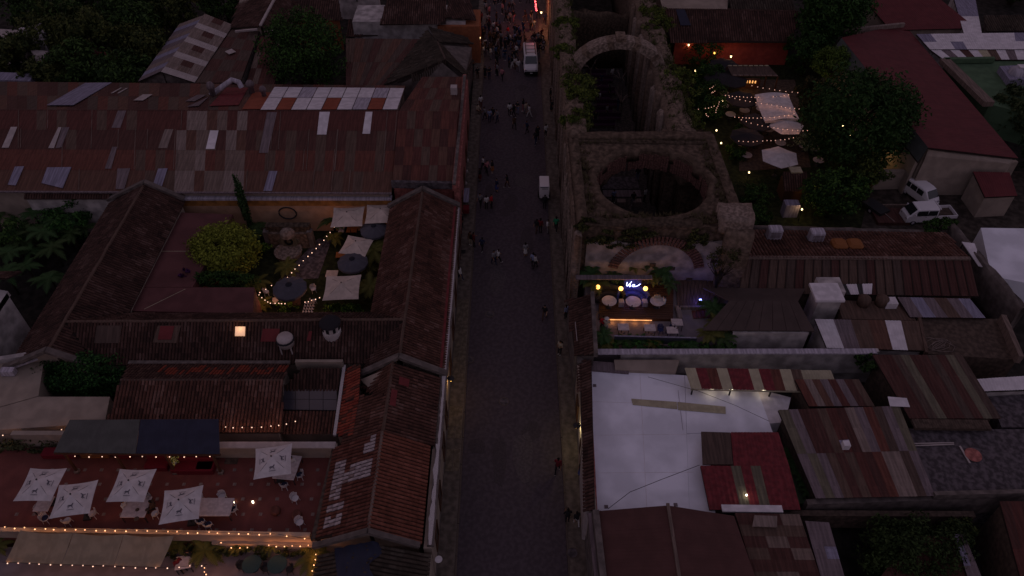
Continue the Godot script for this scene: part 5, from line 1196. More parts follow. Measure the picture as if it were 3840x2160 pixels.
	bp(cw, "cross_upright", base + Vector3(0.4, 3.4, 0.08), Vector3(0.16, 1.5, 0.12), M.darkmetal); bp(cw, "cross_arm", base + Vector3(0.4, 3.7, 0.09), Vector3(0.8, 0.16, 0.11), M.darkmetal)
	var lr := thing("low_tiled_outbuilding", "low tiled outbuilding right of the big dark tree", "building")
	var q5 := [P3(-21.56, 4.6, -96.29), P3(-17.25, 4.6, -96.29), P3(-17.53, 3.8, -93.59), P3(-21.65, 3.8, -93.36)]
	tiles(lr, q5, "old", 0, 0.28, 0.45); mass(lr, q5, M.grey_wall)
	var tn := thing("distant_tiled_roof", "dark tiled roof behind the chapel front", "building")
	var q6 := [P3(-28.33, 6, -100.5), P3(-23.5, 6, -100.5), P3(-22.55, 4.6, -96.53), P3(-29.92, 4.6, -96.53)]
	tiles(tn, q6, "old", 0, 0.3, 0.5); mass(tn, q6, M.orange_wall)
	# flat pale roofs among the trees
	for p in [[[P3(-63.76, 4, -83.54), P3(-57.58, 4, -83.16), P3(-57.23, 4, -81.34), P3(-62.8, 4, -81.63)], "bluish white flat roof beside the rusty roof's end", "bluet"], [[P3(-64.28, 4.6, -93.96), P3(-61.74, 4.6, -95.58), P3(-59.89, 4, -91.29), P3(-63.21, 4, -93.85)], "white pitched roof among the far left trees", "white_sheet"], [[P3(-70.22, 3.6, -96.08), P3(-64.61, 3.6, -95.38), P3(-64.08, 3.6, -93.1), P3(-68.51, 3.6, -92.65)], "grey flat roof among the far left trees", "pale_sheet"], [[P3(-61.38, 3.6, -90.03), P3(-58.91, 3.6, -89.6), P3(-58.46, 3.6, -88.34), P3(-60.2, 3.6, -88.55)], "small pale canopy among the far left trees", "pale_sheet"]]:
		var t := thing("pale_flat_roofed_hut", p[1], "building")
		slab(t, "flat_roof", p[0], 0.0, M[p[2]])
	# trees
	var d0 := C(0.012, 0.022, 0.007); var d1 := C(0.035, 0.052, 0.016)
	tree("big_dark_tree", "big dark round headed tree behind the warehouse", P3(-24.71, 0, -83.93), 6.6, Vector3(4.6, 4.3, 4.2), 13000, 0.2, 101, d0, C(0.03, 0.055, 0.014), 170)
	var k := 0
	for p in [[P3(-67.16, 4, -101.28), 5.5], [P3(-59.67, 4, -94.08), 6.0], [P3(-58.45, 4, -100.03), 6.5], [P3(-52.65, 4, -90.74), 6.5], [P3(-50.74, 4, -95.23), 6.0], [P3(-46.19, 4, -89.66), 5.0], [P3(-54.02, 4, -85.52), 5.0], [P3(-56.56, 4, -83.54), 4.2], [P3(-47.62, 4, -84.03), 4.6], [P3(-63.8, 4, -89.66), 4.6], [P3(-52.86, 4, -102.56), 6.0], [P3(-47.68, 4, -101.92), 5.5], [P3(-40.7, 4, -104.51), 5.0]]:
		var r: float = p[1]
		tree("garden_tree", ["dense dark tree in the wooded far left garden", "olive brown leafy tree in the wooded far left garden", "dense dark tree beside the small pale roofs of the far left garden", "olive leafy tree behind the striped tin shed"][(k % 2) + (2 if k in [0, 1, 10, 11, 12] else 0)], foot(p[0]), r * 0.75, Vector3(r * 0.72, r * 0.55, r * 0.66), 4200, 0.27, 110 + k, d0 if k % 2 == 0 else C(0.02, 0.022, 0.008), d1 if k % 2 == 0 else C(0.05, 0.045, 0.016), 70, "trees in the far left garden")
		k += 1
	palm("bright_palm", "bright spiky palm above the striped shed", P3(-45.96, 0, -104.71), 4.2, 3.2, 17, 401, M.palm_yellow, "", 1.2)
	tree("red_leaved_shrub", "dark red leaved shrub behind the warehouse roof", P3(-52.97, 0, -86.36), 4.0, Vector3(4.2, 1.4, 1.2), 1500, 0.2, 131, C(0.04, 0.008, 0.01), C(0.07, 0.014, 0.016), 40)
func foot(p: Vector3) -> Vector3: return Vector3(p.x, 0, p.z)

func ragged_wall(parent: Node, nm: String, a: Vector3, b: Vector3, t: float, h: float, seed_: int, m: Material, amp := 0.5, low := 0.0) -> void:
	# a thick old wall whose top has crumbled unevenly and whose faces bulge
	var g := FastNoiseLite.new(); g.seed = seed_; g.frequency = 0.16
	var d := b - a; var n := maxi(4, int(d.length() / 0.9)); var side := d.cross(Vector3.UP).normalized()
	var rings := []
	for i in n + 1:
		var o := a.lerp(b, i / float(n))
		var ring := []
		for q in [[-0.5, 0.0], [-0.5, 0.35], [-0.5, 0.75], [-0.48, 1.0], [-0.2, 1.02], [0.2, 1.02], [0.48, 1.0], [0.5, 0.75], [0.5, 0.35], [0.5, 0.0]]:
			var k: float = g.get_noise_3d(i * 3.0, q[0] * 20, q[1] * 9)
			var y: float = low + (h - low) * q[1] + (amp * k if q[1] > 0.9 else 0.0)
			ring.append(Vector3(o.x, 0, o.z) + side * (q[0] * t + k * 0.16) + Vector3.UP * y)
		rings.append(ring)
	var st := S(true); loft(st, rings); fin(st, parent, nm, m)
func scatter(a: Vector3, b: Vector3, w: float, n: int, seed_: int, jit := 0.2) -> Array:
	var g := RandomNumberGenerator.new(); g.seed = seed_
	var side := (b - a).cross(Vector3.UP).normalized(); var out := []
	for i in n: out.append(a.lerp(b, g.randf()) + side * g.randf_range(-w, w) + Vector3.UP * g.randf_range(-jit, jit))
	return out
func ruins() -> void:
	var r := thing("ruined_nave", "roofless ruined church nave with crumbling overgrown walls", "ruin")
	ragged_wall(r, "street_wall", Vector3(6.1, 0, -60.5), Vector3(6.1, 0, -122), 1.9, 9.8, 5, M.stone, 0.7)
	ragged_wall(r, "garden_side_wall", Vector3(16.2, 0, -60.5), Vector3(16.2, 0, -122), 2.4, 9.6, 6, M.stone, 0.7)
	ragged_wall(r, "end_wall", Vector3(7.0, 0, -92.5), Vector3(15.0, 0, -92.5), 1.4, 7.0, 8, M.stone_dark, 1.2)
	# buttress strips on the street face
	for i in 14:
		var z := -62.5 - i * 4.2
		var st := S(); loft(st, [[Vector3(5.0, 0, z - 0.5), Vector3(5.32, 0, z - 0.5), Vector3(5.32, 0, z + 0.5), Vector3(5.0, 0, z + 0.5)], [Vector3(5.1, 9.0, z - 0.4), Vector3(5.32, 9.0, z - 0.4), Vector3(5.32, 9.0, z + 0.4), Vector3(5.1, 9.0, z + 0.4)]]); fin(st, r, "pilaster", M.stone_pale if i % 3 else M.stone)
	# vertical ribs on the inner face of the garden wall
	for i in 11:
		var z := -62.5 - i * 2.7
		ragged_wall(r, "inner_pier", Vector3(14.9, 0, z), Vector3(14.9, 0, z - 1.1), 0.7, 8.6 + (i % 3) * 0.5, 40 + i, M.stone_pale if i % 2 else M.stone, 0.4)
	var fl := S(); prism(fl, [Vector3(7.0, 0.03, -60.5), Vector3(15.1, 0.03, -60.5), Vector3(15.1, 0.03, -92), Vector3(7.0, 0.03, -92)], 0.0); setting("nave_floor", fl, M.dirt_dark)
	# transverse arch of cut stone
	var ar := thing("ruined_arch", "single bare stone arch spanning the roofless nave", "arch")
	var x0 := 6.7; var x1 := 16.1; var cx := (x0 + x1) / 2; var rad := (x1 - x0) / 2
	var n := 22
	for i in n:
		var pts := []
		for e in [[i, 0.0], [i + 1, 0.0], [i + 1, 1.15], [i, 1.15]]:
			var a: float = PI * (0.0 + (e[0] / float(n)))
			pts.append(Vector3(cx + cos(a) * (rad - 0.55 + e[1]), 8.3 + sin(a) * (rad - 0.55 + e[1]) * 0.78, 0))
		var st := S()
		var dz: float = rng.randf_range(-0.03, 0.03)
		loft(st, [pts.map(func(p): return p + Vector3(0, 0, -75.9 + dz)), pts.map(func(p): return p + Vector3(0, 0, -74.3 + dz))])
		fin(st, ar, "voussoir", M.stone_pale if i % 4 else M.stone)
	bp(ar, "keystone", Vector3(cx, 8.3 + (rad + 0.6) * 0.78 + 0.1, -75.1), Vector3(1.0, 0.4, 1.7), M.stone)
	# --- crossing with the open dome ring
	var c := thing("ruined_crossing", "square ruined church crossing with a round open dome ring", "ruin")
	var root := CSGCombiner3D.new(); root.name = "masonry"; c.add_child(root)
	var o := Vector3(12.05, 0, -54.2)
	var blk := CSGBox3D.new(); blk.size = Vector3(13.6, 9.6, 13.4); blk.position = o + Vector3(0, 4.8, 0); root.add_child(blk)
	var cut := func(node: CSGShape3D, at: Vector3, rot := Vector3.ZERO):
		node.operation = CSGShape3D.OPERATION_SUBTRACTION; node.position = at; node.rotation = rot; root.add_child(node)
	var dm := CSGCylinder3D.new(); dm.radius = 4.85; dm.height = 5.0; dm.sides = 56; cut.call(dm, o + Vector3(0.2, 8.0, 0.7))
	for k in [[Vector3(0, 4.6, -2.6), Vector3(PI / 2, 0, 0), 9.6], [Vector3(0, 4.6, 0.7), Vector3(PI / 2, PI / 2, 0), 11.2]]:
		var cy := CSGCylinder3D.new(); cy.radius = 4.1; cy.height = k[2]; cy.sides = 40; cut.call(cy, o + k[0], k[1])
	var bz := CSGBox3D.new(); bz.size = Vector3(8.2, 4.7, 9.6); cut.call(bz, o + Vector3(0, 2.3, -2.6))
	var bx := CSGBox3D.new(); bx.size = Vector3(11.2, 4.7, 8.2); cut.call(bx, o + Vector3(0, 2.3, 0.7))
	# blind arch on the south face
	var sa := CSGCylinder3D.new(); sa.radius = 3.3; sa.height = 0.8; sa.sides = 40; cut.call(sa, o + Vector3(0.2, 4.0, 6.75), Vector3(PI / 2, 0, 0))
	var nich := CSGCylinder3D.new(); nich.radius = 1.0; nich.height = 1.6; nich.sides = 20; cut.call(nich, o + Vector3(5.4, 3.0, 1.2))
	root.material_override = M.stone_top
	ragged_wall(c, "plaster_face", Vector3(6.2, 0, -47.42), Vector3(17.6, 0, -47.42), 0.25, 7.9, 19, M.plaster_old, 0.7, 3.0)
	ragged_wall(c, "street_facing", Vector3(5.2, 0, -61.0), Vector3(5.2, 0, -47.4), 0.25, 9.4, 20, M.stone, 0.4)
	for i in 9: ragged_wall(c, "rib", Vector3(5.06, 0, -48.2 - i * 1.45), Vector3(5.06, 0, -48.7 - i * 1.45 - (i % 3) * 0.2), 0.22, 8.9 - (i * 7 % 4) * 0.6, 70 + i, M.stone_pale, 0.4)
	# stepped rings and copings on the flat top
	var st := S(true); var lip := []; var nz := FastNoiseLite.new(); nz.seed = 44; nz.frequency = 0.35
	for i in 65:
		var an := TAU * (i % 64) / 64.0; var d := Vector3(cos(an), 0, sin(an)); var kk := nz.get_noise_2d(d.x * 6, d.z * 6)
		var ce := o + Vector3(0.2, 0, 0.7)
		lip.append([ce + d * (4.8 + kk * 0.5) + Vector3(0, 8.7, 0), ce + d * (4.86 + kk * 0.45) + Vector3(0, 9.75 + kk * 0.5, 0), ce + d * (5.3 + kk * 0.3) + Vector3(0, 9.8 + kk * 0.5, 0), ce + d * (5.75 + kk * 0.6) + Vector3(0, 9.5, 0)])
	loft(st, lip, false); fin(st, c, "dome_rim", M.stone_top)
	ragged_wall(c, "coping", Vector3(5.4, 0, -60.6), Vector3(18.7, 0, -60.6), 1.0, 9.95, 11, M.stone_top, 0.3, 9.3)
	ragged_wall(c, "coping", Vector3(5.3, 0, -60.0), Vector3(18.6, 0, -59.6), 0.5, 9.75, 12, M.stone_dark, 0.2, 9.3)
	ragged_wall(c, "coping", Vector3(5.75, 0, -60.8), Vector3(5.75, 0, -47.8), 0.9, 9.9, 13, M.stone_top, 0.4, 9.3)
	ragged_wall(c, "coping", Vector3(18.5, 0, -60.8), Vector3(18.7, 0, -47.8), 0.9, 9.85, 14, M.stone_top, 0.35, 9.3)
	ragged_wall(c, "coping", Vector3(5.9, 0, -47.9), Vector3(15.5, 0, -47.9), 0.8, 9.9, 15, M.stone_dark, 0.5, 9.2)
	ragged_wall(c, "corner_turret", Vector3(16.9, 0, -48.4), Vector3(19.6, 0, -48.2), 2.2, 10.6, 16, M.stone_pale, 0.4, 9.0)
	ragged_wall(c, "corner_pier", Vector3(17.4, 0, -47.2), Vector3(19.6, 0, -47.0), 1.3, 9.4, 17, M.stone, 0.3)
	ragged_wall(c, "street_pier", Vector3(5.35, 0, -47.6), Vector3(5.35, 0, -46.6), 0.7, 9.2, 18, M.stone_pale, 0.4)
	# soldier bricks round the inside of the ring and over the blind arch
	for i in 128:
		var a := TAU * i / 128
		if sin(a) > 0.15 or i % 17 == 4: continue
		var sb := S(); box(sb, o + Vector3(0.2 + cos(a) * 4.84, 8.5, 0.7 + sin(a) * 4.84), Vector3(0.14 + (i % 5) * 0.015, 1.7 - (i * 7 % 5) * 0.08, 0.2), Basis(Vector3.UP, -a)); fin(sb, c, "brick", M.brick)
	for i in 34:
		var a := PI * (0.06 + 0.88 * (i + 0.5) / 34)
		var sb := S(); box(sb, o + Vector3(0.2 + cos(a) * 3.75, 4.6 + sin(a) * 3.75, 6.98), Vector3(0.85, 0.2, 0.12), Basis(Vector3(0, 0, 1), a)); fin(sb, c, "brick", M.brick)
	for i in 7: # uneven putlog holes and lost stones on the south face
		bp(c, "stone", o + Vector3(-5.2 + i * 1.7, 4.9 + sin(i * 2.3) * 1.2, 6.93), Vector3(0.5, 0.35, 0.08), M.stone_dark)
	# what stands inside: slab, tables, a bare branch
	var dais := thing("stone_dais", "pale stone dais with a step in the nave beyond the dome", "platform", Vector3(11.6, 0.03, -66.2))
	bp(dais, "slab", Vector3(0, 0.12, 0), Vector3(4.0, 0.24, 2.2), M.concrete); bp(dais, "step", Vector3(0.1, 0.06, 1.7), Vector3(4.0, 0.12, 1.2), M.greyt)
	for i in 2: bp(dais, "block", Vector3(-0.2 + i * 1.6, 0.3, 3.6), Vector3(0.9, 0.6, 0.6), M.tan2)
	for i in 9:
		var z := -77.5 - i * 1.5
		var be := thing("pew", "dark bench with purple cloth in the roofless nave", "bench", Vector3(10.9 + (i % 2) * 0.8, 0.03, z), 0.0, "benches in the nave")
		var s1 := S(); rbox(s1, Vector3(0, 0.42, 0), Vector3(2.6, 0.08, 0.5), 0.02); fin(s1, be, "seat", M.purple)
		bp(be, "backrest", Vector3(0, 0.7, -0.24), Vector3(2.6, 0.45, 0.06), M.purple)
		for k in [-1, 1]: bp(be, "leg", Vector3(k * 1.15, 0.2, 0), Vector3(0.08, 0.4, 0.45), M.wood)
	for i in 5:
		var bt := thing("bare_tree", "bare pale branched dead tree in the nave", "tree", Vector3(9.2 + (i % 2) * 3.6 + i * 0.2, 0.03, -77.0 - i * 2.6), i * 1.3, "dead trees in the nave")
		var g := RandomNumberGenerator.new(); g.seed = 500 + i
		var s1 := S(true); tube(s1, [Vector3.ZERO, Vector3(0.1, 1.2, 0.1), Vector3(-0.1, 2.2, 0)], 0.13, 0.09, 6)
		for k in 7:
			var a := g.randf() * TAU
			var e := Vector3(cos(a) * 1.3, g.randf_range(2.6, 3.8), sin(a) * 1.3)
			tube(s1, [Vector3(-0.1, 2.0, 0), Vector3(cos(a) * 0.5, 2.7, sin(a) * 0.5), e], 0.06, 0.02, 5)
		fin(s1, bt, "branches", M.tan2)
	# weeds on the wall tops
	tufts(r, "wall_top_weeds", scatter(Vector3(6.3, 9.8, -61), Vector3(6.3, 9.8, -95), 0.9, 420, 61) + scatter(Vector3(16.4, 9.6, -61), Vector3(16.4, 9.6, -95), 1.1, 420, 62), 0.3, M.weed, 8, 9)
	tufts(c, "roof_weeds", scatter(Vector3(5.8, 9.65, -60), Vector3(18.5, 9.65, -60), 0.5, 70, 63, 0.02) + scatter(Vector3(6.6, 9.65, -48.4), Vector3(18, 9.65, -48.4), 0.6, 200, 64, 0.02) + scatter(Vector3(6.3, 9.65, -60), Vector3(6.3, 9.65, -48), 0.6, 120, 65, 0.02) + scatter(Vector3(18, 9.65, -60), Vector3(18, 9.65, -48), 0.7, 120, 66, 0.02), 0.26, M.dry_weed, 7, 10)
	var k := 0
	for p in [[P3(6.8, 9.8, -69.89), 2.0, 1.2], [P3(6.94, 9.6, -67.48), 2.0, 1.3], [P3(6.24, 9.6, -63.78), 1.6, 0.8], [P3(6.31, 9.8, -83.98), 1.5, 0.8], [P3(5.77, 9.6, -77.58), 1.4, 0.8], [P3(17.51, 9.2, -72.61), 1.7, 1.1], [P3(17.42, 9, -69.3), 1.9, 1.1], [P3(16.75, 9.6, -84.4), 1.9, 0.9], [P3(16.71, 9.6, -87.58), 1.6, 0.8], [P3(17.74, 8.4, -65.72), 1.5, 0.9]]:
		tree("wall_bush", "olive bush growing on top of the ruined nave walls", p[0] + Vector3(0, -0.7, 0), 0.7, Vector3(p[1], p[2], p[1] * 0.9), 1500, 0.16, 900 + k, C(0.028, 0.032, 0.008), C(0.075, 0.07, 0.016), 36, "bushes on the ruined walls")
		k += 1
	for p in [[P3(7.12, 8.6, -47.72), 1.5, 0.7], [P3(8.96, 8.2, -47.68), 1.8, 0.7], [P3(15.09, 8, -47.66), 1.0, 0.7], [P3(15.46, 8.8, -47.74), 1.0, 0.7], [P3(10.47, 9.2, -47.51), 1.4, 0.4], [P3(6.09, 9.6, -48.05), 0.9, 0.5]]:
		tree("hanging_bush", "dry dark bush hanging from the crossing's broken south edge", p[0] + Vector3(0, -0.5, 0.2), 0.5, Vector3(p[1], p[2], 0.6), 900, 0.15, 920 + k, C(0.018, 0.017, 0.008), C(0.05, 0.042, 0.016), 26, "bushes on the crossing's south edge")
		k += 1
	for i in 5: tree("nave_shrub", "dark shrub at the foot of the nave wall", Vector3(8.3, 0, -62.5 - i * 3.4), 1.2, Vector3(0.9, 1.4, 1.4), 700, 0.17, 950 + i, C(0.015, 0.018, 0.006), C(0.035, 0.034, 0.012), 20, "shrubs in the nave")
func shed(nm: String, label: String, q: Array, nc: int, nr: int, mats: Array, wall: Material, rib := 0.028, inset := 0.2) -> Node3D:
	var t := thing(nm, label, "building")
	sheets(t, q, nc, nr, func(u, v, c, r): return M[mats[(c * 5 + r * 3 + (c * r) % 3) % mats.size()]], true, rib)
	mass(t, q, wall, inset)
	return t
func right_row() -> void:
	# --- long double pitched house with air conditioners
	var h := thing("double_pitch_house", "long house, clay tiles behind the ridge and broad brown sheets before it", "building")
	var a := P3(19.85, 5.7, -48); var b := P3(39.12, 5.7, -47.9)
	var back := [P3(21.49, 4.5, -52.96), P3(39.66, 4.5, -52.56), b, a]
	var front := [a, b, P3(39.11, 4.3, -44.83), P3(19.06, 4.3, -45.16)]
	tiles(h, back, "mid", 0, 0.3); mass(h, back, M.brown_wall)
	sheets(h, front, 26, 1, func(u, v, c, r): return M[["brownt", "brownt2", "rust3", "brownt"][c % 4]] if u < 0.72 else M[["rust3", "rust5"][c % 2]], true, 0.05); mass(h, front, M.brown_wall)
	beam(h, "ridge_cap", a + Vector3(0, 0.08, 0), b + Vector3(0, 0.08, 0), 0.35, 0.14, M.tan)
	for i in 26: # dark battens between the broad sheets
		var u := i / 26.0
		beam(h, "batten", a.lerp(b, u) + Vector3(0, 0.08, 0), (front[3] as Vector3).lerp(front[2], u) + Vector3(0, 0.08, 0), 0.07, 0.08, M.deck)
	var k := 0
	for p in [P3(23.46, 4.9, -51.76), P3(27.1, 4.9, -51.38)]:
		var ac := thing("air_conditioner", ["boxy pale air conditioner on the tiles next to the ruin", "boxy pale air conditioner between the ruin and the orange cover"][k], "air conditioner", p, 0.0, "")
		var s1 := S(); rbox(s1, Vector3(0, 0.55, 0), Vector3(1.25, 1.1, 0.9), 0.1); fin(s1, ac, "casing", M.silver)
		for i in 4: bp(ac, "louvre", Vector3(0, 0.3 + i * 0.16, 0.46), Vector3(0.9, 0.08, 0.04), M.greyt)
		bp(ac, "frame", Vector3(0, -0.05, 0), Vector3(1.4, 0.12, 1.0), M.darkmetal)
		k += 1
	var oc := thing("orange_cover", "orange brown double roof cover on the tiles", "cover", P3(29.46, 4.9, -50.19))
	for i in [-1, 1]:
		var s1 := S(); rbox(s1, Vector3(i * 0.68, 0.35, 0), Vector3(1.3, 0.9, 1.3), 0.2); fin(s1, oc, "hood", M.wood_orange)
	var wl := thing("stone_boundary_wall", "rough grey stone wall between garden and tiled house", "wall")
	ragged_wall(wl, "stonework", P3(22.89, 3, -55.21), P3(41.05, 3, -54.45), 0.6, 3.2, 21, M.grey_wall, 0.25)
	ragged_wall(wl, "stonework", P3(41, 3, -54.34), P3(42.37, 3, -43.54), 0.6, 4.2, 22, M.grey_wall, 0.4)
	for p in [[P3(27.61, 4.9, -45.6), P3(30.31, 4.9, -45.69), P3(29.96, 4.7, -44.66), P3(27.85, 4.7, -44.57)]]:
		var t := thing("white_tin_patch", "white corrugated sheets patched over the brown front slope", "sheet")
		sheets(t, p, 6, 1, func(u, v, c, r): return M.white_sheet if c % 3 else M.darkmetal, false, 0.04)
	# --- terrace restaurant
	var fl := S(); prism(fl, [P3(6.34, 3.6, -48.25), P3(19.59, 3.6, -48.25), P3(17.44, 3.6, -39.29), P3(6.27, 3.6, -39.29)], 0.0); setting("restaurant_terrace", fl, M.terrace_grey)
	var dk := thing("wooden_deck", "raised dark wooden deck with a lit front edge", "deck")
	var dq := [P3(7.52, 3.9, -46.68), P3(13.9, 3.9, -46.68), P3(13.21, 3.9, -42.55), P3(7.15, 3.9, -42.69)]
	for i in 16: slab(dk, "board", [bil(dq, 0, i / 16.0 + 0.004), bil(dq, 1, i / 16.0 + 0.004), bil(dq, 1, (i + 1) / 16.0 - 0.004), bil(dq, 0, (i + 1) / 16.0 - 0.004)], 3.61, M.wood)
	beam(dk, "light_strip", P3(7.91, 3.78, -42.62), P3(11.49, 3.78, -42.53), 0.06, 0.05, M.strip_amber)
	for i in 4: omni(dk, P3(8.23, 3.75, -42.56).lerp(P3(11, 3.75, -42.47), i / 3.0) + Vector3(0, 0.05, 0.15), C(1, 0.4, 0.1), 0.12, 0.2)
	var bd := thing("side_deck", "grey slatted deck east of the wooden deck", "deck")
	var bq := [P3(14.3, 3.75, -47.98), P3(19.44, 3.75, -47.98), P3(16.99, 3.75, -43.92), P3(13.81, 3.75, -43.97)]
	for i in 14: slab(bd, "board", [bil(bq, i / 14.0 + 0.004, 0), bil(bq, (i + 1) / 14.0 - 0.004, 0), bil(bq, (i + 1) / 14.0 - 0.004, 1), bil(bq, i / 14.0 + 0.004, 1)], 3.61, M.brownt)
	var sig := thing("neon_sign", "blue white neon script sign reading Via over the deck", "sign", P3(10.13, 5, -45.49))
	bp(sig, "frame_rail", Vector3(-1.6, 0.5, -0.35), Vector3(6.4, 0.1, 0.5), M.greyt)
	bp(sig, "back_panel", Vector3(0, 0.0, -0.2), Vector3(1.5, 0.9, 0.06), M.navy)
	for stroke in [[Vector3(-0.5, 0.28, 0), Vector3(-0.52, 0.0, 0), Vector3(-0.5, -0.3, 0), Vector3(-0.36, -0.05, 0), Vector3(-0.2, 0.22, 0)], [Vector3(-0.2, 0.05, 0), Vector3(-0.24, -0.26, 0), Vector3(-0.14, -0.1, 0)], [Vector3(0.14, 0.0, 0), Vector3(0.0, 0.02, 0), Vector3(-0.03, -0.2, 0), Vector3(0.06, -0.24, 0), Vector3(0.15, -0.1, 0), Vector3(0.14, 0.0, 0), Vector3(0.16, -0.22, 0), Vector3(0.3, -0.2, 0), Vector3(0.46, -0.1, 0), Vector3(0.62, 0.08, 0)]]:
		var s1 := S(true); tube(s1, stroke, 0.028, 0.028, 6); fin(s1, sig, "neon_tube", M.neon_blue)
	var s9 := S(true); ball(s9, Vector3(-0.16, 0.32, 0), Vector3(0.04, 0.04, 0.04)); fin(s9, sig, "neon_dot", M.neon_blue)
	omni(sig, Vector3(0, 0.0, 0.25), C(0.12, 0.1, 1.0), 0.5, 0.3)
	for p in [[P3(7.28, 4.3, -47.5), "blue spotlight washing the ruin wall at the deck's corner"], [P3(15.83, 3.9, -44.66), "blue floor spotlight on the grey slatted deck"]]:
		var t := thing("spotlight", p[1], "lamp", p[0])
		var s1 := S(true); lathe(s1, [Vector2(0, -0.2), Vector2(0.1, -0.2), Vector2(0.14, 0.1), Vector2(0, 0.1)], 10); fin(s1, t, "housing", M.darkmetal)
		var s2 := S(true); lathe(s2, [Vector2(0, 0.1), Vector2(0.13, 0.11), Vector2(0.1, 0.15), Vector2(0, 0.16)], 10); fin(s2, t, "lamp_lens", M.spot_blue)
		omni(t, Vector3(0, 0.35, 0), C(0.14, 0.12, 1.0), 0.5, 0.1)
	var ag := "amber globe lamps over the restaurant deck"
	for p in [P3(7.17, 5, -45.21), P3(9.08, 5, -45.02), P3(11.13, 5, -45.02)]:
		var t := thing("globe_lamp", "glowing amber globe lamp hung among the deck plants", "lamp", p, 0.0, ag)
		var s1 := S(true); ball(s1, Vector3.ZERO, Vector3(0.19, 0.19, 0.19), 12, 8); fin(s1, t, "lamp_globe", M.lamp_amber)
		beam(t, "cord", Vector3(0, 0.15, 0), Vector3(0, 0.7, -0.2), 0.02, 0.02, M.black)
		omni(t, Vector3.ZERO, C(1, 0.45, 0.1), 0.5, 0.15)
	var rd := "round deck tables"
	table_round("white round table before the black booth", P3(8.05, 3.9, -43.96), 0.62, M.table_white, rd)
	table_round("white round table inside the navy booth", P3(10.03, 3.9, -43.87), 0.64, M.table_white, rd)
	table_round("white round table with seated guests", P3(12.02, 3.9, -43.92), 0.6, M.table_white, rd)
	for p in [[P3(8.1, 3.9, -44.43), "cloth_black", "black curved booth sofa on the deck"], [P3(10.08, 3.9, -44.33), "navy_sofa", "navy curved booth sofa with pale arms"]]:
		var t := thing("booth_sofa", p[2], "sofa", p[0])
		var s1 := S(true); var s2 := S(true)
		var ra := []; var rb := []
		for i in 15:
			var an := PI + PI * i / 14.0
			var d := Vector3(cos(an), 0, sin(an))
			ra.append([d * 0.75, d * 1.2, d * 1.2 + Vector3(0, 0.42, 0), d * 0.75 + Vector3(0, 0.42, 0)])
			rb.append([d * 1.15 + Vector3(0, 0.3, 0), d * 1.35 + Vector3(0, 0.0, 0), d * 1.38 + Vector3(0, 0.95, 0), d * 1.22 + Vector3(0, 0.95, 0)])
		loft(s1, ra); loft(s2, rb); fin(s1, t, "seat", M[p[1]]); fin(s2, t, "backrest", M[p[1]])
		if p[1] == "navy_sofa":
			for x in [-1, 1]: bp(t, "arm", Vector3(x * 0.98, 0.24, 0.15), Vector3(0.45, 0.48, 0.5), M.bluet)
	var wg := "small white tables on the grey terrace"
	for p in [[P3(8.96, 3.6, -41.28), "small white table by the walking waiter"], [P3(11.08, 3.6, -41.2), "small white table next to a yellow plant"], [P3(13.36, 3.6, -41.81), "small white table standing away from the rail"], [P3(12.84, 3.6, -40.94), "small white table against the glass rail"]]: table_sq(p[1], p[0], 0.9, 0.75, 0, M.table_white, wg)
	for p in [[P3(11.99, 3.6, -41.28), 0.3], [P3(12.96, 3.6, -41.28), 0.2]]: tub_chair("dark blue chair at the terrace rail", p[0], p[1], M.navy_sofa, null, "dark blue terrace chairs")
	for p in [[P3(8.82, 4.37, -40.67), 0], [P3(11, 4.37, -40.58), 0], [P3(13.16, 4.37, -41.23), 0], [P3(7.99, 4.67, -43.3), 0], [P3(9.93, 4.67, -43.21), 0]]:
		var t := thing("table_setting", "dark bottle and napkin set on a white table", "tableware", p[0], 0.0, "table settings")
		var s1 := S(true); lathe(s1, [Vector2(0, 0), Vector2(0.05, 0), Vector2(0.05, 0.16), Vector2(0.02, 0.22), Vector2(0, 0.24)], 8, Vector3(-0.1, 0, 0)); fin(s1, t, "bottle", M.darkmetal)
		bp(t, "napkin", Vector3(0.12, 0.015, 0.1), Vector3(0.2, 0.02, 0.1), M.brown_wall, 0.5)
	var rl := thing("terrace_rail", "bluish glass rail between terrace and planter", "railing")
	beam(rl, "top_rail", P3(8.07, 4.6, -40.08), P3(14.54, 4.6, -39.87), 0.1, 0.06, M.bluet); beam(rl, "panel", P3(8.12, 4.15, -40.14), P3(14.63, 4.15, -39.93), 0.03, 0.85, M.skyglass)
	var pl := thing("step_planter", "low stone stair well with red brick treads beside the deck", "steps", P3(14.94, 3.6, -43.42))
	bp(pl, "kerb", Vector3(-1.1, 0.15, 0), Vector3(0.4, 0.3, 1.4), M.tan2); bp(pl, "kerb", Vector3(0.3, 0.15, -0.6), Vector3(2.6, 0.3, 0.2), M.tan2)
	for i in 4: bp(pl, "tread", Vector3(0.2 + i * 0.35, 0.05 + i * 0.04, 0.1), Vector3(0.3, 0.08, 0.9), M.rust2)
	k = 0
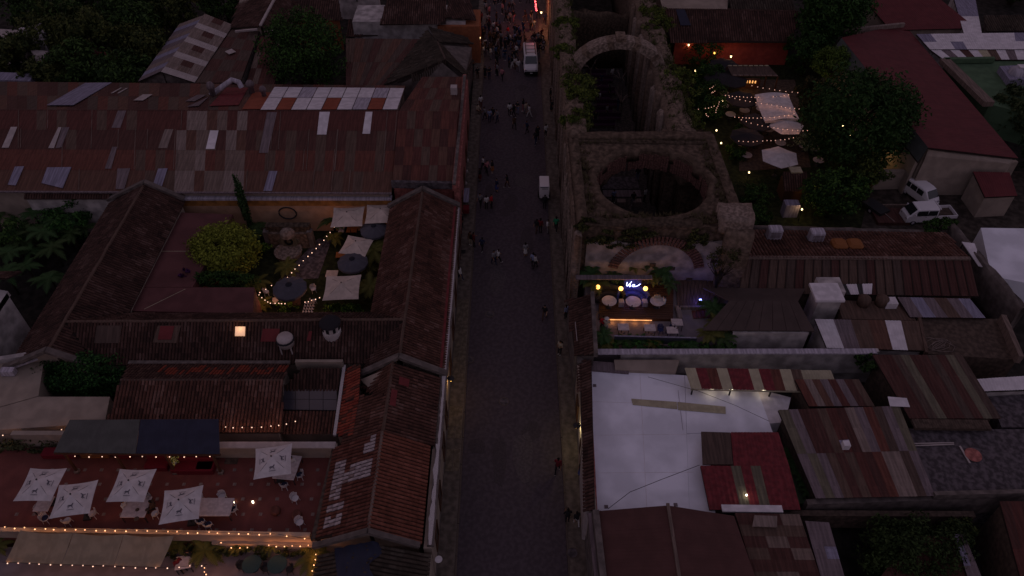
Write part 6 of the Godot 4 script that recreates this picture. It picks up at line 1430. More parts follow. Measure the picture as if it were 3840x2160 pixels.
	for p in [[P3(6.65, 3.6, -46.74), 1.6, 1.6], [P3(7.19, 3.6, -45.77), 1.4, 1.5], [P3(8.61, 3.9, -46.68), 0.9, 1.1], [P3(9.78, 3.9, -46.44), 0.7, 1.0], [P3(12.18, 3.9, -46.53), 1.0, 1.2], [P3(13.28, 3.9, -45.95), 0.9, 1.2], [P3(12.9, 3.9, -46.83), 1.3, 1.2], [P3(10.44, 3.9, -47.72), 1.3, 1.2], [P3(11.83, 3.9, -47.83), 1.4, 1.2], [P3(7.24, 3.6, -40.34), 0.8, 1.2], [P3(7.51, 3.6, -39.83), 0.5, 1.1], [P3(8.95, 3.6, -40), 0.5, 1.0], [P3(10.07, 3.6, -40), 0.5, 1.0], [P3(11.17, 3.6, -39.91), 0.5, 0.9], [P3(13.22, 3.6, -39.83), 0.5, 1.1], [P3(14.14, 3.6, -39.66), 0.5, 1.1], [P3(15.69, 3.6, -40.34), 1.0, 1.4], [P3(16.76, 3.6, -40.13), 0.8, 1.3], [P3(16.55, 3.6, -43.2), 1.0, 1.5], [P3(16.49, 3.6, -41.2), 1.0, 1.4]]:
		palm("terrace_plant", "lush leafy plant round the restaurant terrace", p[0], p[1], p[2], 12, 600 + k, M[["fern", "palm_yellow", "palm"][k % 3]], "plants round the restaurant terrace", 0.8)
		k += 1
	for i in 12: tree("planter_bush", "green bush in the long planter behind the rail", P3(7.35, 3.6, -39.75).lerp(P3(17.27, 3.6, -39.5), i / 11.0), 0.35, Vector3(0.55, 0.4, 0.4), 260, 0.13, 650 + i, C(0.012, 0.03, 0.008), C(0.04, 0.085, 0.02), 10, "bushes in the planter")
	var dead := thing("bare_bush", "bare brown branched shrub in front of the ruin's corner pier", "shrub", P3(17.47, 3.7, -46.4))
	var s5 := S(true); var g := RandomNumberGenerator.new(); g.seed = 31
	for i in 16:
		var an := g.randf() * TAU; var e := Vector3(cos(an) * 1.3, g.randf_range(2.2, 4.2), sin(an) * 0.7)
		tube(s5, [Vector3(0, 0, 0), Vector3(cos(an) * 0.3, 1.5, 0.1), e], 0.07, 0.015, 5)
	fin(s5, dead, "branches", M.bark)
	part(dead, "crown", crown_mesh(Vector3(1.5, 1.2, 0.9), 500, 0.13, 20, 33, C(0.03, 0.026, 0.012), C(0.05, 0.04, 0.02), 0.3, 0.2), M.leaf, Vector3(0, 3.6, 0))
	# --- street tile strip, brown pavilion roof, long white wall
	var sr := thing("street_tile_roof", "steep strip of brown tiles between terrace and street", "building")
	var q := [P3(6.61, 5.2, -44.06), P3(6.32, 5.2, -37.58), P3(4.87, 4.4, -38.27), P3(4.71, 4.4, -44.59)]
	facade(sr, 5.3, -37.7, -44.6, 4.2, M.grey_wall)
	tiles(sr, q, "old", 140, 0.27); mass(sr, q, M.grey_wall, 0.2)
	beam(sr, "parapet", P3(6.6, 5.3, -44.15), P3(6.37, 5.3, -37.5), 0.3, 0.5, M.grey_wall)
	beam(sr, "pole", P3(5.04, 5, -41.21), P3(5.07, 5, -39.18), 0.04, 0.04, M.pale_sheet)
	var pv := thing("pavilion", "dark brown hipped pavilion roof on white walls", "building")
	var pa := P3(17.51, 5.8, -42.82); var pb := P3(23.02, 5.8, -42.73); var pc := P3(23.88, 5, -40.26); var pd := P3(15.06, 5, -40.35)
	for i in 8:
		var u0 := i / 8.0; var u1 := (i + 1) / 8.0
		slab(pv, "roof_panel", [pa.lerp(pb, u0 + 0.002), pa.lerp(pb, u1 - 0.002), pd.lerp(pc, u1 - 0.002), pd.lerp(pc, u0 + 0.002)], -0.1, M.pavilion)
	slab(pv, "wall", [P3(17.83, 4.8, -41.83), P3(23.75, 4.8, -41.83), P3(23.45, 4.8, -40.19), P3(17.5, 4.8, -40.28)], 0.0, M.white_wall)
	slab(pv, "back_slope", [pa, pb, pb + Vector3(1.5, -0.9, -2.4), pa + Vector3(-1.5, -0.9, -2.4)], -0.1, M.pavilion)
	var lw := thing("long_white_wall", "long stained white wall under the terrace planter", "wall")
	beam(lw, "plaster", P3(8.54, 3.6, -39.08) + Vector3(0, -0.6, 0.3), P3(28.67, 3.6, -39.16) + Vector3(0, -0.6, 0.3), 0.35, 2.6, M.white_wall)
	beam(lw, "coping", P3(6.13, 4.6, -38.42), P3(28.25, 4.6, -38.46), 0.5, 0.12, M.silver)
	slab(lw, "tan_panel", [P3(7.96, 3.9, -38.21), P3(13.07, 3.9, -38.21), P3(12.62, 3.7, -37.14), P3(7.99, 3.7, -37.38)], 0.0, M.cream_wall)
	slab(lw, "grey_ledge", [P3(6.27, 3.7, -38.26), P3(9.04, 3.7, -37.98), P3(9.02, 3.6, -37.14), P3(6.1, 3.6, -37.46)], 0.0, M.greyt)
	# --- white roof
	var wr := thing("white_flat_roof_house", "house with a broad plain white roof beside the street", "building")
	slab(wr, "white_roof", [P3(6.03, 3.4, -37.55), P3(13.34, 3.4, -37.07), P3(11.72, 3.4, -25.12), P3(5.6, 3.4, -25.58)], 0.0, M.white_roof)
	slab(wr, "white_roof", [P3(13.37, 3.4, -37.07), P3(18.65, 3.4, -35.76), P3(18.86, 3.4, -31.71), P3(12.63, 3.4, -31.71)], 0.0, M.white_roof)
	slab(wr, "white_roof", [P3(12.62, 3.4, -31.67), P3(14.12, 3.4, -31.67), P3(13.48, 3.4, -25.41), P3(11.76, 3.4, -25.35)], 0.0, M.white_roof)
	slab(wr, "white_roof", [P3(18.68, 3.4, -35.76), P3(21.05, 3.3, -35), P3(20.02, 3.3, -32.75), P3(18.63, 3.4, -32.54)], 0.0, M.white_sheet)
	patch(wr, "cream_sheet", [P3(8.96, 3.4, -34.78), P3(12.32, 3.4, -34.48), P3(12.27, 3.4, -33.82), P3(9.01, 3.4, -34.22)], M.cream_sheet, 0.05); patch(wr, "cream_sheet", [P3(12.38, 3.4, -34.48), P3(15.89, 3.4, -34.04), P3(15.78, 3.4, -33.39), P3(12.32, 3.4, -33.75)], M.cream_sheet, 0.05)
	for e in [[P3(5.9, 3.4, -34.55), P3(12.87, 3.4, -34.26)], [P3(5.78, 3.4, -31.53), P3(12.82, 3.4, -31.63)], [P3(5.66, 3.4, -28.42), P3(12.56, 3.4, -28.48)], [P3(9.91, 3.4, -37.23), P3(8.95, 3.4, -25.4)]]: beam(wr, "felt_seam", e[0], e[1], 0.03, 0.012, M.white_sheet)
	for p in [P3(6.31, 3.42, -36.05), P3(6.28, 3.42, -25.83), P3(10.93, 3.42, -25.98)]: bp(wr, "drain", p, Vector3(0.25, 0.03, 0.25), M.greyt)
	beam(wr, "seam", P3(12.61, 3.41, -35.6), P3(12.39, 3.41, -31.97), 0.04, 0.02, M.silver)
	slab(wr, "pink_edge", [P3(5.85, 3.6, -37.46), P3(6.04, 3.6, -37.46), P3(5.65, 3.6, -25.41), P3(5.46, 3.6, -25.41)], 0.0, M.pinkwall)
	var cb := thing("power_cable", "black cable slung over the white roof to the red tin", "cable")
	var s6 := S(); tube(s6, [P3(6.23, 4.6, -25.02), P3(7.83, 4.3, -26.41), P3(9.92, 4.4, -27.25), P3(12.65, 4.9, -28.1)], 0.02, 0.02, 5); fin(s6, cb, "wire", M.black)
	var cb2 := thing("power_cable", "thin cable running from the lean-to across the white roof", "cable")
	var s7 := S(); tube(s7, [P3(10.26, 4.4, -36.1), P3(13.97, 4.2, -34.87), P3(16.44, 4, -33.74), P3(18.5, 4.2, -32.18)], 0.015, 0.015, 5); fin(s7, cb2, "wire", M.black)
	var ts := thing("street_tile_coping", "narrow brown tiled coping between white roof and street", "building")
	var cq := [P3(6.1, 4.6, -37.62), P3(5.37, 4.6, -24.91), P3(4.82, 4.2, -25.13), P3(5.17, 4.2, -37.96)]
	facade(ts, 5.3, -25.0, -37.6, 4.0, M.cream_wall)
	tiles(ts, cq, "old", 180, 0.27); mass(ts, cq, M.pale_sheet, 0.1)
	for z in [-27.0, -31.0, -35.0]: win(ts, "window", Vector3(5.03, 2.0, z), 1.1, 1.8, Vector3(-1, 0, 0), M.wood, M.glass_dark)
	# --- striped lean-to with lamps below it
	var le := thing("striped_lean_to", "lean-to of alternating red and cream sheets with lamps beneath", "building")
	var lq := [P3(13.07, 4.7, -36.71), P3(21.82, 4.7, -36.55), P3(21.97, 4.2, -34.9), P3(13.37, 4.2, -35.13)]
	sheets(le, lq, 11, 1, func(u, v, c, r): return M[["cream_sheet", "red_sheet", "rust2", "cream_sheet", "red_sheet", "red_sheet", "cream_sheet", "red_sheet", "rust2", "cream_sheet", "brownt"][c]], false, 0.03)
	for x in [0.02, 0.35, 0.7, 0.98]:
		var p: Vector3 = (lq[3] as Vector3).lerp(lq[2], x); beam(le, "post", p + Vector3(0, -0.05, -0.1), Vector3(p.x, 3.3, p.z - 0.1), 0.1, 0.1, M.darkmetal)
	beam(le, "fascia", lq[3] + Vector3(0, -0.1, 0), lq[2] + Vector3(0, -0.1, 0), 0.05, 0.12, M.cream_sheet)
	for p in [P3(14.97, 4, -35.25), P3(16.46, 4, -35.25), P3(18.86, 4, -35.17)]:
		var t := thing("strip_lamp", "lit white lamp under the striped lean-to's edge", "lamp", p, 0.0, "lamps under the lean-to")
		bp(t, "lamp_tube", Vector3.ZERO, Vector3(0.3, 0.08, 0.08), M.lamp_white)
		bp(t, "housing", Vector3(0, 0.07, -0.02), Vector3(0.36, 0.05, 0.12), M.silver)
		omni(t, Vector3(0, -0.1, 0), C(1, 0.8, 0.5), 0.06, 0.12)
func right_yards() -> void:
	# patchwork of sheds in the block's interior
	shed("tin_shed", "shed roofed in white and brown corrugated sheets below the water tower", [P3(24.46, 4.6, -41.89), P3(32.72, 4.6, -41.67), P3(32.27, 4.2, -38.89), P3(24.73, 4.2, -39.18)], 6, 1, ["white_sheet", "brownt", "white_sheet", "rust4", "brownt", "greyt"], M.white_wall, 0.03)
	shed("grey_tin_shed", "shed of slanting grey sheets with dark joints", [P3(31.98, 4.7, -44.29), P3(37.9, 4.7, -44.1), P3(38.58, 4.3, -42.31), P3(32.47, 4.3, -42.4)], 6, 1, ["greyt", "bluet", "greyt", "brownt"], M.brown_wall, 0.03)
	var bt := thing("brown_roof_terrace", "brown stained roof terrace strewn with a hose", "building")
	slab(bt, "flat_roof", [P3(27.14, 4.2, -44.46), P3(33.03, 4.2, -44.22), P3(32.89, 4.2, -42.13), P3(26.96, 4.2, -42.31)], 0.0, M.brownt); slab(bt, "flat_roof", [P3(33.33, 4, -42.5), P3(40.1, 4, -42.5), P3(39.31, 4, -38.13), P3(32.44, 4, -38.74)], 0.0, M.brown_wall)
	beam(bt, "parapet", P3(33.18, 4.2, -42.31), P3(32.3, 4.2, -38.56), 0.25, 0.4, M.brownt); beam(bt, "parapet", P3(39.79, 4.4, -42.21), P3(39.11, 4.4, -37.79), 0.4, 0.8, M.tan)
	var ho := thing("hose", "pale hose lying in loose coils on the brown roof", "hose")
	var hp := []
	for i in 40: hp.append(P3(33.78, 4.03, -39.62) + Vector3(cos(i * 0.9) * (0.5 + 0.02 * i), 0.02 * (i % 3), sin(i * 0.8) * (0.35 + 0.012 * i)))
	var s1 := S(true); tube(s1, hp, 0.025, 0.025, 5); fin(s1, ho, "tube", M.tan2)
	var wt := thing("water_tower", "white plastered water tower block with a lid", "tower")
	bp(wt, "shaft", P3(25.89, 4.4, -43.47) + Vector3(0, -0.6, -0.6), Vector3(1.9, 5.2, 1.7), M.white_wall); bp(wt, "lid", P3(25.33, 6.3, -43.23) + Vector3(0, 0, 0), Vector3(2.3, 0.22, 2.0), M.white_sheet)
	var tk := thing("roof_tanks", "two brown plastic drums on the brown roof terrace", "tank")
	for p in [P3(30.63, 4.2, -43.99), P3(29.14, 4.2, -43.99)]:
		var s2 := S(true); lathe(s2, [Vector2(0, 0), Vector2(0.5, 0), Vector2(0.52, 0.7), Vector2(0.3, 0.9), Vector2(0, 0.92)], 12); fin(s2, tk, "drum", M.brownt, p)
	var wx := thing("white_box", "small white box standing on the brown roof terrace", "box"); bp(wx, "box", P3(31.29, 4.5, -43.84), Vector3(0.9, 0.6, 0.8), M.white_sheet)
	shed("rusty_shed", "narrow shed of slanting rusty and grey strips behind the lean-to", [P3(21.19, 4.6, -35.68), P3(25.95, 4.6, -35.68), P3(26.53, 4.2, -33.52), P3(21.73, 4.2, -33.52)], 8, 1, ["rust2", "greyt", "rust4", "brownt", "rust1", "tan2", "rust3", "greyt"], M.brown_wall)
	shed("low_tin_strip", "low strip of grey and cream tin against the long white wall", [P3(21.98, 4.2, -36.89), P3(24.35, 4.2, -36.89), P3(24.49, 4, -36.16), P3(22.08, 4, -36.16)], 5, 1, ["cream_sheet", "greyt", "brownt", "greyt", "olive"], M.brown_wall)
	var s7 := thing("brown_tin_hall", "hall under brown sheets with two olive stripes", "building")
	var q7 := [P3(27.69, 4.8, -37.93), P3(34.55, 4.8, -37.89), P3(35.21, 4.3, -32.38), P3(28.63, 4.3, -32.38)]
	sheets(s7, q7, 10, 1, func(u, v, c, r): return M[["rust3", "rust5", "brownt2", "olive", "rust5", "rust3", "brownt2", "rust3", "olive", "brownt2"][c]]); mass(s7, q7, M.brown_wall)
	patch(s7, "fallen_sheet", [P3(27.56, 4.5, -34.08), P3(28.91, 4.5, -33.94), P3(28.91, 4.4, -33.22), P3(27.49, 4.4, -33.29)], M.white_sheet, 0.12)
	var s8 := thing("patchwork_roof", "large patchwork roof of grey, rust and cream sheets", "building")
	var q8 := [P3(19.32, 4.4, -33.01), P3(28.21, 4.4, -33.37), P3(28.16, 4, -26.35), P3(20.17, 4, -26.17)]
	var row := ["greyt", "olive", "greyt", "rust5", "rust3", "brownt", "rust1", "rust5", "tan2", "greyt", "rust2", "brownt2"]
	sheets(s8, q8, 13, 2, func(u, v, c, r): return M[row[(c + (1 if r == 0 else 0) + (2 if (c * r) % 5 == 3 else 0)) % 12]] if not (r == 1 and c in [9, 10]) else M.tan2); mass(s8, q8, M.brown_wall)
	patch(s8, "pale_patch", [P3(22.97, 4.2, -30.48), P3(23.69, 4.2, -30.55), P3(23.61, 4.2, -30.02), P3(22.98, 4.2, -29.95)], M.bluet, 0.12)
	bp(s8, "chimney_cap", P3(23.22, 4.5, -29.95), Vector3(0.45, 0.5, 0.45), M.white_sheet)
	var s9 := thing("concrete_roof", "stained dark concrete flat roof with a round red table top", "building")
	slab(s9, "flat_roof", [P3(27.95, 3.8, -31.84), P3(37.5, 3.8, -31.77), P3(34.89, 3.8, -26.5), P3(28.18, 3.8, -26.47)], 0.0, M.concrete)
	beam(s9, "parapet", P3(28.06, 4, -26.35), P3(34.81, 4, -26.53), 0.3, 0.5, M.grey_wall)
	for i in 30: bp(s9, "ridge_tile", P3(28.76, 4.3, -31.83).lerp(P3(33.99, 4.3, -31.76), i / 29.0), Vector3(0.16, 0.25, 0.8), M.brown_wall)
	var rt := thing("red_disc", "round faded red table top lying on the concrete roof", "table top", P3(32.15, 3.8, -29.54)); var s2 := S(); lathe(s2, [Vector2(0, 0.1), Vector2(0.55, 0.1), Vector2(0.57, 0.13), Vector2(0.55, 0.16), Vector2(0, 0.16)], 22); fin(s2, rt, "disc", M.pinkwall)
	bp(rt, "block", Vector3(0, 0.05, 0), Vector3(0.5, 0.1, 0.5), M.concrete)
	var ld := thing("ladder", "two pale poles laid across the concrete roof", "ladder"); beam(ld, "rail", P3(27.04, 3.9, -30.45), P3(31.23, 3.9, -30.55), 0.07, 0.07, M.pale_sheet); beam(ld, "rail", P3(26.97, 3.9, -30.25), P3(31.18, 3.9, -30.42), 0.07, 0.07, M.pale_sheet)
	beam(ld, "board", P3(31.54, 3.9, -30.29), P3(31.64, 3.9, -28.89), 0.12, 0.05, M.pale_sheet)
	# red tin roof
	var rr := thing("red_tin_roof", "glossy red tin roof with two olive skylights beside the white roof", "building")
	var qa := [P3(15.46, 4.4, -31.08), P3(18.83, 4.4, -31.08), P3(18.98, 4.15, -28.51), P3(15.19, 4.15, -28.51)]; var qb := [P3(12.91, 4.15, -28.51), P3(18.97, 4.15, -28.48), P3(18.97, 3.9, -25.36), P3(12.99, 3.9, -25.36)]
	sheets(rr, qa, 5, 1, func(u, v, c, r): return M.red_sheet); sheets(rr, qb, 9, 1, func(u, v, c, r): return M.olive if c in [3, 5] else M.red_sheet)
	mass(rr, qa, M.brown_wall); mass(rr, qb, M.brown_wall)
	patch(rr, "grey_sheet", [P3(13.39, 4.4, -31.15), P3(15.43, 4.4, -31.08), P3(15.15, 4.2, -28.61), P3(13.08, 4.2, -28.61)], M.brownt2, 0.0, -0.1)
	beam(rr, "white_gutter", P3(13.75, 4.1, -25.33), P3(17.7, 4.1, -25.27), 0.5, 0.12, M.white_sheet)
	var gl := thing("reflecting_lamp", "small lamp shining under the red roof's olive skylight", "lamp", P3(15.58, 4.1, -26.29)); var s3 := S(true); ball(s3, Vector3.ZERO, Vector3(0.07, 0.07, 0.07)); fin(s3, gl, "lamp_bulb", M.lamp_white); omni(gl, Vector3(0, 0.1, 0), C(1, 0.9, 0.7), 0.12, 0.07)
	var gy := thing("planted_light_well", "narrow light well full of potted plants beside the red roof", "light well")
	slab(gy, "floor", [P3(19.76, 2, -31.29), P3(21.03, 2, -31.46), P3(21.25, 2, -27.03), P3(19.72, 2, -26.85)], 0.0, M.green_flat)
	for i in 7: palm("potted_plant", "green potted plant in the narrow light well", P3(19.99, 2, -30.61).lerp(P3(20.66, 2, -27.55), i / 6.0), 0.6, 0.9, 10, 700 + i, M.fern, "potted plants in the light well")
	var wy := thing("white_shed_wall", "small white wall and slab below the patchwork roof", "wall"); slab(wy, "plaster", [P3(20.71, 3.4, -26.52), P3(22.79, 3.4, -26.52), P3(22.54, 2.6, -26.21), P3(20.57, 2.6, -26.21)], 0.0, M.white_wall)
	var by := thing("boundary_wall", "long low stained wall across the block above the corrugated roofs", "wall")
	beam(by, "plaster", P3(19.68, 2.6, -26.09), P3(35.57, 2.6, -26.69), 0.4, 2.0, M.grey_wall); beam(by, "plaster", P3(15.56, 2.4, -25.52), P3(30.77, 2.4, -25.44), 0.4, 1.6, M.brown_wall)
	# bottom row
	var gb := thing("brown_gable_hall", "plain dark brown gabled roof at the street corner", "building")
	var r0 := P3(9.9, 5.6, -24.68); var r1 := P3(9.87, 5.6, -18.87)
	var ga := [r0, r1, P3(5.61, 4.6, -19.3), P3(5.6, 4.6, -24.85)]; var gc := [r0, r1, P3(14.79, 4.6, -19.3), P3(14.23, 4.6, -24.51)]
	sheets(gb, ga, 8, 1, func(u, v, c, r): return M.brown_roof, true, 0.012); sheets(gb, gc, 8, 1, func(u, v, c, r): return M.brown_roof, true, 0.012); mass(gb, ga, M.grey_wall); mass(gb, gc, M.grey_wall)
	beam(gb, "ridge_cap", r0 + Vector3(0, 0.08, -0.1), r1 + Vector3(0, 0.08, 0), 0.2, 0.12, M.tan)
	facade(gb, 5.3, -18.5, -24.9, 4.2, M.grey_wall)
	beam(gb, "street_parapet", P3(5.39, 4.6, -24.79), P3(5.52, 4.6, -19.3), 0.4, 0.6, M.grey_wall); beam(gb, "pale_gutter", P3(5.04, 4.2, -24.9), P3(5.17, 4.2, -19.48), 0.25, 0.2, M.greyt)
	shed("ribbed_tin_shed", "shed of crosswise brown and tan tin strips", [P3(14.48, 4.2, -24.9), P3(18.63, 4.2, -24.79), P3(18.94, 4, -19.56), P3(14.99, 4, -19.56)], 3, 7, ["rust3", "tan", "rust5", "brownt", "tan", "rust3"], M.brown_wall)
	shed("grey_tin_stair_roof", "grey violet stepped tin roof beside the dark yard", [P3(18.89, 4.2, -24.34), P3(20.4, 4.2, -24.23), P3(20.41, 3.9, -20.34), P3(18.96, 3.9, -20.34)], 2, 5, ["greyt", "bluet", "greyt"], M.greyt)
	var pl2 := thing("plank_heap", "pale stained board resting on the ribbed shed roof", "board"); slab(pl2, "board", [P3(15.6, 4.6, -24.57), P3(17.05, 4.6, -24.51), P3(16.89, 4.5, -23.79), P3(15.33, 4.5, -23.85)], -0.08, M.tan2)
	tree("yard_tree", "broad dark tree filling the yard by the stepped tin roof", foot(P3(25.86, 3.2, -23.14)), 2.9, Vector3(3.3, 1.9, 2.1), 9000, 0.13, 141, C(0.01, 0.015, 0.005), C(0.028, 0.034, 0.012), 110)
	tree("yard_tree", "smaller olive tree beside the bluish gutter roof", foot(P3(29.13, 2.6, -24.27)), 2.4, Vector3(1.5, 1.1, 1.2), 2600, 0.13, 142, C(0.014, 0.018, 0.006), C(0.035, 0.036, 0.012), 40)
	shed("dark_red_low_roof", "dark red low roof below the yard trees", [P3(25.75, 3.4, -23.72), P3(29.09, 3.4, -23.72), P3(28.76, 3.2, -19.91), P3(21.71, 3.2, -19.91)], 8, 2, ["rust5", "rust5", "rust3"], M.brown_wall)
	shed("blue_gutter_roof", "narrow bluish gutter roof beside dark red roofs", [P3(28.51, 3.6, -23.75), P3(29.15, 3.6, -23.75), P3(29.06, 3.5, -19.78), P3(28.09, 3.5, -19.78)], 2, 2, ["bluet", "greyt"], M.greyt)
	shed("dark_red_edge_roof", "dark red roof at the block's far corner", [P3(32.11, 4.2, -25.77), P3(34.71, 4.4, -25.65), P3(32.04, 4.4, -19.39), P3(30.76, 4.2, -19.48)], 4, 2, ["rust5", "rust1"], M.brown_wall)
	shed("white_edge_roof", "white tin strip beside the olive striped hall", [P3(34.74, 4.2, -36), P3(39.59, 4.2, -36.38), P3(39.1, 4, -35.21), P3(34.91, 4, -35.02)], 4, 1, ["white_sheet", "white_sheet"], M.white_wall)
	var we := thing("grey_yard_shed", "low grey violet flat roof behind the olive striped hall", "building"); slab(we, "flat_roof", [P3(35.96, 3.4, -34.93), P3(39.44, 3.4, -35.3), P3(37.92, 3.4, -32.22), P3(35.61, 3.4, -32.22)], 0.0, M.concrete)
	var wb := thing("white_modern_building", "white flat roofed building at the edge of the car yard", "building")
	slab(wb, "flat_roof", [P3(44.74, 2.8, -55.57), P3(50.44, 2.8, -55.45), P3(46.49, 2.8, -47.57), P3(42.69, 2.8, -48.89)], 0.0, M.white_roof)
	var ww := thing("white_canopy", "tilted white canopy sheet beside the white building", "canopy"); slab(ww, "sheet", [P3(40.6, 4.4, -51.69), P3(41.65, 4.4, -51.47), P3(41.46, 4, -48.74), P3(41.06, 4, -48.94)], -0.08, M.white_sheet)
	for p in [P3(40.83, 4.2, -51.7), P3(41.53, 3.8, -49.16)]: beam(ww, "post", p, Vector3(p.x, 0, p.z), 0.08, 0.08, M.darkmetal)
	tree("hedge_shrub", "green shrub topping the stone boundary wall", P3(40.23, 2.6, -54.81), 0.9, Vector3(1.5, 0.9, 0.9), 1500, 0.15, 151, C(0.012, 0.024, 0.007), C(0.03, 0.05, 0.014), 30)
	tree("potted_palm_shrub", "spiky plant against the end of the long white wall", P3(27.61, 3, -37.76), 1.0, Vector3(1.1, 0.8, 0.7), 700, 0.17, 152, C(0.012, 0.02, 0.008), C(0.03, 0.045, 0.016), 20)
	var yd := S(); prism(yd, [P3(40.01, 0.03, -68.68), P3(57.56, 0.03, -68.68), P3(47.51, 0.03, -48.34), P3(34.5, 0.03, -57.23)], 0.0); setting("car_yard", yd, M.yard)
	var yh := thing("red_roofed_booth", "small cream booth with a red roof in the car yard", "building")
	var yq := [P3(47.33, 3.4, -63.82), P3(51.02, 3.4, -63.68), P3(50.74, 2.7, -60.73), P3(47.36, 2.7, -60.47)]
	sheets(yh, yq, 5, 1, func(u, v, c, r): return M.brick_roof, true, 0.02); mass(yh, yq, M.cream_wall, 0.15)
	tree("yard_tree", "dark tree along the car yard's back wall", P3(45.16, 0, -67.25), 2.6, Vector3(2.8, 1.9, 1.8), 3000, 0.2, 153, C(0.01, 0.018, 0.006), C(0.028, 0.04, 0.013), 50)
	var yw := thing("yard_wall", "cream rendered wall behind the car yard under the red roof", "wall"); beam(yw, "plaster", P3(46.71, 1.3, -65.46), P3(53.72, 1.3, -66.9), 0.4, 2.6, M.cream_wall); beam(yw, "plaster", P3(38.51, 1.2, -65.46), P3(42.79, 1.2, -65.6), 0.4, 2.4, M.cream_wall)
	var ep := thing("red_earth_bed", "raised brown earth bed beside the white truck", "bed"); bp(ep, "earth", P3(38.76, 0.2, -60.47), Vector3(3.4, 0.4, 2.4), M.rust3); bp(ep, "edge", P3(39.41, 0.3, -60.67) + Vector3(0, 0, -1.3), Vector3(3.6, 0.6, 0.2), M.tan)
func right_far() -> void:
	var h := thing("long_red_roofed_house", "long house with a plain brick red roof and grey green skirt", "building")
	var ra := P3(40.67, 6, -88.28); var rb := P3(41.89, 6, -64.26)
	var rq := [ra, rb, P3(52.12, 4.2, -65.06), P3(51.78, 4.2, -95.97)]; var lq := [ra, rb, P3(41.42, 4.4, -64.07), P3(39.71, 4.4, -87.61)]
	sheets(h, rq, 16, 2, func(u, v, c, r): return M.brick_roof, true, 0.02); mass(h, rq, M.cream_wall)
	sheets(h, lq, 10, 1, func(u, v, c, r): return M.green_skirt, true, 0.02); mass(h, lq, M.cream_wall)
	beam(h, "north_parapet", P3(42.26, 5.2, -91.79), P3(50.87, 5, -94.03), 0.4, 0.5, M.tan2)
	slab(h, "end_wall", [P3(42.17, 5.6, -64.57), P3(51.81, 4, -65.07), P3(51.06, 4, -64.36), P3(42.1, 5, -64.32)], 0.0, M.cream_wall)
	var u := thing("upper_red_roof", "brick red roof adjoining the white tin roofs", "building")
	var uq := [P3(47.54, 5.6, -104.05), P3(57.46, 5.6, -104.05), P3(60.62, 4.4, -94.38), P3(49.25, 4.4, -93.81)]
	sheets(u, uq, 10, 1, func(uu, v, c, r): return M.brick_roof, true, 0.02); mass(u, uq, M.cream_wall)
	var wt := thing("white_tin_roofs", "broad white tin roof with dark gaps between its sheets", "building")
	var wq := [P3(51.9, 4.6, -92.15), P3(68.2, 4.6, -92.6), P3(66.36, 4.3, -88.64), P3(52.41, 4.3, -88.64)]; var w2 := [P3(52.54, 4.2, -88.63), P3(66.4, 4.2, -88.63), P3(65.45, 4, -86.53), P3(53.41, 4, -86.53)]
	sheets(wt, wq, 9, 2, func(uu, v, c, r): return M.white_sheet if (c * 3 + r) % 7 else M.bluet); mass(wt, wq, M.white_wall)
	sheets(wt, w2, 12, 1, func(uu, v, c, r): return M[["white_sheet", "greyt", "white_sheet", "rust3", "white_sheet", "cream_sheet", "brownt"][c % 7]]); mass(wt, w2, M.white_wall)
	var ws := thing("white_strip_roof", "narrow white tin roof running between the red and brown roofs", "building")
	var sq := [P3(61.61, 4.8, -104.62), P3(64.67, 4.8, -104.62), P3(60.56, 4.5, -92.59), P3(58.25, 4.5, -92.59)]
	sheets(ws, sq, 2, 5, func(uu, v, c, r): return M.bluet if r < 3 else M.white_sheet); mass(ws, sq, M.white_wall)
	var bt := thing("brown_tiled_roof", "small brown tiled roof behind the white tin", "building")
	var bq := [P3(62.11, 5.2, -96.16), P3(69.81, 5.2, -96.4), P3(68.62, 4.4, -93.24), P3(61.51, 4.4, -93.24)]
	tiles(bt, bq, "moss", 0, 0.3, 0.5); mass(bt, bq, M.grey_wall)
	var gf := thing("green_flat_roof", "green felted flat roof with a grey border", "building")
	slab(gf, "flat_roof", [P3(53.8, 3.8, -86.92), P3(66.94, 3.8, -87.33), P3(59.73, 3.8, -73.17), P3(54.55, 3.8, -76.37)], 0.0, M.green_flat)
	beam(gf, "parapet", P3(53.09, 4.2, -85.94), P3(53.98, 4.2, -75.7), 1.2, 0.6, M.tan); beam(gf, "parapet", P3(53.09, 4.2, -85.94), P3(59.29, 4.2, -86.15), 0.5, 0.6, M.green_flat)
	slab(gf, "grey_annex", [P3(58.75, 4.6, -83.79), P3(64.08, 4.6, -84.38), P3(62.15, 4.6, -80.54), P3(58.42, 4.6, -80.54)], 3.8, M.bluet)
	var tk := thing("white_cistern", "white ribbed cistern standing on the green flat roof", "tank", P3(59.94, 3.8, -81.99))
	var s1 := S(true); lathe(s1, [Vector2(0, 0), Vector2(0.9, 0), Vector2(0.95, 0.8), Vector2(0.85, 1.3), Vector2(0.4, 1.6), Vector2(0, 1.65)], 14); fin(s1, tk, "tank_body", M.silver); bp(tk, "cap", Vector3(0.3, 1.7, 0), Vector3(0.9, 0.15, 0.8), M.white_sheet)
	tree("garden_tree", "dark tree overhanging the green flat roof's edge", P3(58.73, 0, -76.71), 3.2, Vector3(3.2, 2.2, 3.4), 4200, 0.22, 161, C(0.014, 0.018, 0.008), C(0.035, 0.036, 0.018), 60)
	tree("garden_tree", "dark tree at the red roof's lower corner", P3(57.23, 0, -67.98), 3.0, Vector3(3.0, 2.2, 3.0), 3600, 0.22, 162, C(0.008, 0.014, 0.005), C(0.02, 0.028, 0.01), 60)
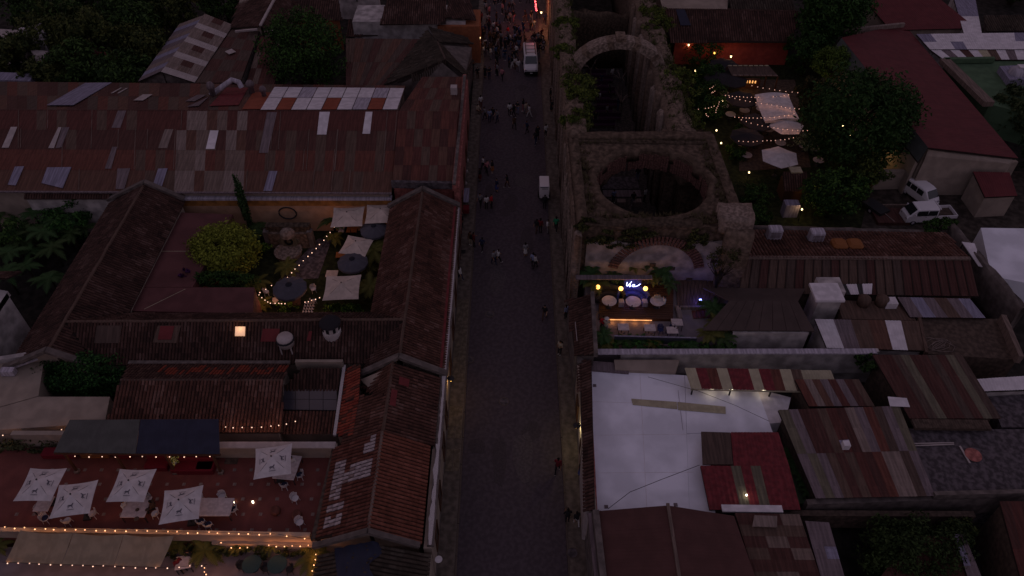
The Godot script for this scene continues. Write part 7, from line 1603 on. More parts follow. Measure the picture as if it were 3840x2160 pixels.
	tree("far_tree", "dark tree in the far right corner behind the white strip", P3(75.22, 0, -111.67), 3.5, Vector3(5, 2.6, 3), 4200, 0.26, 163, C(0.008, 0.012, 0.005), C(0.022, 0.028, 0.01), 60)
	var hg := thing("long_hedge", "long clipped dark hedge beyond the red roof", "hedge", P3(48.95, 0, -104.71))
	part(hg, "foliage", crown_mesh(Vector3(8.0, 1.6, 1.0), 3600, 0.18, 110, 164, C(0.012, 0.016, 0.004), C(0.035, 0.036, 0.01), 0.3, 0.05), M.leaf, Vector3(0, 1.6, 0))
	var fc := thing("grey_court", "grey paved court beyond the hedge with a white edge", "court"); fc.set_meta("kind", "structure"); fc.remove_meta("category")
	slab(fc, "paving", [P3(50.67, 0.05, -115.87), P3(60.53, 0.05, -115.87), P3(57.42, 0.05, -107.47), P3(50.41, 0.05, -107.47)], 0.0, M.concrete); beam(fc, "edge", P3(50.42, 0.3, -112.39), P3(51.11, 0.3, -107.19), 0.6, 0.6, M.tan2)
	# house with the lamp lit red wall
	var rh := thing("red_walled_house", "tiled house whose dark red garden wall is lit by lanterns", "building")
	var r0 := P3(19.94, 5.6, -96.95); var r1 := P3(37.76, 5.6, -96.47)
	var fq := [r0, r1, P3(36.22, 3.7, -91.78), P3(20.52, 3.7, -92)]; var bq2 := [r0, r1, r1 + Vector3(0, -2.0, -6), r0 + Vector3(0, -2.0, -6)]
	tiles(rh, fq, "old", 0, 0.3, 0.5); tiles(rh, bq2, "old", 0, 0.3, 0.5)
	slab(rh, "red_wall", [P3(21.33, 3.4, -92.95), P3(36.29, 3.4, -92.73), P3(36.48, 4.2, -94.23), P3(21.41, 4.2, -94.23)], 0.0, M.red_wall)
	win(rh, "door", P3(28.41, 1.4, -93.72), 2.2, 2.8, Vector3(0, 0, 1), M.wood, M.black)
	patch(rh, "blue_tarpaulin", [P3(21.62, 5.6, -96.95), P3(22.77, 5.6, -96.95), P3(23.3, 4.7, -94.21), P3(21.95, 4.7, -94.21)], M.navy_roof, 0.15)
	var bh := thing("tan_flat_roof", "tan flat roof beyond the lantern lit house", "building"); slab(bh, "flat_roof", [P3(20.33, 5, -104.15), P3(30.14, 5, -104.15), P3(28.88, 5, -98.54), P3(20.29, 5, -98.78)], 0.0, M.cream_flat)
	var bh2 := thing("mossy_far_roof", "mossy tiled roof beyond the lantern lit house", "building"); var mq := [P3(29.35, 6, -101.78), P3(38.01, 6, -101.78), P3(37.88, 5, -98.29), P3(29.42, 5, -98.54)]; tiles(bh2, mq, "moss", 0, 0.32, 0.5); mass(bh2, mq, M.grey_wall)
	wall_lantern("lit wall lantern left on the dark red house", P3(23.1, 3, -93.2), Vector3(0, 0, 0.4), C(1, 0.4, 0.15), 0.4, "lamp_warm", "")
	wall_lantern("lit wall lantern beside the dark red house's door", P3(28.34, 2.4, -91.32), Vector3(0, 0, 0.5), C(1, 0.4, 0.15), 0.5, "lamp_warm", "")
	wall_lantern("dim reddish wall lantern on the dark red house", P3(26.39, 2.4, -92.19), Vector3(0, 0, 0.4), C(1, 0.25, 0.1), 0.25, "lamp_amber", "")
func garden() -> void:
	var gr := S(); prism(gr, [P3(23.46, 0.02, -93.08), P3(44.5, 0.02, -94.18), P3(44.12, 0.02, -67.95), P3(39.48, 0.02, -57.86), P3(23.96, 0.02, -57.86), P3(22.6, 0.02, -76.68)], 0.0); setting("garden_lawn", gr, M.lawn)
	var gp := S(); prism(gp, [P3(29.42, 0.05, -88.79), P3(36.62, 0.05, -88.79), P3(33.19, 0.05, -69.4), P3(25.08, 0.05, -68.65)], 0.0); setting("garden_paving", gp, M.brown_wall)
	tufts(self, "garden_grass", scatter(P3(26.51, 0.02, -67.22), P3(27.88, 0.02, -62.34), 3.5, 900, 71, 0.0), 0.12, M.grassblade, 6, 12)
	get_node("garden_grass").set_meta("label", "dark grass of the restaurant garden lawn"); get_node("garden_grass").set_meta("category", "grass")
	var bar := thing("garden_bar", "dark flat bar roof edged with pale boards in the garden", "pavilion")
	var bq := [P3(26.89, 3, -86.81), P3(32.1, 3, -86.81), P3(32.75, 2.8, -84.68), P3(27.1, 2.8, -84.78)]
	slab(bar, "roof", bq, -0.12, M.brownt2)
	for i in 8:
		beam(bar, "pale_board", (bq[0] as Vector3).lerp(bq[1], i / 8.0 + 0.01) + Vector3(0, 0.06, 0), (bq[0] as Vector3).lerp(bq[1], (i + 0.85) / 8.0) + Vector3(0, 0.06, 0), 0.14, 0.08, M.cream_sheet)
		beam(bar, "pale_board", (bq[3] as Vector3).lerp(bq[2], i / 8.0 + 0.01) + Vector3(0, 0.06, 0), (bq[3] as Vector3).lerp(bq[2], (i + 0.85) / 8.0) + Vector3(0, 0.06, 0), 0.14, 0.08, M.tan2)
	for p in bq: beam(bar, "post", p + Vector3(0, -0.1, 0), Vector3(p.x, 0, p.z), 0.15, 0.15, M.wood)
	for i in 7:
		var t := thing("bar_bottle_lamp", "yellow lit lamp bottle on the garden bar counter", "lamp", P3(28.48, 1.2, -86.01).lerp(P3(30.53, 1.2, -85.81), i / 6.0), 0.0, "lit bottles on the garden bar")
		var s1 := S(true); lathe(s1, [Vector2(0, 0), Vector2(0.09, 0), Vector2(0.09, 0.25), Vector2(0.03, 0.35), Vector2(0, 0.36)], 8); fin(s1, t, "lamp_glass", M.strip_amber)
	var ct := thing("bar_counter", "dark bar counter before the garden bar", "counter"); beam(ct, "counter", P3(28.49, 0.6, -86.89), P3(31.38, 0.6, -86.69), 0.6, 1.2, M.wood)
	omni(ct, P3(29.19, 1.9, -84.94), C(1, 0.5, 0.15), 0.8, 0.2)
	# white tent
	var te := thing("white_tent", "large white fabric tent roof hung with bulbs in the garden", "tent")
	var tq := [P3(28.71, 3, -79.87), P3(32.71, 3, -80.06), P3(32.69, 2.8, -74.79), P3(28.58, 2.8, -74.2)]
	var s2 := S(true)
	for i in 8:
		for j in 8:
			var f := func(a: int, b: int) -> Vector3:
				var u := a / 8.0; var v := b / 8.0
				return bil(tq, u, v) + Vector3.UP * (sin(u * PI) * 0.25 - sin(v * PI) * 0.12)
			quad(s2, f.call(i, j), f.call(i, j + 1), f.call(i + 1, j + 1), f.call(i + 1, j))
	fin(s2, te, "canopy", M.cloth_white)
	beam(te, "valance", tq[3], tq[2], 0.04, 0.3, M.cloth_white)
	for p in tq: beam(te, "post", p, Vector3(p.x, 0, p.z), 0.08, 0.08, M.darkmetal)
	round_umbrella("white six sided parasol beside the white tent", P3(31.02, 0.02, -74.01), 2.0, 2.4, M.cloth_white, "white garden parasols", 6, false, 0.02)
	var w2 := round_umbrella("white six sided parasol alone on the garden lawn", P3(28.74, 0.02, -67.81), 2.1, 2.4, M.cloth_white, "white garden parasols", 6, false, 0.02); w2.rotation.y = 0.35
	var k := 0
	for p in [[P3(26.87, 0.02, -88.33), "black round parasol near the bar's corner"], [P3(27.17, 0.02, -84.56), "black round parasol between bar and lit bushes"], [P3(27.34, 0.02, -80), "black round parasol beside the white tent's edge"], [P3(28.12, 0.02, -74.99), "black round parasol before the white tent"], [P3(26.15, 0.02, -71.92), "black round parasol at the garden's open side"], [P3(25.62, 0.02, -85.05), "black round parasol close to the clipped balls"]]:
		round_umbrella(p[1], p[0], 1.9, 2.3, M.cloth_black, "black garden parasols", 8, false, 0.15)
		k += 1
	for p in [P3(28.06, 0.02, -80.18), P3(30.06, 0.02, -81.55), P3(30.15, 0.02, -80.45), P3(26.19, 0.02, -79.29), P3(25.77, 0.02, -81.27), P3(29.49, 0.02, -76.68), P3(29.94, 0.02, -76), P3(26.23, 0.02, -72.87), P3(27.71, 0.02, -73.19), P3(26.21, 0.02, -70.75), P3(30.63, 0.02, -73.19), P3(30.94, 0.02, -70.05), P3(33.96, 0.02, -69.75), P3(33.18, 0.02, -72.55), P3(34.2, 0.02, -72.16), P3(26.43, 0.02, -84.08), P3(32.68, 0.02, -76.68)]:
		table_round("pale cloth covered round table among the garden parasols", p, 0.62, M.table_white, "garden tables")
	var fl := [[P3(33.34, 0.02, -73.11), 1.8, "white flowered shrub under the big garden tree"], [P3(34.25, 0.02, -72.31), 1.5, "low white flowered shrub by the big garden tree"]]
	for p in fl: tree("flowering_shrub", p[2], p[0], 1.0, Vector3(p[1], 0.8, 1.0), 900, 0.14, 170 + int(p[1] * 10), C(0.05, 0.05, 0.035), C(0.22, 0.2, 0.16), 26)
	# clipped balls and trees
	var d0 := C(0.008, 0.018, 0.005); var d1 := C(0.026, 0.045, 0.012)
	for p in [[P3(24.77, 0, -86.36), 2.0, "dark clipped ball bush by the nave wall"], [P3(23.93, 0, -81.86), 2.1, "dark clipped ball bush hung with bulbs"], [P3(25.17, 0, -92.25), 2.6, "wide dark clipped bush before the dark red house"], [P3(23.71, 0, -79.32), 1.7, "dark bush below the bulb hung ball"]]:
		tree("topiary_ball", p[2], p[0], 1.7, Vector3(p[1], p[1] * 0.8, p[1]), 2600, 0.15, 180 + int(p[1] * 10), d0, d1, 70, "clipped balls in the garden", 0.06)
	tree("topiary_ball", "bright light green clipped ball tree beyond the big tree", P3(38.99, 0, -84.89), 4.4, Vector3(2.2, 2.0, 2.1), 5000, 0.14, 191, C(0.028, 0.04, 0.008), C(0.06, 0.075, 0.016), 110, "", 0.06)
	tree("big_garden_tree", "huge dark tree spreading over the restaurant garden", P3(36.3, 0, -68.72), 6.6, Vector3(6.0, 5.0, 5.0), 17000, 0.22, 192, d0, C(0.024, 0.042, 0.012), 210)
	tree("tall_far_tree", "tall dark tree between the dark red house and red roof", P3(41.41, 0, -94.22), 7.0, Vector3(4.6, 5.2, 4.4), 10000, 0.25, 193, d0, d1, 140)
	tree("garden_tree", "leafy mid green tree near the stone boundary wall", P3(32.3, 0, -60.72), 3.2, Vector3(3.0, 2.3, 2.4), 5200, 0.2, 194, C(0.01, 0.024, 0.006), C(0.035, 0.06, 0.014), 80)
	tree("garden_tree", "yellowish tree between the leafy one and car yard", P3(36.86, 0, -64.41), 3.0, Vector3(2.2, 1.8, 1.9), 2800, 0.19, 195, C(0.018, 0.024, 0.006), C(0.05, 0.05, 0.014), 50)
	tree("garden_tree", "dark tree between bar and light green ball", P3(37.72, 0, -89.92), 3.5, Vector3(2.8, 2.4, 2.4), 3400, 0.22, 196, d0, d1, 50)
	tree("garden_tree", "brownish loose tree right of the white tent", P3(35.78, 0, -80.22), 3.0, Vector3(2.0, 2.4, 2.0), 2200, 0.2, 197, C(0.016, 0.014, 0.007), C(0.035, 0.026, 0.012), 40)
	for i in 12: tree("border_shrub", "olive shrub along the foot of the nave's garden wall", Vector3(18.9 + (i % 3) * 0.7, 0, -61.5 - i * 3.0), 1.3, Vector3(1.5, 1.5, 1.6), 1000, 0.17, 230 + i, C(0.016, 0.02, 0.006), C(0.045, 0.045, 0.013), 30, "shrubs along the nave's garden wall")
	for p in [[P3(25.23, 0, -62.9), 1.6], [P3(25, 0, -59.76), 1.2], [P3(26.93, 0, -75.02), 1.5], [P3(25.24, 0, -71.4), 1.3]]: tree("rounded_shrub", "rounded green shrub at the garden's edge by the crossing", p[0], 0.9, Vector3(p[1], p[1] * 0.8, p[1]), 1300, 0.15, 250 + int(p[1] * 9), C(0.014, 0.026, 0.006), C(0.035, 0.058, 0.013), 36, "rounded shrubs by the crossing")
	tree("red_lit_tree", "green tree lit by a lamp at the red roof's skirt", P3(40.82, 0, -71.01), 3.2, Vector3(1.8, 1.4, 1.6), 2200, 0.18, 261, C(0.014, 0.026, 0.006), C(0.04, 0.06, 0.013), 40)
	var hut := thing("garden_hut", "small brown tiled hut with a cream square top", "hut", P3(29.24, 0, -63.72))
	bp(hut, "body", Vector3(0, 1.0, -0.4), Vector3(1.9, 2.0, 1.9), M.wood)
	tiles(hut, [Vector3(-1.2, 3.0, -0.6), Vector3(1.2, 3.0, -0.6), Vector3(1.2, 2.0, 0.9), Vector3(-1.2, 2.0, 0.9)], "old", 60)
	bp(hut, "cream_top", Vector3(0.2, 3.05, -0.9), Vector3(1.2, 0.14, 1.0), M.cream_sheet)
	var gx := thing("grey_cabinet", "plain grey violet cabinet by the stone boundary wall", "cabinet", P3(28.5, 0, -61.04)); var s3 := S(); rbox(s3, Vector3(0, 0.8, 0), Vector3(1.5, 1.6, 1.0), 0.04); fin(s3, gx, "cabinet_body", M.bluet)
	# bulbs
	var sg := "string lights in the restaurant garden"
	var wm := C(1, 0.4, 0.18)
	string_lights("string of bulbs from the bar counter past the tent's back", [[P3(28.52, 3.2, -81.93), P3(34.17, 3.2, -80.07), 9]], sg, "bulb_garden", 0.045, 0.06, wm)
	string_lights("string of bulbs crossing above the white tent's back edge", [[P3(24.86, 3.3, -79.44), P3(29.17, 3.3, -78.9), 10], [P3(30.35, 3.3, -78.99), P3(32.85, 3.3, -79.63), 5]], sg, "bulb_garden", 0.045, 0.06, wm)
	string_lights("string of bulbs crossing the middle of the white tent", [[P3(25.2, 3.4, -78.91), P3(30.29, 3.4, -76.96), 9], [P3(30.29, 3.4, -76.96), P3(33.18, 3.4, -76.18), 6]], sg, "bulb_garden", 0.045, 0.06, wm)
	string_lights("string of bulbs close over the white tent's front", [[P3(25.02, 3.3, -74.65), P3(28.8, 3.3, -74.48), 9], [P3(28.8, 3.3, -74.48), P3(32.41, 3.3, -75.4), 6]], sg, "bulb_garden", 0.045, 0.06, wm)
	string_lights("string of bulbs slanting past the white parasol", [[P3(25.62, 3.1, -74.55), P3(28.89, 3.1, -72.82), 6], [P3(28.89, 3.1, -72.82), P3(33.11, 3.1, -72.09), 8]], sg, "bulb_garden", 0.045, 0.06, wm)
	string_lights("string of bulbs beyond the lone white parasol", [[P3(24.63, 2.9, -70.35), P3(27.69, 2.9, -70.43), 6], [P3(27.69, 2.9, -70.43), P3(31.25, 2.9, -71.05), 7]], sg, "bulb_garden", 0.045, 0.06, wm)
	string_lights("bulbs draped over the dark clipped ball bush", [[P3(24.6, 3.2, -82.12), P3(23.63, 3, -81.35), 4], [P3(24.37, 3, -80.98), P3(23.64, 2.9, -80.51), 3], [P3(24.38, 3, -78.61), P3(23.5, 2.6, -76.56), 6], [P3(22.29, 2.8, -77.18), P3(23.72, 2.8, -77.88), 4], [P3(22.35, 2.7, -76.39), P3(22.58, 2.5, -75.95), 3], [P3(21.71, 2.8, -77.53), P3(21.36, 2.6, -76.39), 2]], sg, "bulb_garden", 0.045, 0.06, wm, 0.03)
	for p in [[P3(23.02, 2.2, -86.89), 1.0, "white post lamp beside the nave's garden wall"], [P3(25.07, 2, -79.95), 0.8, "bright garden lamp near the bulb hung ball"], [P3(37, 2.4, -81.94), 0.7, "garden lamp before the light green ball"], [P3(23.03, 2.2, -73.26), 0.7, "garden lamp by the crossing's north corner"], [P3(23.35, 1.6, -71.62), 0.6, "tall garden lamp against the crossing"], [P3(42.79, 2, -71.01), 1.6, "orange wall lamp under the red roof's skirt"], [P3(39.83, 1.6, -68.69), 0.8, "small lamp in the lit green tree"], [P3(30.5, 1.8, -63.05), 0.7, "lamp beside the small tiled hut"], [P3(29.23, 1.4, -60), 0.9, "warm lamp behind the stone boundary wall"], [P3(25.64, 0.8, -67.16), 0.4, "low lamp on the lawn beside the crossing"], [P3(36.71, 3.4, -70.28), 0.5, "lamp shining through the big garden tree"], [P3(36.09, 4, -71.23), 0.4, "lamp half hidden in the big garden tree"], [P3(34.5, 3.2, -70.51), 0.4, "small lamp at the big garden tree's foot"]]:
		var t := thing("garden_lamp", p[2], "lamp", foot(p[0]))
		var s1 := S(true); tube(s1, [Vector3.ZERO, Vector3(0, p[0].y, 0)], 0.03, 0.03, 6); fin(s1, t, "post", M.darkmetal)
		var s4 := S(true); ball(s4, Vector3(0, p[0].y + 0.12, 0), Vector3(0.09, 0.11, 0.09)); fin(s4, t, "lamp_globe", M.lamp_warm)
		omni(t, Vector3(0, p[0].y + 0.12, 0), C(1, 0.6, 0.25), p[1] * 0.5, 0.1)
	# street lanterns
	wall_lantern("lit street lantern on the orange house's corner", P3(-5.16, 3.4, -93.96), Vector3(0.9, 0.0, 0), C(1, 0.5, 0.2), 4.0, "lamp_warm", "")
	wall_lantern("smaller lantern close to the orange house's wall", P3(-5.49, 3.6, -94.46), Vector3(0.4, 0.0, 0), C(1, 0.5, 0.2), 1.0, "lamp_amber", "")
	wall_lantern("lit street lantern on the ruin's street wall", P3(4.98, 3.2, -102.06), Vector3(-0.9, 0.0, 0), C(1, 0.5, 0.2), 4.0, "lamp_warm", "")
	string_lights("string of red bulbs hanging across the far end of the street", [[P3(3.25, 4, -104.64), P3(3.33, 3.8, -100.85), 6]], "red bulbs over the street", "bulb_red", 0.12, 1.2, C(1, 0.06, 0.1), 0.05)
	wall_lantern("small lit lamp under the tiled coping over the pavement", Vector3(5.06, 3.1, -32.6), Vector3(-0.3, 0, 0), C(1, 0.85, 0.4), 0.9, "lamp_amber", "", 0.3)
	wall_lantern("lit lamp on the old street wing over the pale flags", Vector3(-5.06, 3.1, -37.0), Vector3(0.3, 0, 0), C(1, 0.62, 0.25), 0.7, "lamp_amber", "", 0.3)

func wheel(parent, at: Vector3, r: float, w: float) -> void:
	var st := S(true); lathe(st, [Vector2(r * 0.6, -w / 2), Vector2(r, -w / 2 + 0.02), Vector2(r, w / 2 - 0.02), Vector2(r * 0.6, w / 2)], 16)
	var t := fin(st, parent, "wheel", M.tyre, at); t.rotation.z = PI / 2
	var s2 := S(); lathe(s2, [Vector2(0, -w / 2 + 0.02), Vector2(r * 0.62, -w / 2 + 0.03), Vector2(r * 0.62, w / 2 - 0.03), Vector2(0, w / 2 - 0.02)], 12); fin(s2, t, "rim", M.silver)
func hull(parent, nm: String, secs: Array, m: Material) -> MeshInstance3D:
	# secs along z: [z, half width at sill, half width at shoulder, half width at roof, y sill, y shoulder, y roof]
	var rings := []
	for s in secs:
		var z: float = s[0]
		rings.append([Vector3(-s[1], s[4], z), Vector3(-s[1] - 0.02, s[4] + 0.12, z), Vector3(-s[2], s[5], z), Vector3(-s[3] - 0.05, s[6] - 0.1, z), Vector3(-s[3] + 0.06, s[6], z), Vector3(s[3] - 0.06, s[6], z), Vector3(s[3] + 0.05, s[6] - 0.1, z), Vector3(s[2], s[5], z), Vector3(s[1] + 0.02, s[4] + 0.12, z), Vector3(s[1], s[4], z)])
	var st := S(true); st.set_smooth_group(-1); loft(st, rings)
	return fin(st, parent, nm, m)
func pane4(parent, nm: String, a: Vector3, b: Vector3, c: Vector3, d: Vector3, m: Material, out: Vector3) -> void:
	var st := S(); loft(st, [[a, b, c, d], [a + out, b + out, c + out, d + out]]); fin(st, parent, nm, m)
func vehicles() -> void:
	var v := thing("delivery_van", "white van with roof rails driving down through the crowd", "van", P3(2.48, 0.07, -89.58), 0.03)
	# front towards +z, origin under the front bumper's middle
	hull(v, "body", [[-5.1, 0.86, 0.9, 0.78, 0.32, 1.2, 2.2], [-3.0, 0.9, 0.93, 0.8, 0.3, 1.2, 2.3], [-1.35, 0.9, 0.93, 0.78, 0.3, 1.2, 2.26], [-0.62, 0.88, 0.92, 0.8, 0.3, 1.16, 1.34], [-0.1, 0.84, 0.88, 0.7, 0.32, 0.85, 1.1], [0.02, 0.8, 0.82, 0.66, 0.36, 0.7, 0.92]], M.vehicle_white)
	pane4(v, "windscreen", Vector3(-0.7, 2.16, -1.27), Vector3(0.7, 2.16, -1.27), Vector3(0.78, 1.42, -0.68), Vector3(-0.78, 1.42, -0.68), M.glass_dark, Vector3(0, 0.04, 0.04))
	for s in [-1, 1]:
		for k in 3: pane4(v, "side_window", Vector3(s * 0.9, 1.95, -1.6 - k * 1.1), Vector3(s * 0.9, 1.95, -2.5 - k * 1.1), Vector3(s * 0.95, 1.35, -2.5 - k * 1.1), Vector3(s * 0.95, 1.35, -1.6 - k * 1.1), M.glass_dark, Vector3(s * 0.02, 0, 0))
		beam(v, "roof_rail", Vector3(s * 0.62, 2.4, -1.5), Vector3(s * 0.62, 2.4, -4.9), 0.1, 0.08, M.grey_wall)
		bp(v, "headlight", Vector3(s * 0.66, 0.85, 0.0), Vector3(0.3, 0.18, 0.08), M.silver)
		bp(v, "wing_mirror", Vector3(s * 1.08, 1.4, -0.9), Vector3(0.2, 0.28, 0.12), M.bumper)
		wheel(v, Vector3(s * 0.82, 0.33, -0.95), 0.33, 0.2); wheel(v, Vector3(s * 0.82, 0.33, -4.1), 0.33, 0.2)
	for k in 4: beam(v, "rack_bar", Vector3(-0.62, 2.41, -1.9 - k * 0.9), Vector3(0.62, 2.41, -1.9 - k * 0.9), 0.06, 0.05, M.grey_wall)
	bp(v, "bumper", Vector3(0, 0.5, 0.05), Vector3(1.72, 0.38, 0.2), M.bumper); bp(v, "number_plate", Vector3(0, 0.52, 0.16), Vector3(0.34, 0.14, 0.02), M.plate)
	# vendor's cart
	var c := thing("vendor_cart", "white box cart pushed along the ruin side of the street", "cart", P3(3.38, 0.07, -63.08), 0.0)
	var s1 := S(); rbox(s1, Vector3(0, 1.25, -0.95), Vector3(1.02, 1.5, 1.9), 0.05); fin(s1, c, "box_body", M.vehicle_white)
	bp(c, "vent_slot", Vector3(-0.05, 1.9, 0.012), Vector3(0.85, 0.08, 0.03), M.navy); bp(c, "vent_slot", Vector3(0.03, 1.7, 0.012), Vector3(0.6, 0.05, 0.03), M.navy)
	beam(c, "axle", Vector3(-0.55, 0.35, -0.9), Vector3(0.55, 0.35, -0.9), 0.06, 0.06, M.darkmetal)
	for s in [-1, 1]:
		wheel(c, Vector3(s * 0.6, 0.34, -0.9), 0.34, 0.08)
		beam(c, "handle", Vector3(s * 0.45, 0.9, -0.02), Vector3(s * 0.5, 0.95, 0.55), 0.04, 0.04, M.darkmetal)
	bp(c, "lower_tray", Vector3(0, 0.42, -0.95), Vector3(0.96, 0.16, 1.8), M.bumper)
	person(P3(3.39, 0.06, -62.02), PI, "carry", "black", "black", "behind the white vendor cart")
	# double cab truck, nose towards -x
	var t := thing("pickup_truck", "white double cab truck with an open wooden bed in the car yard", "truck", P3(41.87, 0.05, -60.14), PI / 2 * -1.0 + 0.06)
	hull(t, "cab", [[-0.9, 0.78, 0.82, 0.7, 0.35, 1.15, 1.9], [0.2, 0.78, 0.82, 0.7, 0.35, 1.15, 1.95], [1.3, 0.78, 0.82, 0.68, 0.35, 1.15, 1.92], [1.95, 0.76, 0.8, 0.68, 0.35, 1.1, 1.2], [2.15, 0.74, 0.76, 0.64, 0.38, 0.8, 1.0]], M.vehicle_white)
	pane4(t, "windscreen", Vector3(-0.62, 1.84, 1.36), Vector3(0.62, 1.84, 1.36), Vector3(0.68, 1.24, 1.92), Vector3(-0.68, 1.24, 1.92), M.glass_dark, Vector3(0, 0.04, 0.04))
	for s in [-1, 1]:
		for k in [[0.25, 1.25], [-0.75, 0.1]]: pane4(t, "side_window", Vector3(s * 0.79, 1.75, k[0]), Vector3(s * 0.79, 1.75, k[1]), Vector3(s * 0.84, 1.2, k[1] + 0.15), Vector3(s * 0.84, 1.2, k[0]), M.glass_dark, Vector3(s * 0.02, 0, 0))
		for k in [0.3, -0.7]: bp(t, "door_handle", Vector3(s * 0.85, 1.05, k), Vector3(0.03, 0.04, 0.14), M.bumper)
		wheel(t, Vector3(s * 0.72, 0.3, 1.35), 0.3, 0.18); wheel(t, Vector3(s * 0.72, 0.3, -1.9), 0.3, 0.18)
		bp(t, "bed_side", Vector3(s * 0.84, 0.95, -1.95), Vector3(0.06, 0.36, 2.0), M.vehicle_white)
		bp(t, "headlight", Vector3(s * 0.55, 0.8, 2.14), Vector3(0.28, 0.16, 0.06), M.silver)
		bp(t, "wing_mirror", Vector3(s * 0.96, 1.35, 1.5), Vector3(0.16, 0.24, 0.1), M.vehicle_white)
	bp(t, "bed_floor", Vector3(0, 0.76, -1.95), Vector3(1.64, 0.08, 2.0), M.brown_wall); bp(t, "tailgate", Vector3(0, 0.95, -2.96), Vector3(1.74, 0.36, 0.06), M.vehicle_white); bp(t, "chassis", Vector3(0, 0.5, -0.6), Vector3(0.8, 0.3, 4.6), M.bumper)
	bp(t, "cab_rack", Vector3(0, 1.9, -1.0), Vector3(1.5, 0.08, 0.08), M.vehicle_white)
	var m := thing("minivan", "white minivan parked nose out beside the truck in the yard", "van", P3(43.53, 0.05, -62.3), 0.42)
	hull(m, "body", [[-3.4, 0.74, 0.78, 0.64, 0.35, 1.05, 1.7], [-3.0, 0.78, 0.82, 0.68, 0.32, 1.05, 1.85], [-1.0, 0.78, 0.82, 0.7, 0.32, 1.05, 1.88], [-0.6, 0.78, 0.82, 0.68, 0.32, 1.05, 1.82], [0.1, 0.76, 0.8, 0.68, 0.32, 0.95, 1.1], [0.3, 0.72, 0.74, 0.62, 0.36, 0.7, 0.9]], M.vehicle_white)
	pane4(m, "windscreen", Vector3(-0.6, 1.74, -0.55), Vector3(0.6, 1.74, -0.55), Vector3(0.66, 1.16, 0.03), Vector3(-0.66, 1.16, 0.03), M.glass_dark, Vector3(0, 0.04, 0.04))
	for s in [-1, 1]:
		for k in 3: pane4(m, "side_window", Vector3(s * 0.77, 1.65, -0.75 - k * 0.85), Vector3(s * 0.77, 1.65, -1.5 - k * 0.85), Vector3(s * 0.83, 1.12, -1.5 - k * 0.85), Vector3(s * 0.83, 1.12, -0.75 - k * 0.85), M.glass_dark, Vector3(s * 0.02, 0, 0))
		wheel(m, Vector3(s * 0.72, 0.3, -0.35), 0.3, 0.17); wheel(m, Vector3(s * 0.72, 0.3, -2.7), 0.3, 0.17)
		bp(m, "headlight", Vector3(s * 0.52, 0.75, 0.28), Vector3(0.26, 0.16, 0.06), M.silver)
	bp(m, "bumper", Vector3(0, 0.5, 0.3), Vector3(1.5, 0.22, 0.12), M.vehicle_white)
	var w := thing("trailer", "dark low trailer on a pale drawbar beside the earth bed", "trailer", P3(37.58, 0.05, -61.64), 0.5)
	bp(w, "bed", Vector3(0, 0.5, 0), Vector3(1.4, 0.3, 2.4), M.darkmetal); beam(w, "drawbar", Vector3(0, 0.45, 1.2), Vector3(0, 0.3, 2.6), 0.08, 0.08, M.tan2)
	for s in [-1, 1]: wheel(w, Vector3(s * 0.78, 0.3, 0), 0.3, 0.16)
	# motorbikes parked by the ruin wall
	for i in 3:
		var b := thing("motorbike", "dark motorbike parked against the ruin wall near the van", "motorbike", [P3(3.56, 0.06, -100.12), P3(3.75, 0.06, -98.45), P3(3.64, 0.06, -96.59)][i], PI / 2 + 0.2 * i, "motorbikes by the ruin wall")
		for z in [-0.65, 0.65]: wheel(b, Vector3(0, 0.3, z), 0.3, 0.1)
		var s2 := S(true); ball(s2, Vector3(0, 0.78, 0.15), Vector3(0.16, 0.16, 0.3)); fin(s2, b, "tank", M.bumper)
		var s3 := S(); rbox(s3, Vector3(0, 0.78, -0.4), Vector3(0.24, 0.1, 0.7), 0.03); fin(s3, b, "seat", M.black)
		beam(b, "fork", Vector3(0, 0.3, 0.65), Vector3(0, 0.95, 0.42), 0.08, 0.06, M.silver); beam(b, "handlebar", Vector3(-0.35, 1.0, 0.4), Vector3(0.35, 1.0, 0.4), 0.04, 0.04, M.darkmetal)
		bp(b, "engine", Vector3(0, 0.45, 0), Vector3(0.26, 0.3, 0.5), M.darkmetal)
	# stalls on the left pavement
	var st := thing("pavement_stall", "pale cloth stall standing on the left pavement under the wall", "stall", P3(-4.97, 0.12, -62.21))
	bp(st, "cloth_top", Vector3(0, 0.9, -0.8), Vector3(1.0, 0.06, 2.4), M.bluet)
	for p in [[-0.4, -1.8], [0.4, -1.8], [-0.4, 0.2], [0.4, 0.2]]: bp(st, "leg", Vector3(p[0], 0.44, p[1]), Vector3(0.05, 0.88, 0.05), M.darkmetal)
	var rs := thing("red_stall", "small red cloth covered stall on the left pavement", "stall", P3(-4.83, 0.12, -60.9))
	bp(rs, "cloth_top", Vector3(0, 0.7, 0), Vector3(0.9, 0.5, 0.8), M.sofa_red)
	for p in [[-0.4, -0.35], [0.4, -0.35], [-0.4, 0.35], [0.4, 0.35]]: bp(rs, "leg", Vector3(p[0], 0.23, p[1]), Vector3(0.05, 0.46, 0.05), M.darkmetal)
	for i in 3:
		var k := thing("paper_bundle", "pale bundle laid out on the left pavement", "bundle", [P3(-5.07, 0.12, -70.45), P3(-5.07, 0.12, -68.33), P3(-5.1, 0.12, -66.15)][i], 0.3 * i, "bundles on the left pavement")
		var s4 := S(); rbox(s4, Vector3(0, 0.12, 0), Vector3(0.45, 0.24, 0.35), 0.04); fin(s4, k, "bundle_body", M.pale_sheet)
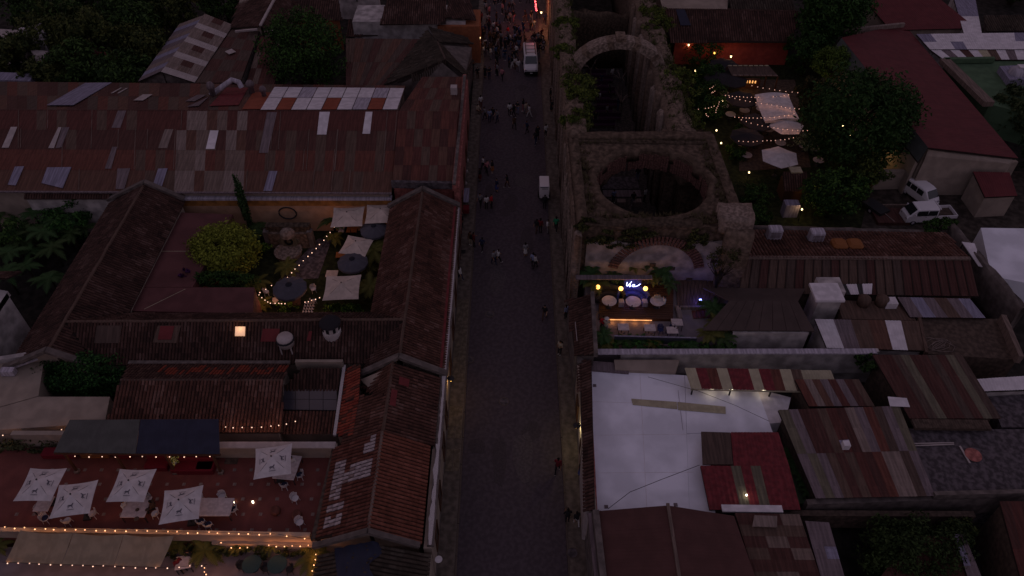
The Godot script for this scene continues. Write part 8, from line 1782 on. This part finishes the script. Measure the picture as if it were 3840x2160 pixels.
	for i in 2:
		var k := thing("drain_grate", "dark iron grate set in the left pavement", "grate", [P3(-4.84, 0.12, -55.16), P3(-5.44, 0.12, -43.2)][i], 0.0, "grates in the left pavement")
		for j in 6: bp(k, "bar", Vector3(-0.25 + j * 0.1, 0.01, 0), Vector3(0.05, 0.02, 0.5), M.black)
		bp(k, "frame", Vector3(0, 0.003, 0), Vector3(0.62, 0.006, 0.56), M.darkmetal)
func crowd() -> void:
	var g := "people in the street"
	for p in [
		[P3(-0.96, 0.06, -93.89), 0.1, "phone", "navy", "denim", "in the far street crowd"],
		[P3(-2.65, 0.06, -98.92), 0.5, "phone", "brown", "black", "in the far street crowd"],
		[P3(-3.19, 0.06, -103.32), -1.4, "walk", "dark red", "navy", "in the far street crowd"],
		[P3(-4.26, 0.06, -97.17), 2.3, "walk2", "black", "brown", "in the far street crowd"],
		[P3(-2, 0.06, -92.25), -2.6, "walk", "black", "black", "in the far street crowd"],
		[P3(-3.82, 0.06, -95), 1.5, "stand", "white", "grey", "in the far street crowd"],
		[P3(0.6, 0.06, -98.1), 0.0, "walk2", "black", "black", "in the far street crowd"],
		[P3(-0.49, 0.06, -97.98), -2.4, "walk2", "black", "black", "in the far street crowd"],
		[P3(-3.65, 0.06, -96.93), -2.4, "bag", "white", "black", "in the far street crowd"],
		[P3(0.42, 0.06, -91.5), 0.6, "phone", "white", "brown", "in the far street crowd"],
		[P3(-1.96, 0.06, -101.09), 0.3, "walk2", "black", "black", "in the far street crowd"],
		[P3(-4.01, 0.06, -100.24), -0.3, "bag", "brown", "black", "in the far street crowd"],
		[P3(-2.01, 0.06, -100.6), -1.2, "walk2", "white", "denim", "in the far street crowd"],
		[P3(-2.81, 0.06, -95.9), -2.7, "walk2", "brown", "grey", "in the far street crowd"],
		[P3(0.51, 0.06, -101.21), -0.2, "stand", "denim", "denim", "in the far street crowd"],
		[P3(-1.19, 0.06, -110.43), -0.4, "stand", "black", "black", "in the far street crowd"],
		[P3(-3.81, 0.06, -101.09), 2.3, "walk", "navy", "brown", "in the far street crowd"],
		[P3(-1.92, 0.06, -89.81), 1.9, "stand", "grey", "black", "in the far street crowd"],
		[P3(0.05, 0.06, -97.05), -1.3, "bag", "black", "brown", "in the far street crowd"],
		[P3(-1.7, 0.06, -102.69), -1.5, "stand", "denim", "navy", "in the far street crowd"],
		[P3(-1.41, 0.06, -108.12), -1.0, "stand", "pink", "black", "in the far street crowd"],
		[P3(-2.25, 0.06, -105.23), 1.2, "stand", "black", "black", "in the far street crowd"],
		[P3(-3.17, 0.06, -95), -2.6, "bag", "black", "grey", "in the far street crowd"],
		[P3(1.58, 0.06, -102.07), 2.3, "stand", "navy", "denim", "in the far street crowd"],
		[P3(-2.6, 0.06, -102.19), -2.7, "stand", "white", "black", "in the far street crowd"],
		[P3(-4.31, 0.06, -100.84), -3.0, "phone", "navy", "black", "in the far street crowd"],
		[P3(-2.15, 0.06, -94.66), -2.5, "stand", "denim", "black", "in the far street crowd"],
		[P3(-1.62, 0.06, -100.96), -2.1, "phone", "black", "black", "in the far street crowd"],
		[P3(-2.55, 0.06, -96.02), 3.0, "walk", "black", "grey", "in the far street crowd"],
		[P3(-0.77, 0.06, -97.75), -0.8, "bag", "denim", "brown", "in the far street crowd"],
		[P3(0.73, 0.06, -100.84), -0.8, "walk2", "black", "black", "in the far street crowd"],
		[P3(4.71, 0.06, -104.58), -3.0, "walk", "navy", "black", "in the far street crowd"],
		[P3(-0.41, 0.06, -108.38), 0.1, "walk", "black", "denim", "in the far street crowd"],
		[P3(2.78, 0.06, -105.87), 0.4, "walk", "black", "grey", "in the far street crowd"],
		[P3(-2.32, 0.06, -98.8), -0.8, "bag", "brown", "black", "in the far street crowd"],
		[P3(1.96, 0.06, -105.48), -1.4, "walk2", "black", "brown", "in the far street crowd"],
		[P3(-3.1, 0.06, -99.04), 0.7, "stand", "brown", "black", "in the far street crowd"],
		[P3(-0.05, 0.06, -92.9), 1.2, "walk", "black", "denim", "in the far street crowd"],
		[P3(-3.33, 0.06, -107.18), 1.0, "stand", "pink", "brown", "in the far street crowd"],
		[P3(0.06, 0.06, -109.6), 1.8, "walk", "grey", "black", "in the far street crowd"],
		[P3(0.05, 0.06, -97.17), -0.7, "walk2", "denim", "denim", "in the far street crowd"],
		[P3(0.93, 0.06, -96.7), 3.0, "stand", "denim", "navy", "in the far street crowd"],
		[P3(0.34, 0.06, -101.21), 0.4, "stand", "black", "grey", "in the far street crowd"],
		[P3(-2.55, 0.06, -109.47), -0.1, "bag", "black", "grey", "in the far street crowd"],
		[P3(1.06, 0.06, -99.88), 0.4, "stand", "navy", "black", "in the far street crowd"],
		[P3(-2.09, 0.06, -98.45), -2.6, "walk2", "black", "brown", "in the far street crowd"],
		[P3(-0.93, 0.06, -96.82), 0.2, "walk", "black", "navy", "in the far street crowd"],
		[P3(-3.88, 0.06, -108.38), 2.9, "stand", "grey", "black", "in the far street crowd"],
		[P3(3.84, 0.06, -106.53), -2.3, "walk", "black", "black", "in the far street crowd"],
		[P3(4.12, 0.06, -100), 0.8, "walk2", "dark red", "grey", "in the far street crowd"],
		[P3(-3.99, 0.06, -110.15), -0.4, "phone", "black", "black", "in the far street crowd"],
		[P3(0.27, 0.06, -93.67), 0.6, "walk2", "black", "grey", "in the far street crowd"],
		[P3(-1.88, 0.06, -94.78), 2.6, "stand", "black", "black", "in the far street crowd"],
		[P3(-1.53, 0.06, -97.17), 2.3, "stand", "black", "black", "in the far street crowd"],
		[P3(-0.87, 0.06, -105.48), -1.6, "walk", "black", "black", "in the far street crowd"],
		[P3(-0.52, 0.06, -105.61), -2.5, "walk2", "black", "grey", "in the far street crowd"],
		[P3(0.23, 0.06, -105.61), -0.6, "walk", "black", "pink", "in the far street crowd"],
		[P3(-4.38, 0.06, -105.1), -2.1, "stand", "dark red", "black", "in the far street crowd"],
		[P3(-3.5, 0.06, -104.46), -2.7, "stand", "grey", "black", "in the far street crowd"],
		[P3(-4.65, 0.06, -102.69), -0.6, "phone", "black", "black", "in the far street crowd"],
		[P3(-5.31, 0.06, -103.95), 2.6, "stand", "black", "brown", "in the far street crowd"],
		[P3(-2.2, 0.06, -101.95), 1.9, "phone", "dark red", "black", "in the far street crowd"],
		[P3(1.68, 0.06, -101.09), 1.6, "stand", "navy", "black", "in the far street crowd"],
		[P3(2.6, 0.06, -102.44), -1.7, "bag", "black", "black", "in the far street crowd"],
		[P3(3.12, 0.06, -102.69), 0.2, "walk", "grey", "denim", "in the far street crowd"],
		[P3(-0.22, 0.06, -98.21), -1.4, "walk", "white", "black", "in the far street crowd"],
		[P3(-0.56, 0.06, -100.6), -2.0, "walk2", "red", "grey", "in the far street crowd"],
		[P3(0.39, 0.06, -98.69), -2.4, "stand", "pale blue", "navy", "in the far street crowd"],
		[P3(1.01, 0.06, -100.6), -1.8, "walk", "blue", "black", "in the far street crowd"],
		[P3(-1.49, 0.06, -98.69), 2.7, "stand", "grey", "black", "in the far street crowd"],
		[P3(-1.92, 0.06, -98.21), 2.0, "walk2", "brown", "white", "in the far street crowd"],
		[P3(-2.44, 0.06, -99.52), 1.9, "stand", "black", "black", "in the far street crowd"],
		[P3(-4.62, 0.06, -94.78), 1.9, "phone", "black", "black", "in the far street crowd"],
		[P3(-3.68, 0.06, -95.9), -1.9, "stand", "brown", "brown", "in the far street crowd"],
		[P3(-2.83, 0.06, -94.22), -1.2, "stand", "white", "grey", "in the far street crowd"],
		[P3(-1.82, 0.06, -94.55), 0.8, "walk", "brown", "black", "in the far street crowd"],
		[P3(-1.24, 0.06, -94.89), 1.4, "stand", "grey", "pale blue", "in the far street crowd"],
		[P3(0.59, 0.06, -95), 2.2, "walk", "white", "black", "in the far street crowd"],
		[P3(-4.12, 0.06, -110.7), 2.4, "stand", "red", "black", "in the far street crowd"],
		[P3(-3, 0.06, -111.54), -2.6, "walk", "black", "brown", "in the far street crowd"],
		[P3(-2.1, 0.06, -111.54), 0.7, "stand", "black", "black", "in the far street crowd"],
		[P3(-1.62, 0.06, -111.54), 1.1, "walk2", "brown", "black", "in the far street crowd"],
		[P3(1.26, 0.06, -111.96), 0.0, "stand", "dark red", "black", "in the far street crowd"],
		[P3(2.46, 0.06, -111.82), -2.0, "walk", "black", "black", "in the far street crowd"],
		[P3(-0.29, 0.06, -105.1), -0.2, "walk", "grey", "black", "in the far street crowd"],
		[P3(-3.27, 0.06, -101.95), -2.5, "stand", "black", "navy", "in the far street crowd"],
		[P3(3.64, 0.06, -98.69), 2.7, "phone", "grey", "black", "in the far street crowd"],
		[P3(3.41, 0.06, -96.13), 2.3, "stand", "brown", "black", "in the far street crowd"],
		[P3(3.11, 0.06, -99.52), 0.3, "sit", "black", "denim", "in the far street crowd"],
		[P3(4.05, 0.06, -99.4), -1.2, "sit", "brown", "black", "in the far street crowd"],
		[P3(-4.1, 0.06, -99.28), 2.5, "bag", "black", "brown", "in the far street crowd"],
		[P3(1.1, 0.06, -97.75), 0.4, "stand", "black", "black", "in the far street crowd"],
		[P3(1.75, 0.06, -97.51), 2.4, "carry", "brown", "black", "in the far street crowd"],
		[P3(-0.98, 0.06, -96.93), 2.2, "stand", "navy", "black", "in the far street crowd"],
		[P3(-4.43, 0.06, -88.98), 0.1, "bag", "black", "brown", "beside the white van"],
		[P3(-3.46, 0.06, -89.29), -0.5, "skirt", "black", "black", "beside the white van"],
		[P3(-2.93, 0.06, -88.88), 0.6, "phone", "black", "navy", "beside the white van"],
		[P3(-1.23, 0.06, -88.57), -0.4, "walk", "pink", "black", "beside the white van"],
		[P3(-2.02, 0.06, -90.02), -2.1, "stand", "dark red", "black", "beside the white van"],
		[P3(0.05, 0.06, -91.71), -1.2, "walk", "black", "white", "beside the white van"],
		[P3(-0.42, 0.06, -92.03), 1.9, "stand", "navy", "black", "beside the white van"],
		[P3(0.83, 0.06, -90.75), -2.8, "walk", "white", "grey", "beside the white van"],
		[P3(-3.81, 0.06, -81.85), -2.8, "stand", "white", "dark red", "before the roofless nave"],
		[P3(-4.16, 0.06, -80.57), 0.8, "sit", "cream", "brown", "before the roofless nave"],
		[P3(-3.25, 0.06, -79.22), -1.4, "walk", "grey", "black", "before the roofless nave"],
		[P3(-2.67, 0.06, -78.6), 0.2, "bag", "pale blue", "navy", "before the roofless nave"],
		[P3(-2.29, 0.06, -79.13), -0.2, "stand", "black", "navy", "before the roofless nave"],
		[P3(-1.76, 0.06, -78.6), -1.0, "walk", "grey", "navy", "before the roofless nave"],
		[P3(-0.29, 0.06, -80.12), 3.1, "stand", "white", "black", "before the roofless nave"],
		[P3(0.24, 0.06, -79.76), -1.9, "walk2", "black", "black", "before the roofless nave"],
		[P3(0.68, 0.06, -80.48), -0.5, "phone", "black", "pale blue", "before the roofless nave"],
		[P3(1.36, 0.06, -81.02), -1.8, "stand", "black", "pink", "before the roofless nave"],
		[P3(1.64, 0.06, -80.39), 0.8, "walk", "cream", "grey", "before the roofless nave"],
		[P3(2.11, 0.06, -79.67), -1.4, "walk2", "white", "white", "before the roofless nave"],
		[P3(4.8, 0.06, -80.93), -0.9, "skirt", "black", "black", "before the roofless nave"],
		[P3(4.74, 0.06, -83.35), 1.5, "stand", "black", "black", "before the roofless nave"],
		[P3(1.77, 0.06, -76.19), -1.1, "walk", "navy", "black", "in mid street"],
		[P3(2.96, 0.06, -74.93), 0.4, "bag", "black", "black", "in mid street"],
		[P3(2.7, 0.06, -73.78), 2.5, "walk", "black", "navy", "in mid street"],
		[P3(3.94, 0.06, -75.43), -2.5, "stand", "white", "black", "in mid street"],
		[P3(0.28, 0.06, -77.04), -2.7, "walk", "brown", "black", "in mid street"],
		[P3(-3.45, 0.06, -66.8), -1.7, "skirt", "black", "dark red", "by the pink street block"],
		[P3(-3.21, 0.06, -68.94), 1.6, "walk", "white", "black", "by the pink street block"],
		[P3(-2.75, 0.06, -68.12), 0.7, "walk2", "pink", "black", "by the pink street block"],
		[P3(-2.14, 0.06, -68.27), -1.6, "skirt", "black", "orange", "by the pink street block"],
		[P3(-1.61, 0.06, -64.88), -1.0, "skirt", "navy", "blue", "by the pink street block"],
		[P3(-0.51, 0.06, -65.59), -2.0, "walk", "black", "brown", "by the pink street block"],
		[P3(-3.28, 0.06, -62.35), -0.3, "walk", "grey", "black", "by the pink street block"],
		[P3(-2.64, 0.06, -61.96), -2.8, "stand", "white", "black", "by the pink street block"],
		[P3(-2.15, 0.06, -62.09), 1.2, "stand", "red", "black", "by the pink street block"],
		[P3(2.43, 0.06, -58.12), 2.5, "walk", "black", "brown", "along the domed ruin"],
		[P3(2.83, 0.06, -58.12), 2.8, "stand", "dark red", "black", "along the domed ruin"],
		[P3(3.55, 0.06, -58.05), 1.5, "stand", "white", "grey", "along the domed ruin"],
		[P3(4.4, 0.06, -58.36), 2.9, "walk", "green", "black", "along the domed ruin"],
		[P3(1.31, 0.06, -54.59), -3.0, "skirt", "grey", "white", "along the domed ruin"],
		[P3(2.24, 0.06, -52.89), -1.3, "walk", "white", "black", "along the domed ruin"],
		[P3(2.01, 0.06, -53.06), 2.9, "stand", "pale blue", "black", "along the domed ruin"],
		[P3(-3.75, 0.06, -56), 1.7, "bag", "dark red", "black", "by the courtyard house's street wall"],
		[P3(-4.07, 0.06, -56.24), -0.6, "stand", "brown", "cream", "by the courtyard house's street wall"],
		[P3(-2.91, 0.06, -55.35), 2.7, "walk", "navy", "black", "by the courtyard house's street wall"],
		[P3(-1.75, 0.06, -53.45), 0.7, "walk", "grey", "navy", "by the courtyard house's street wall"],
		[P3(-1.34, 0.06, -53.62), 2.0, "walk2", "white", "black", "by the courtyard house's street wall"],
		[P3(-4.99, 0.06, -58.99), -1.3, "stand", "black", "black", "by the courtyard house's street wall"],
		[P3(-4.81, 0.06, -51.14), -1.9, "walk", "white", "navy", "by the courtyard house's street wall"],
		[P3(2.9, 0.06, -46.27), -0.3, "walk2", "black", "brown", "below the terrace restaurant"],
		[P3(4.78, 0.06, -46.27), -2.3, "stand", "pale blue", "black", "below the terrace restaurant"],
		[P3(4.06, 0.06, -42.04), -0.7, "bag", "cream", "black", "below the terrace restaurant"],
		[P3(3.36, 0.06, -30.57), 2.9, "walk2", "dark red", "black", "by the tiled coping's pavement"],
		[P3(5.05, 0.06, -30.2), -1.0, "skirt", "black", "blue", "by the tiled coping's pavement"],
		[P3(3.89, 0.06, -26.56), -3.0, "phone", "black", "black", "by the tiled coping's pavement"],
		[P3(4.52, 0.06, -26.35), -2.8, "walk", "black", "white", "by the tiled coping's pavement"]]:
		person(p[0], p[1], p[2], p[3], p[4], p[5], g, 0.96 + fmod(absf(p[0].x * 7.7), 0.1))
	person(P3(7.54, 3.6, -41.28), PI * 0.9, "carry", "cream", "grey", "on the restaurant terrace", "", 1.0, "white")
	person(P3(7.31, 3.6, -41.55), 0.4, "stand", "red", "black", "beside the waiter on the restaurant terrace")
	person(P3(12.05, 3.9, -44.33), 0.0, "sit", "cream", "black", "at the round deck table", "")
	person(P3(12.59, 3.9, -43.96), -1.4, "sit", "white", "grey", "at the round deck table")
	person(P3(-15.1, 3.5, -28.86), 0.0, "sit", "white", "black", "at the back wall parasol's table")
	person(P3(-24.08, 3.5, -26.17), -1.0, "sit", "grey", "black", "at the terrace table with dark plates")
	person(P3(-23.59, 3.5, -25.5), -1.4, "sit", "brown", "black", "at the terrace table with dark plates")
	person(P3(-25.43, 3.5, -25.5), 1.4, "sit", "white", "brown", "at the terrace table with dark plates")
	person(P3(-21.21, 2.4, -22.11), 0.9, "sit", "dark red", "black", "at the white laptop table")
	person(P3(-20.6, 2.4, -22.64), -0.6, "sit", "black", "black", "at the white laptop table")
	person(P3(-20.89, 3.5, -30.36), 0.2, "stand", "white", "blue", "beside the pergola's end post")
	person(P3(27.94, 0.05, -94.35), 0.3, "stand", "white", "white", "by the dark red house's door")
	person(P3(29.06, 0.05, -77.66), 0.5, "walk", "black", "black", "between the black parasols and the white tent")
	for q in [[9.6, -66.5, "navy", "grey"], [13.6, -67.0, "black", "pale blue"], [10.6, -63.0, "pale blue", "black"], [12.6, -62.6, "black", "grey"], [13.9, -63.2, "white", "black"], [12.2, -69.0, "dark red", "black"], [10.2, -69.6, "black", "black"]]:
		person(Vector3(q[0], 0.04, q[1]), q[0] * 3.0, "stand", q[2], q[3], "around the stone dais", "people round the stone dais")
	for i in 9: person(Vector3(9.9 + (i * 7 % 5) * 0.75, 0.04, -78.3 - i * 1.5), 0.0 + i, ["walk", "stand", "phone", "bag"][i % 4], ["black", "grey", "navy", "white"][i % 4], ["purple", "black", "denim", "grey"][i % 4] if i % 4 else "black", "among the benches in the nave", "people in the nave")
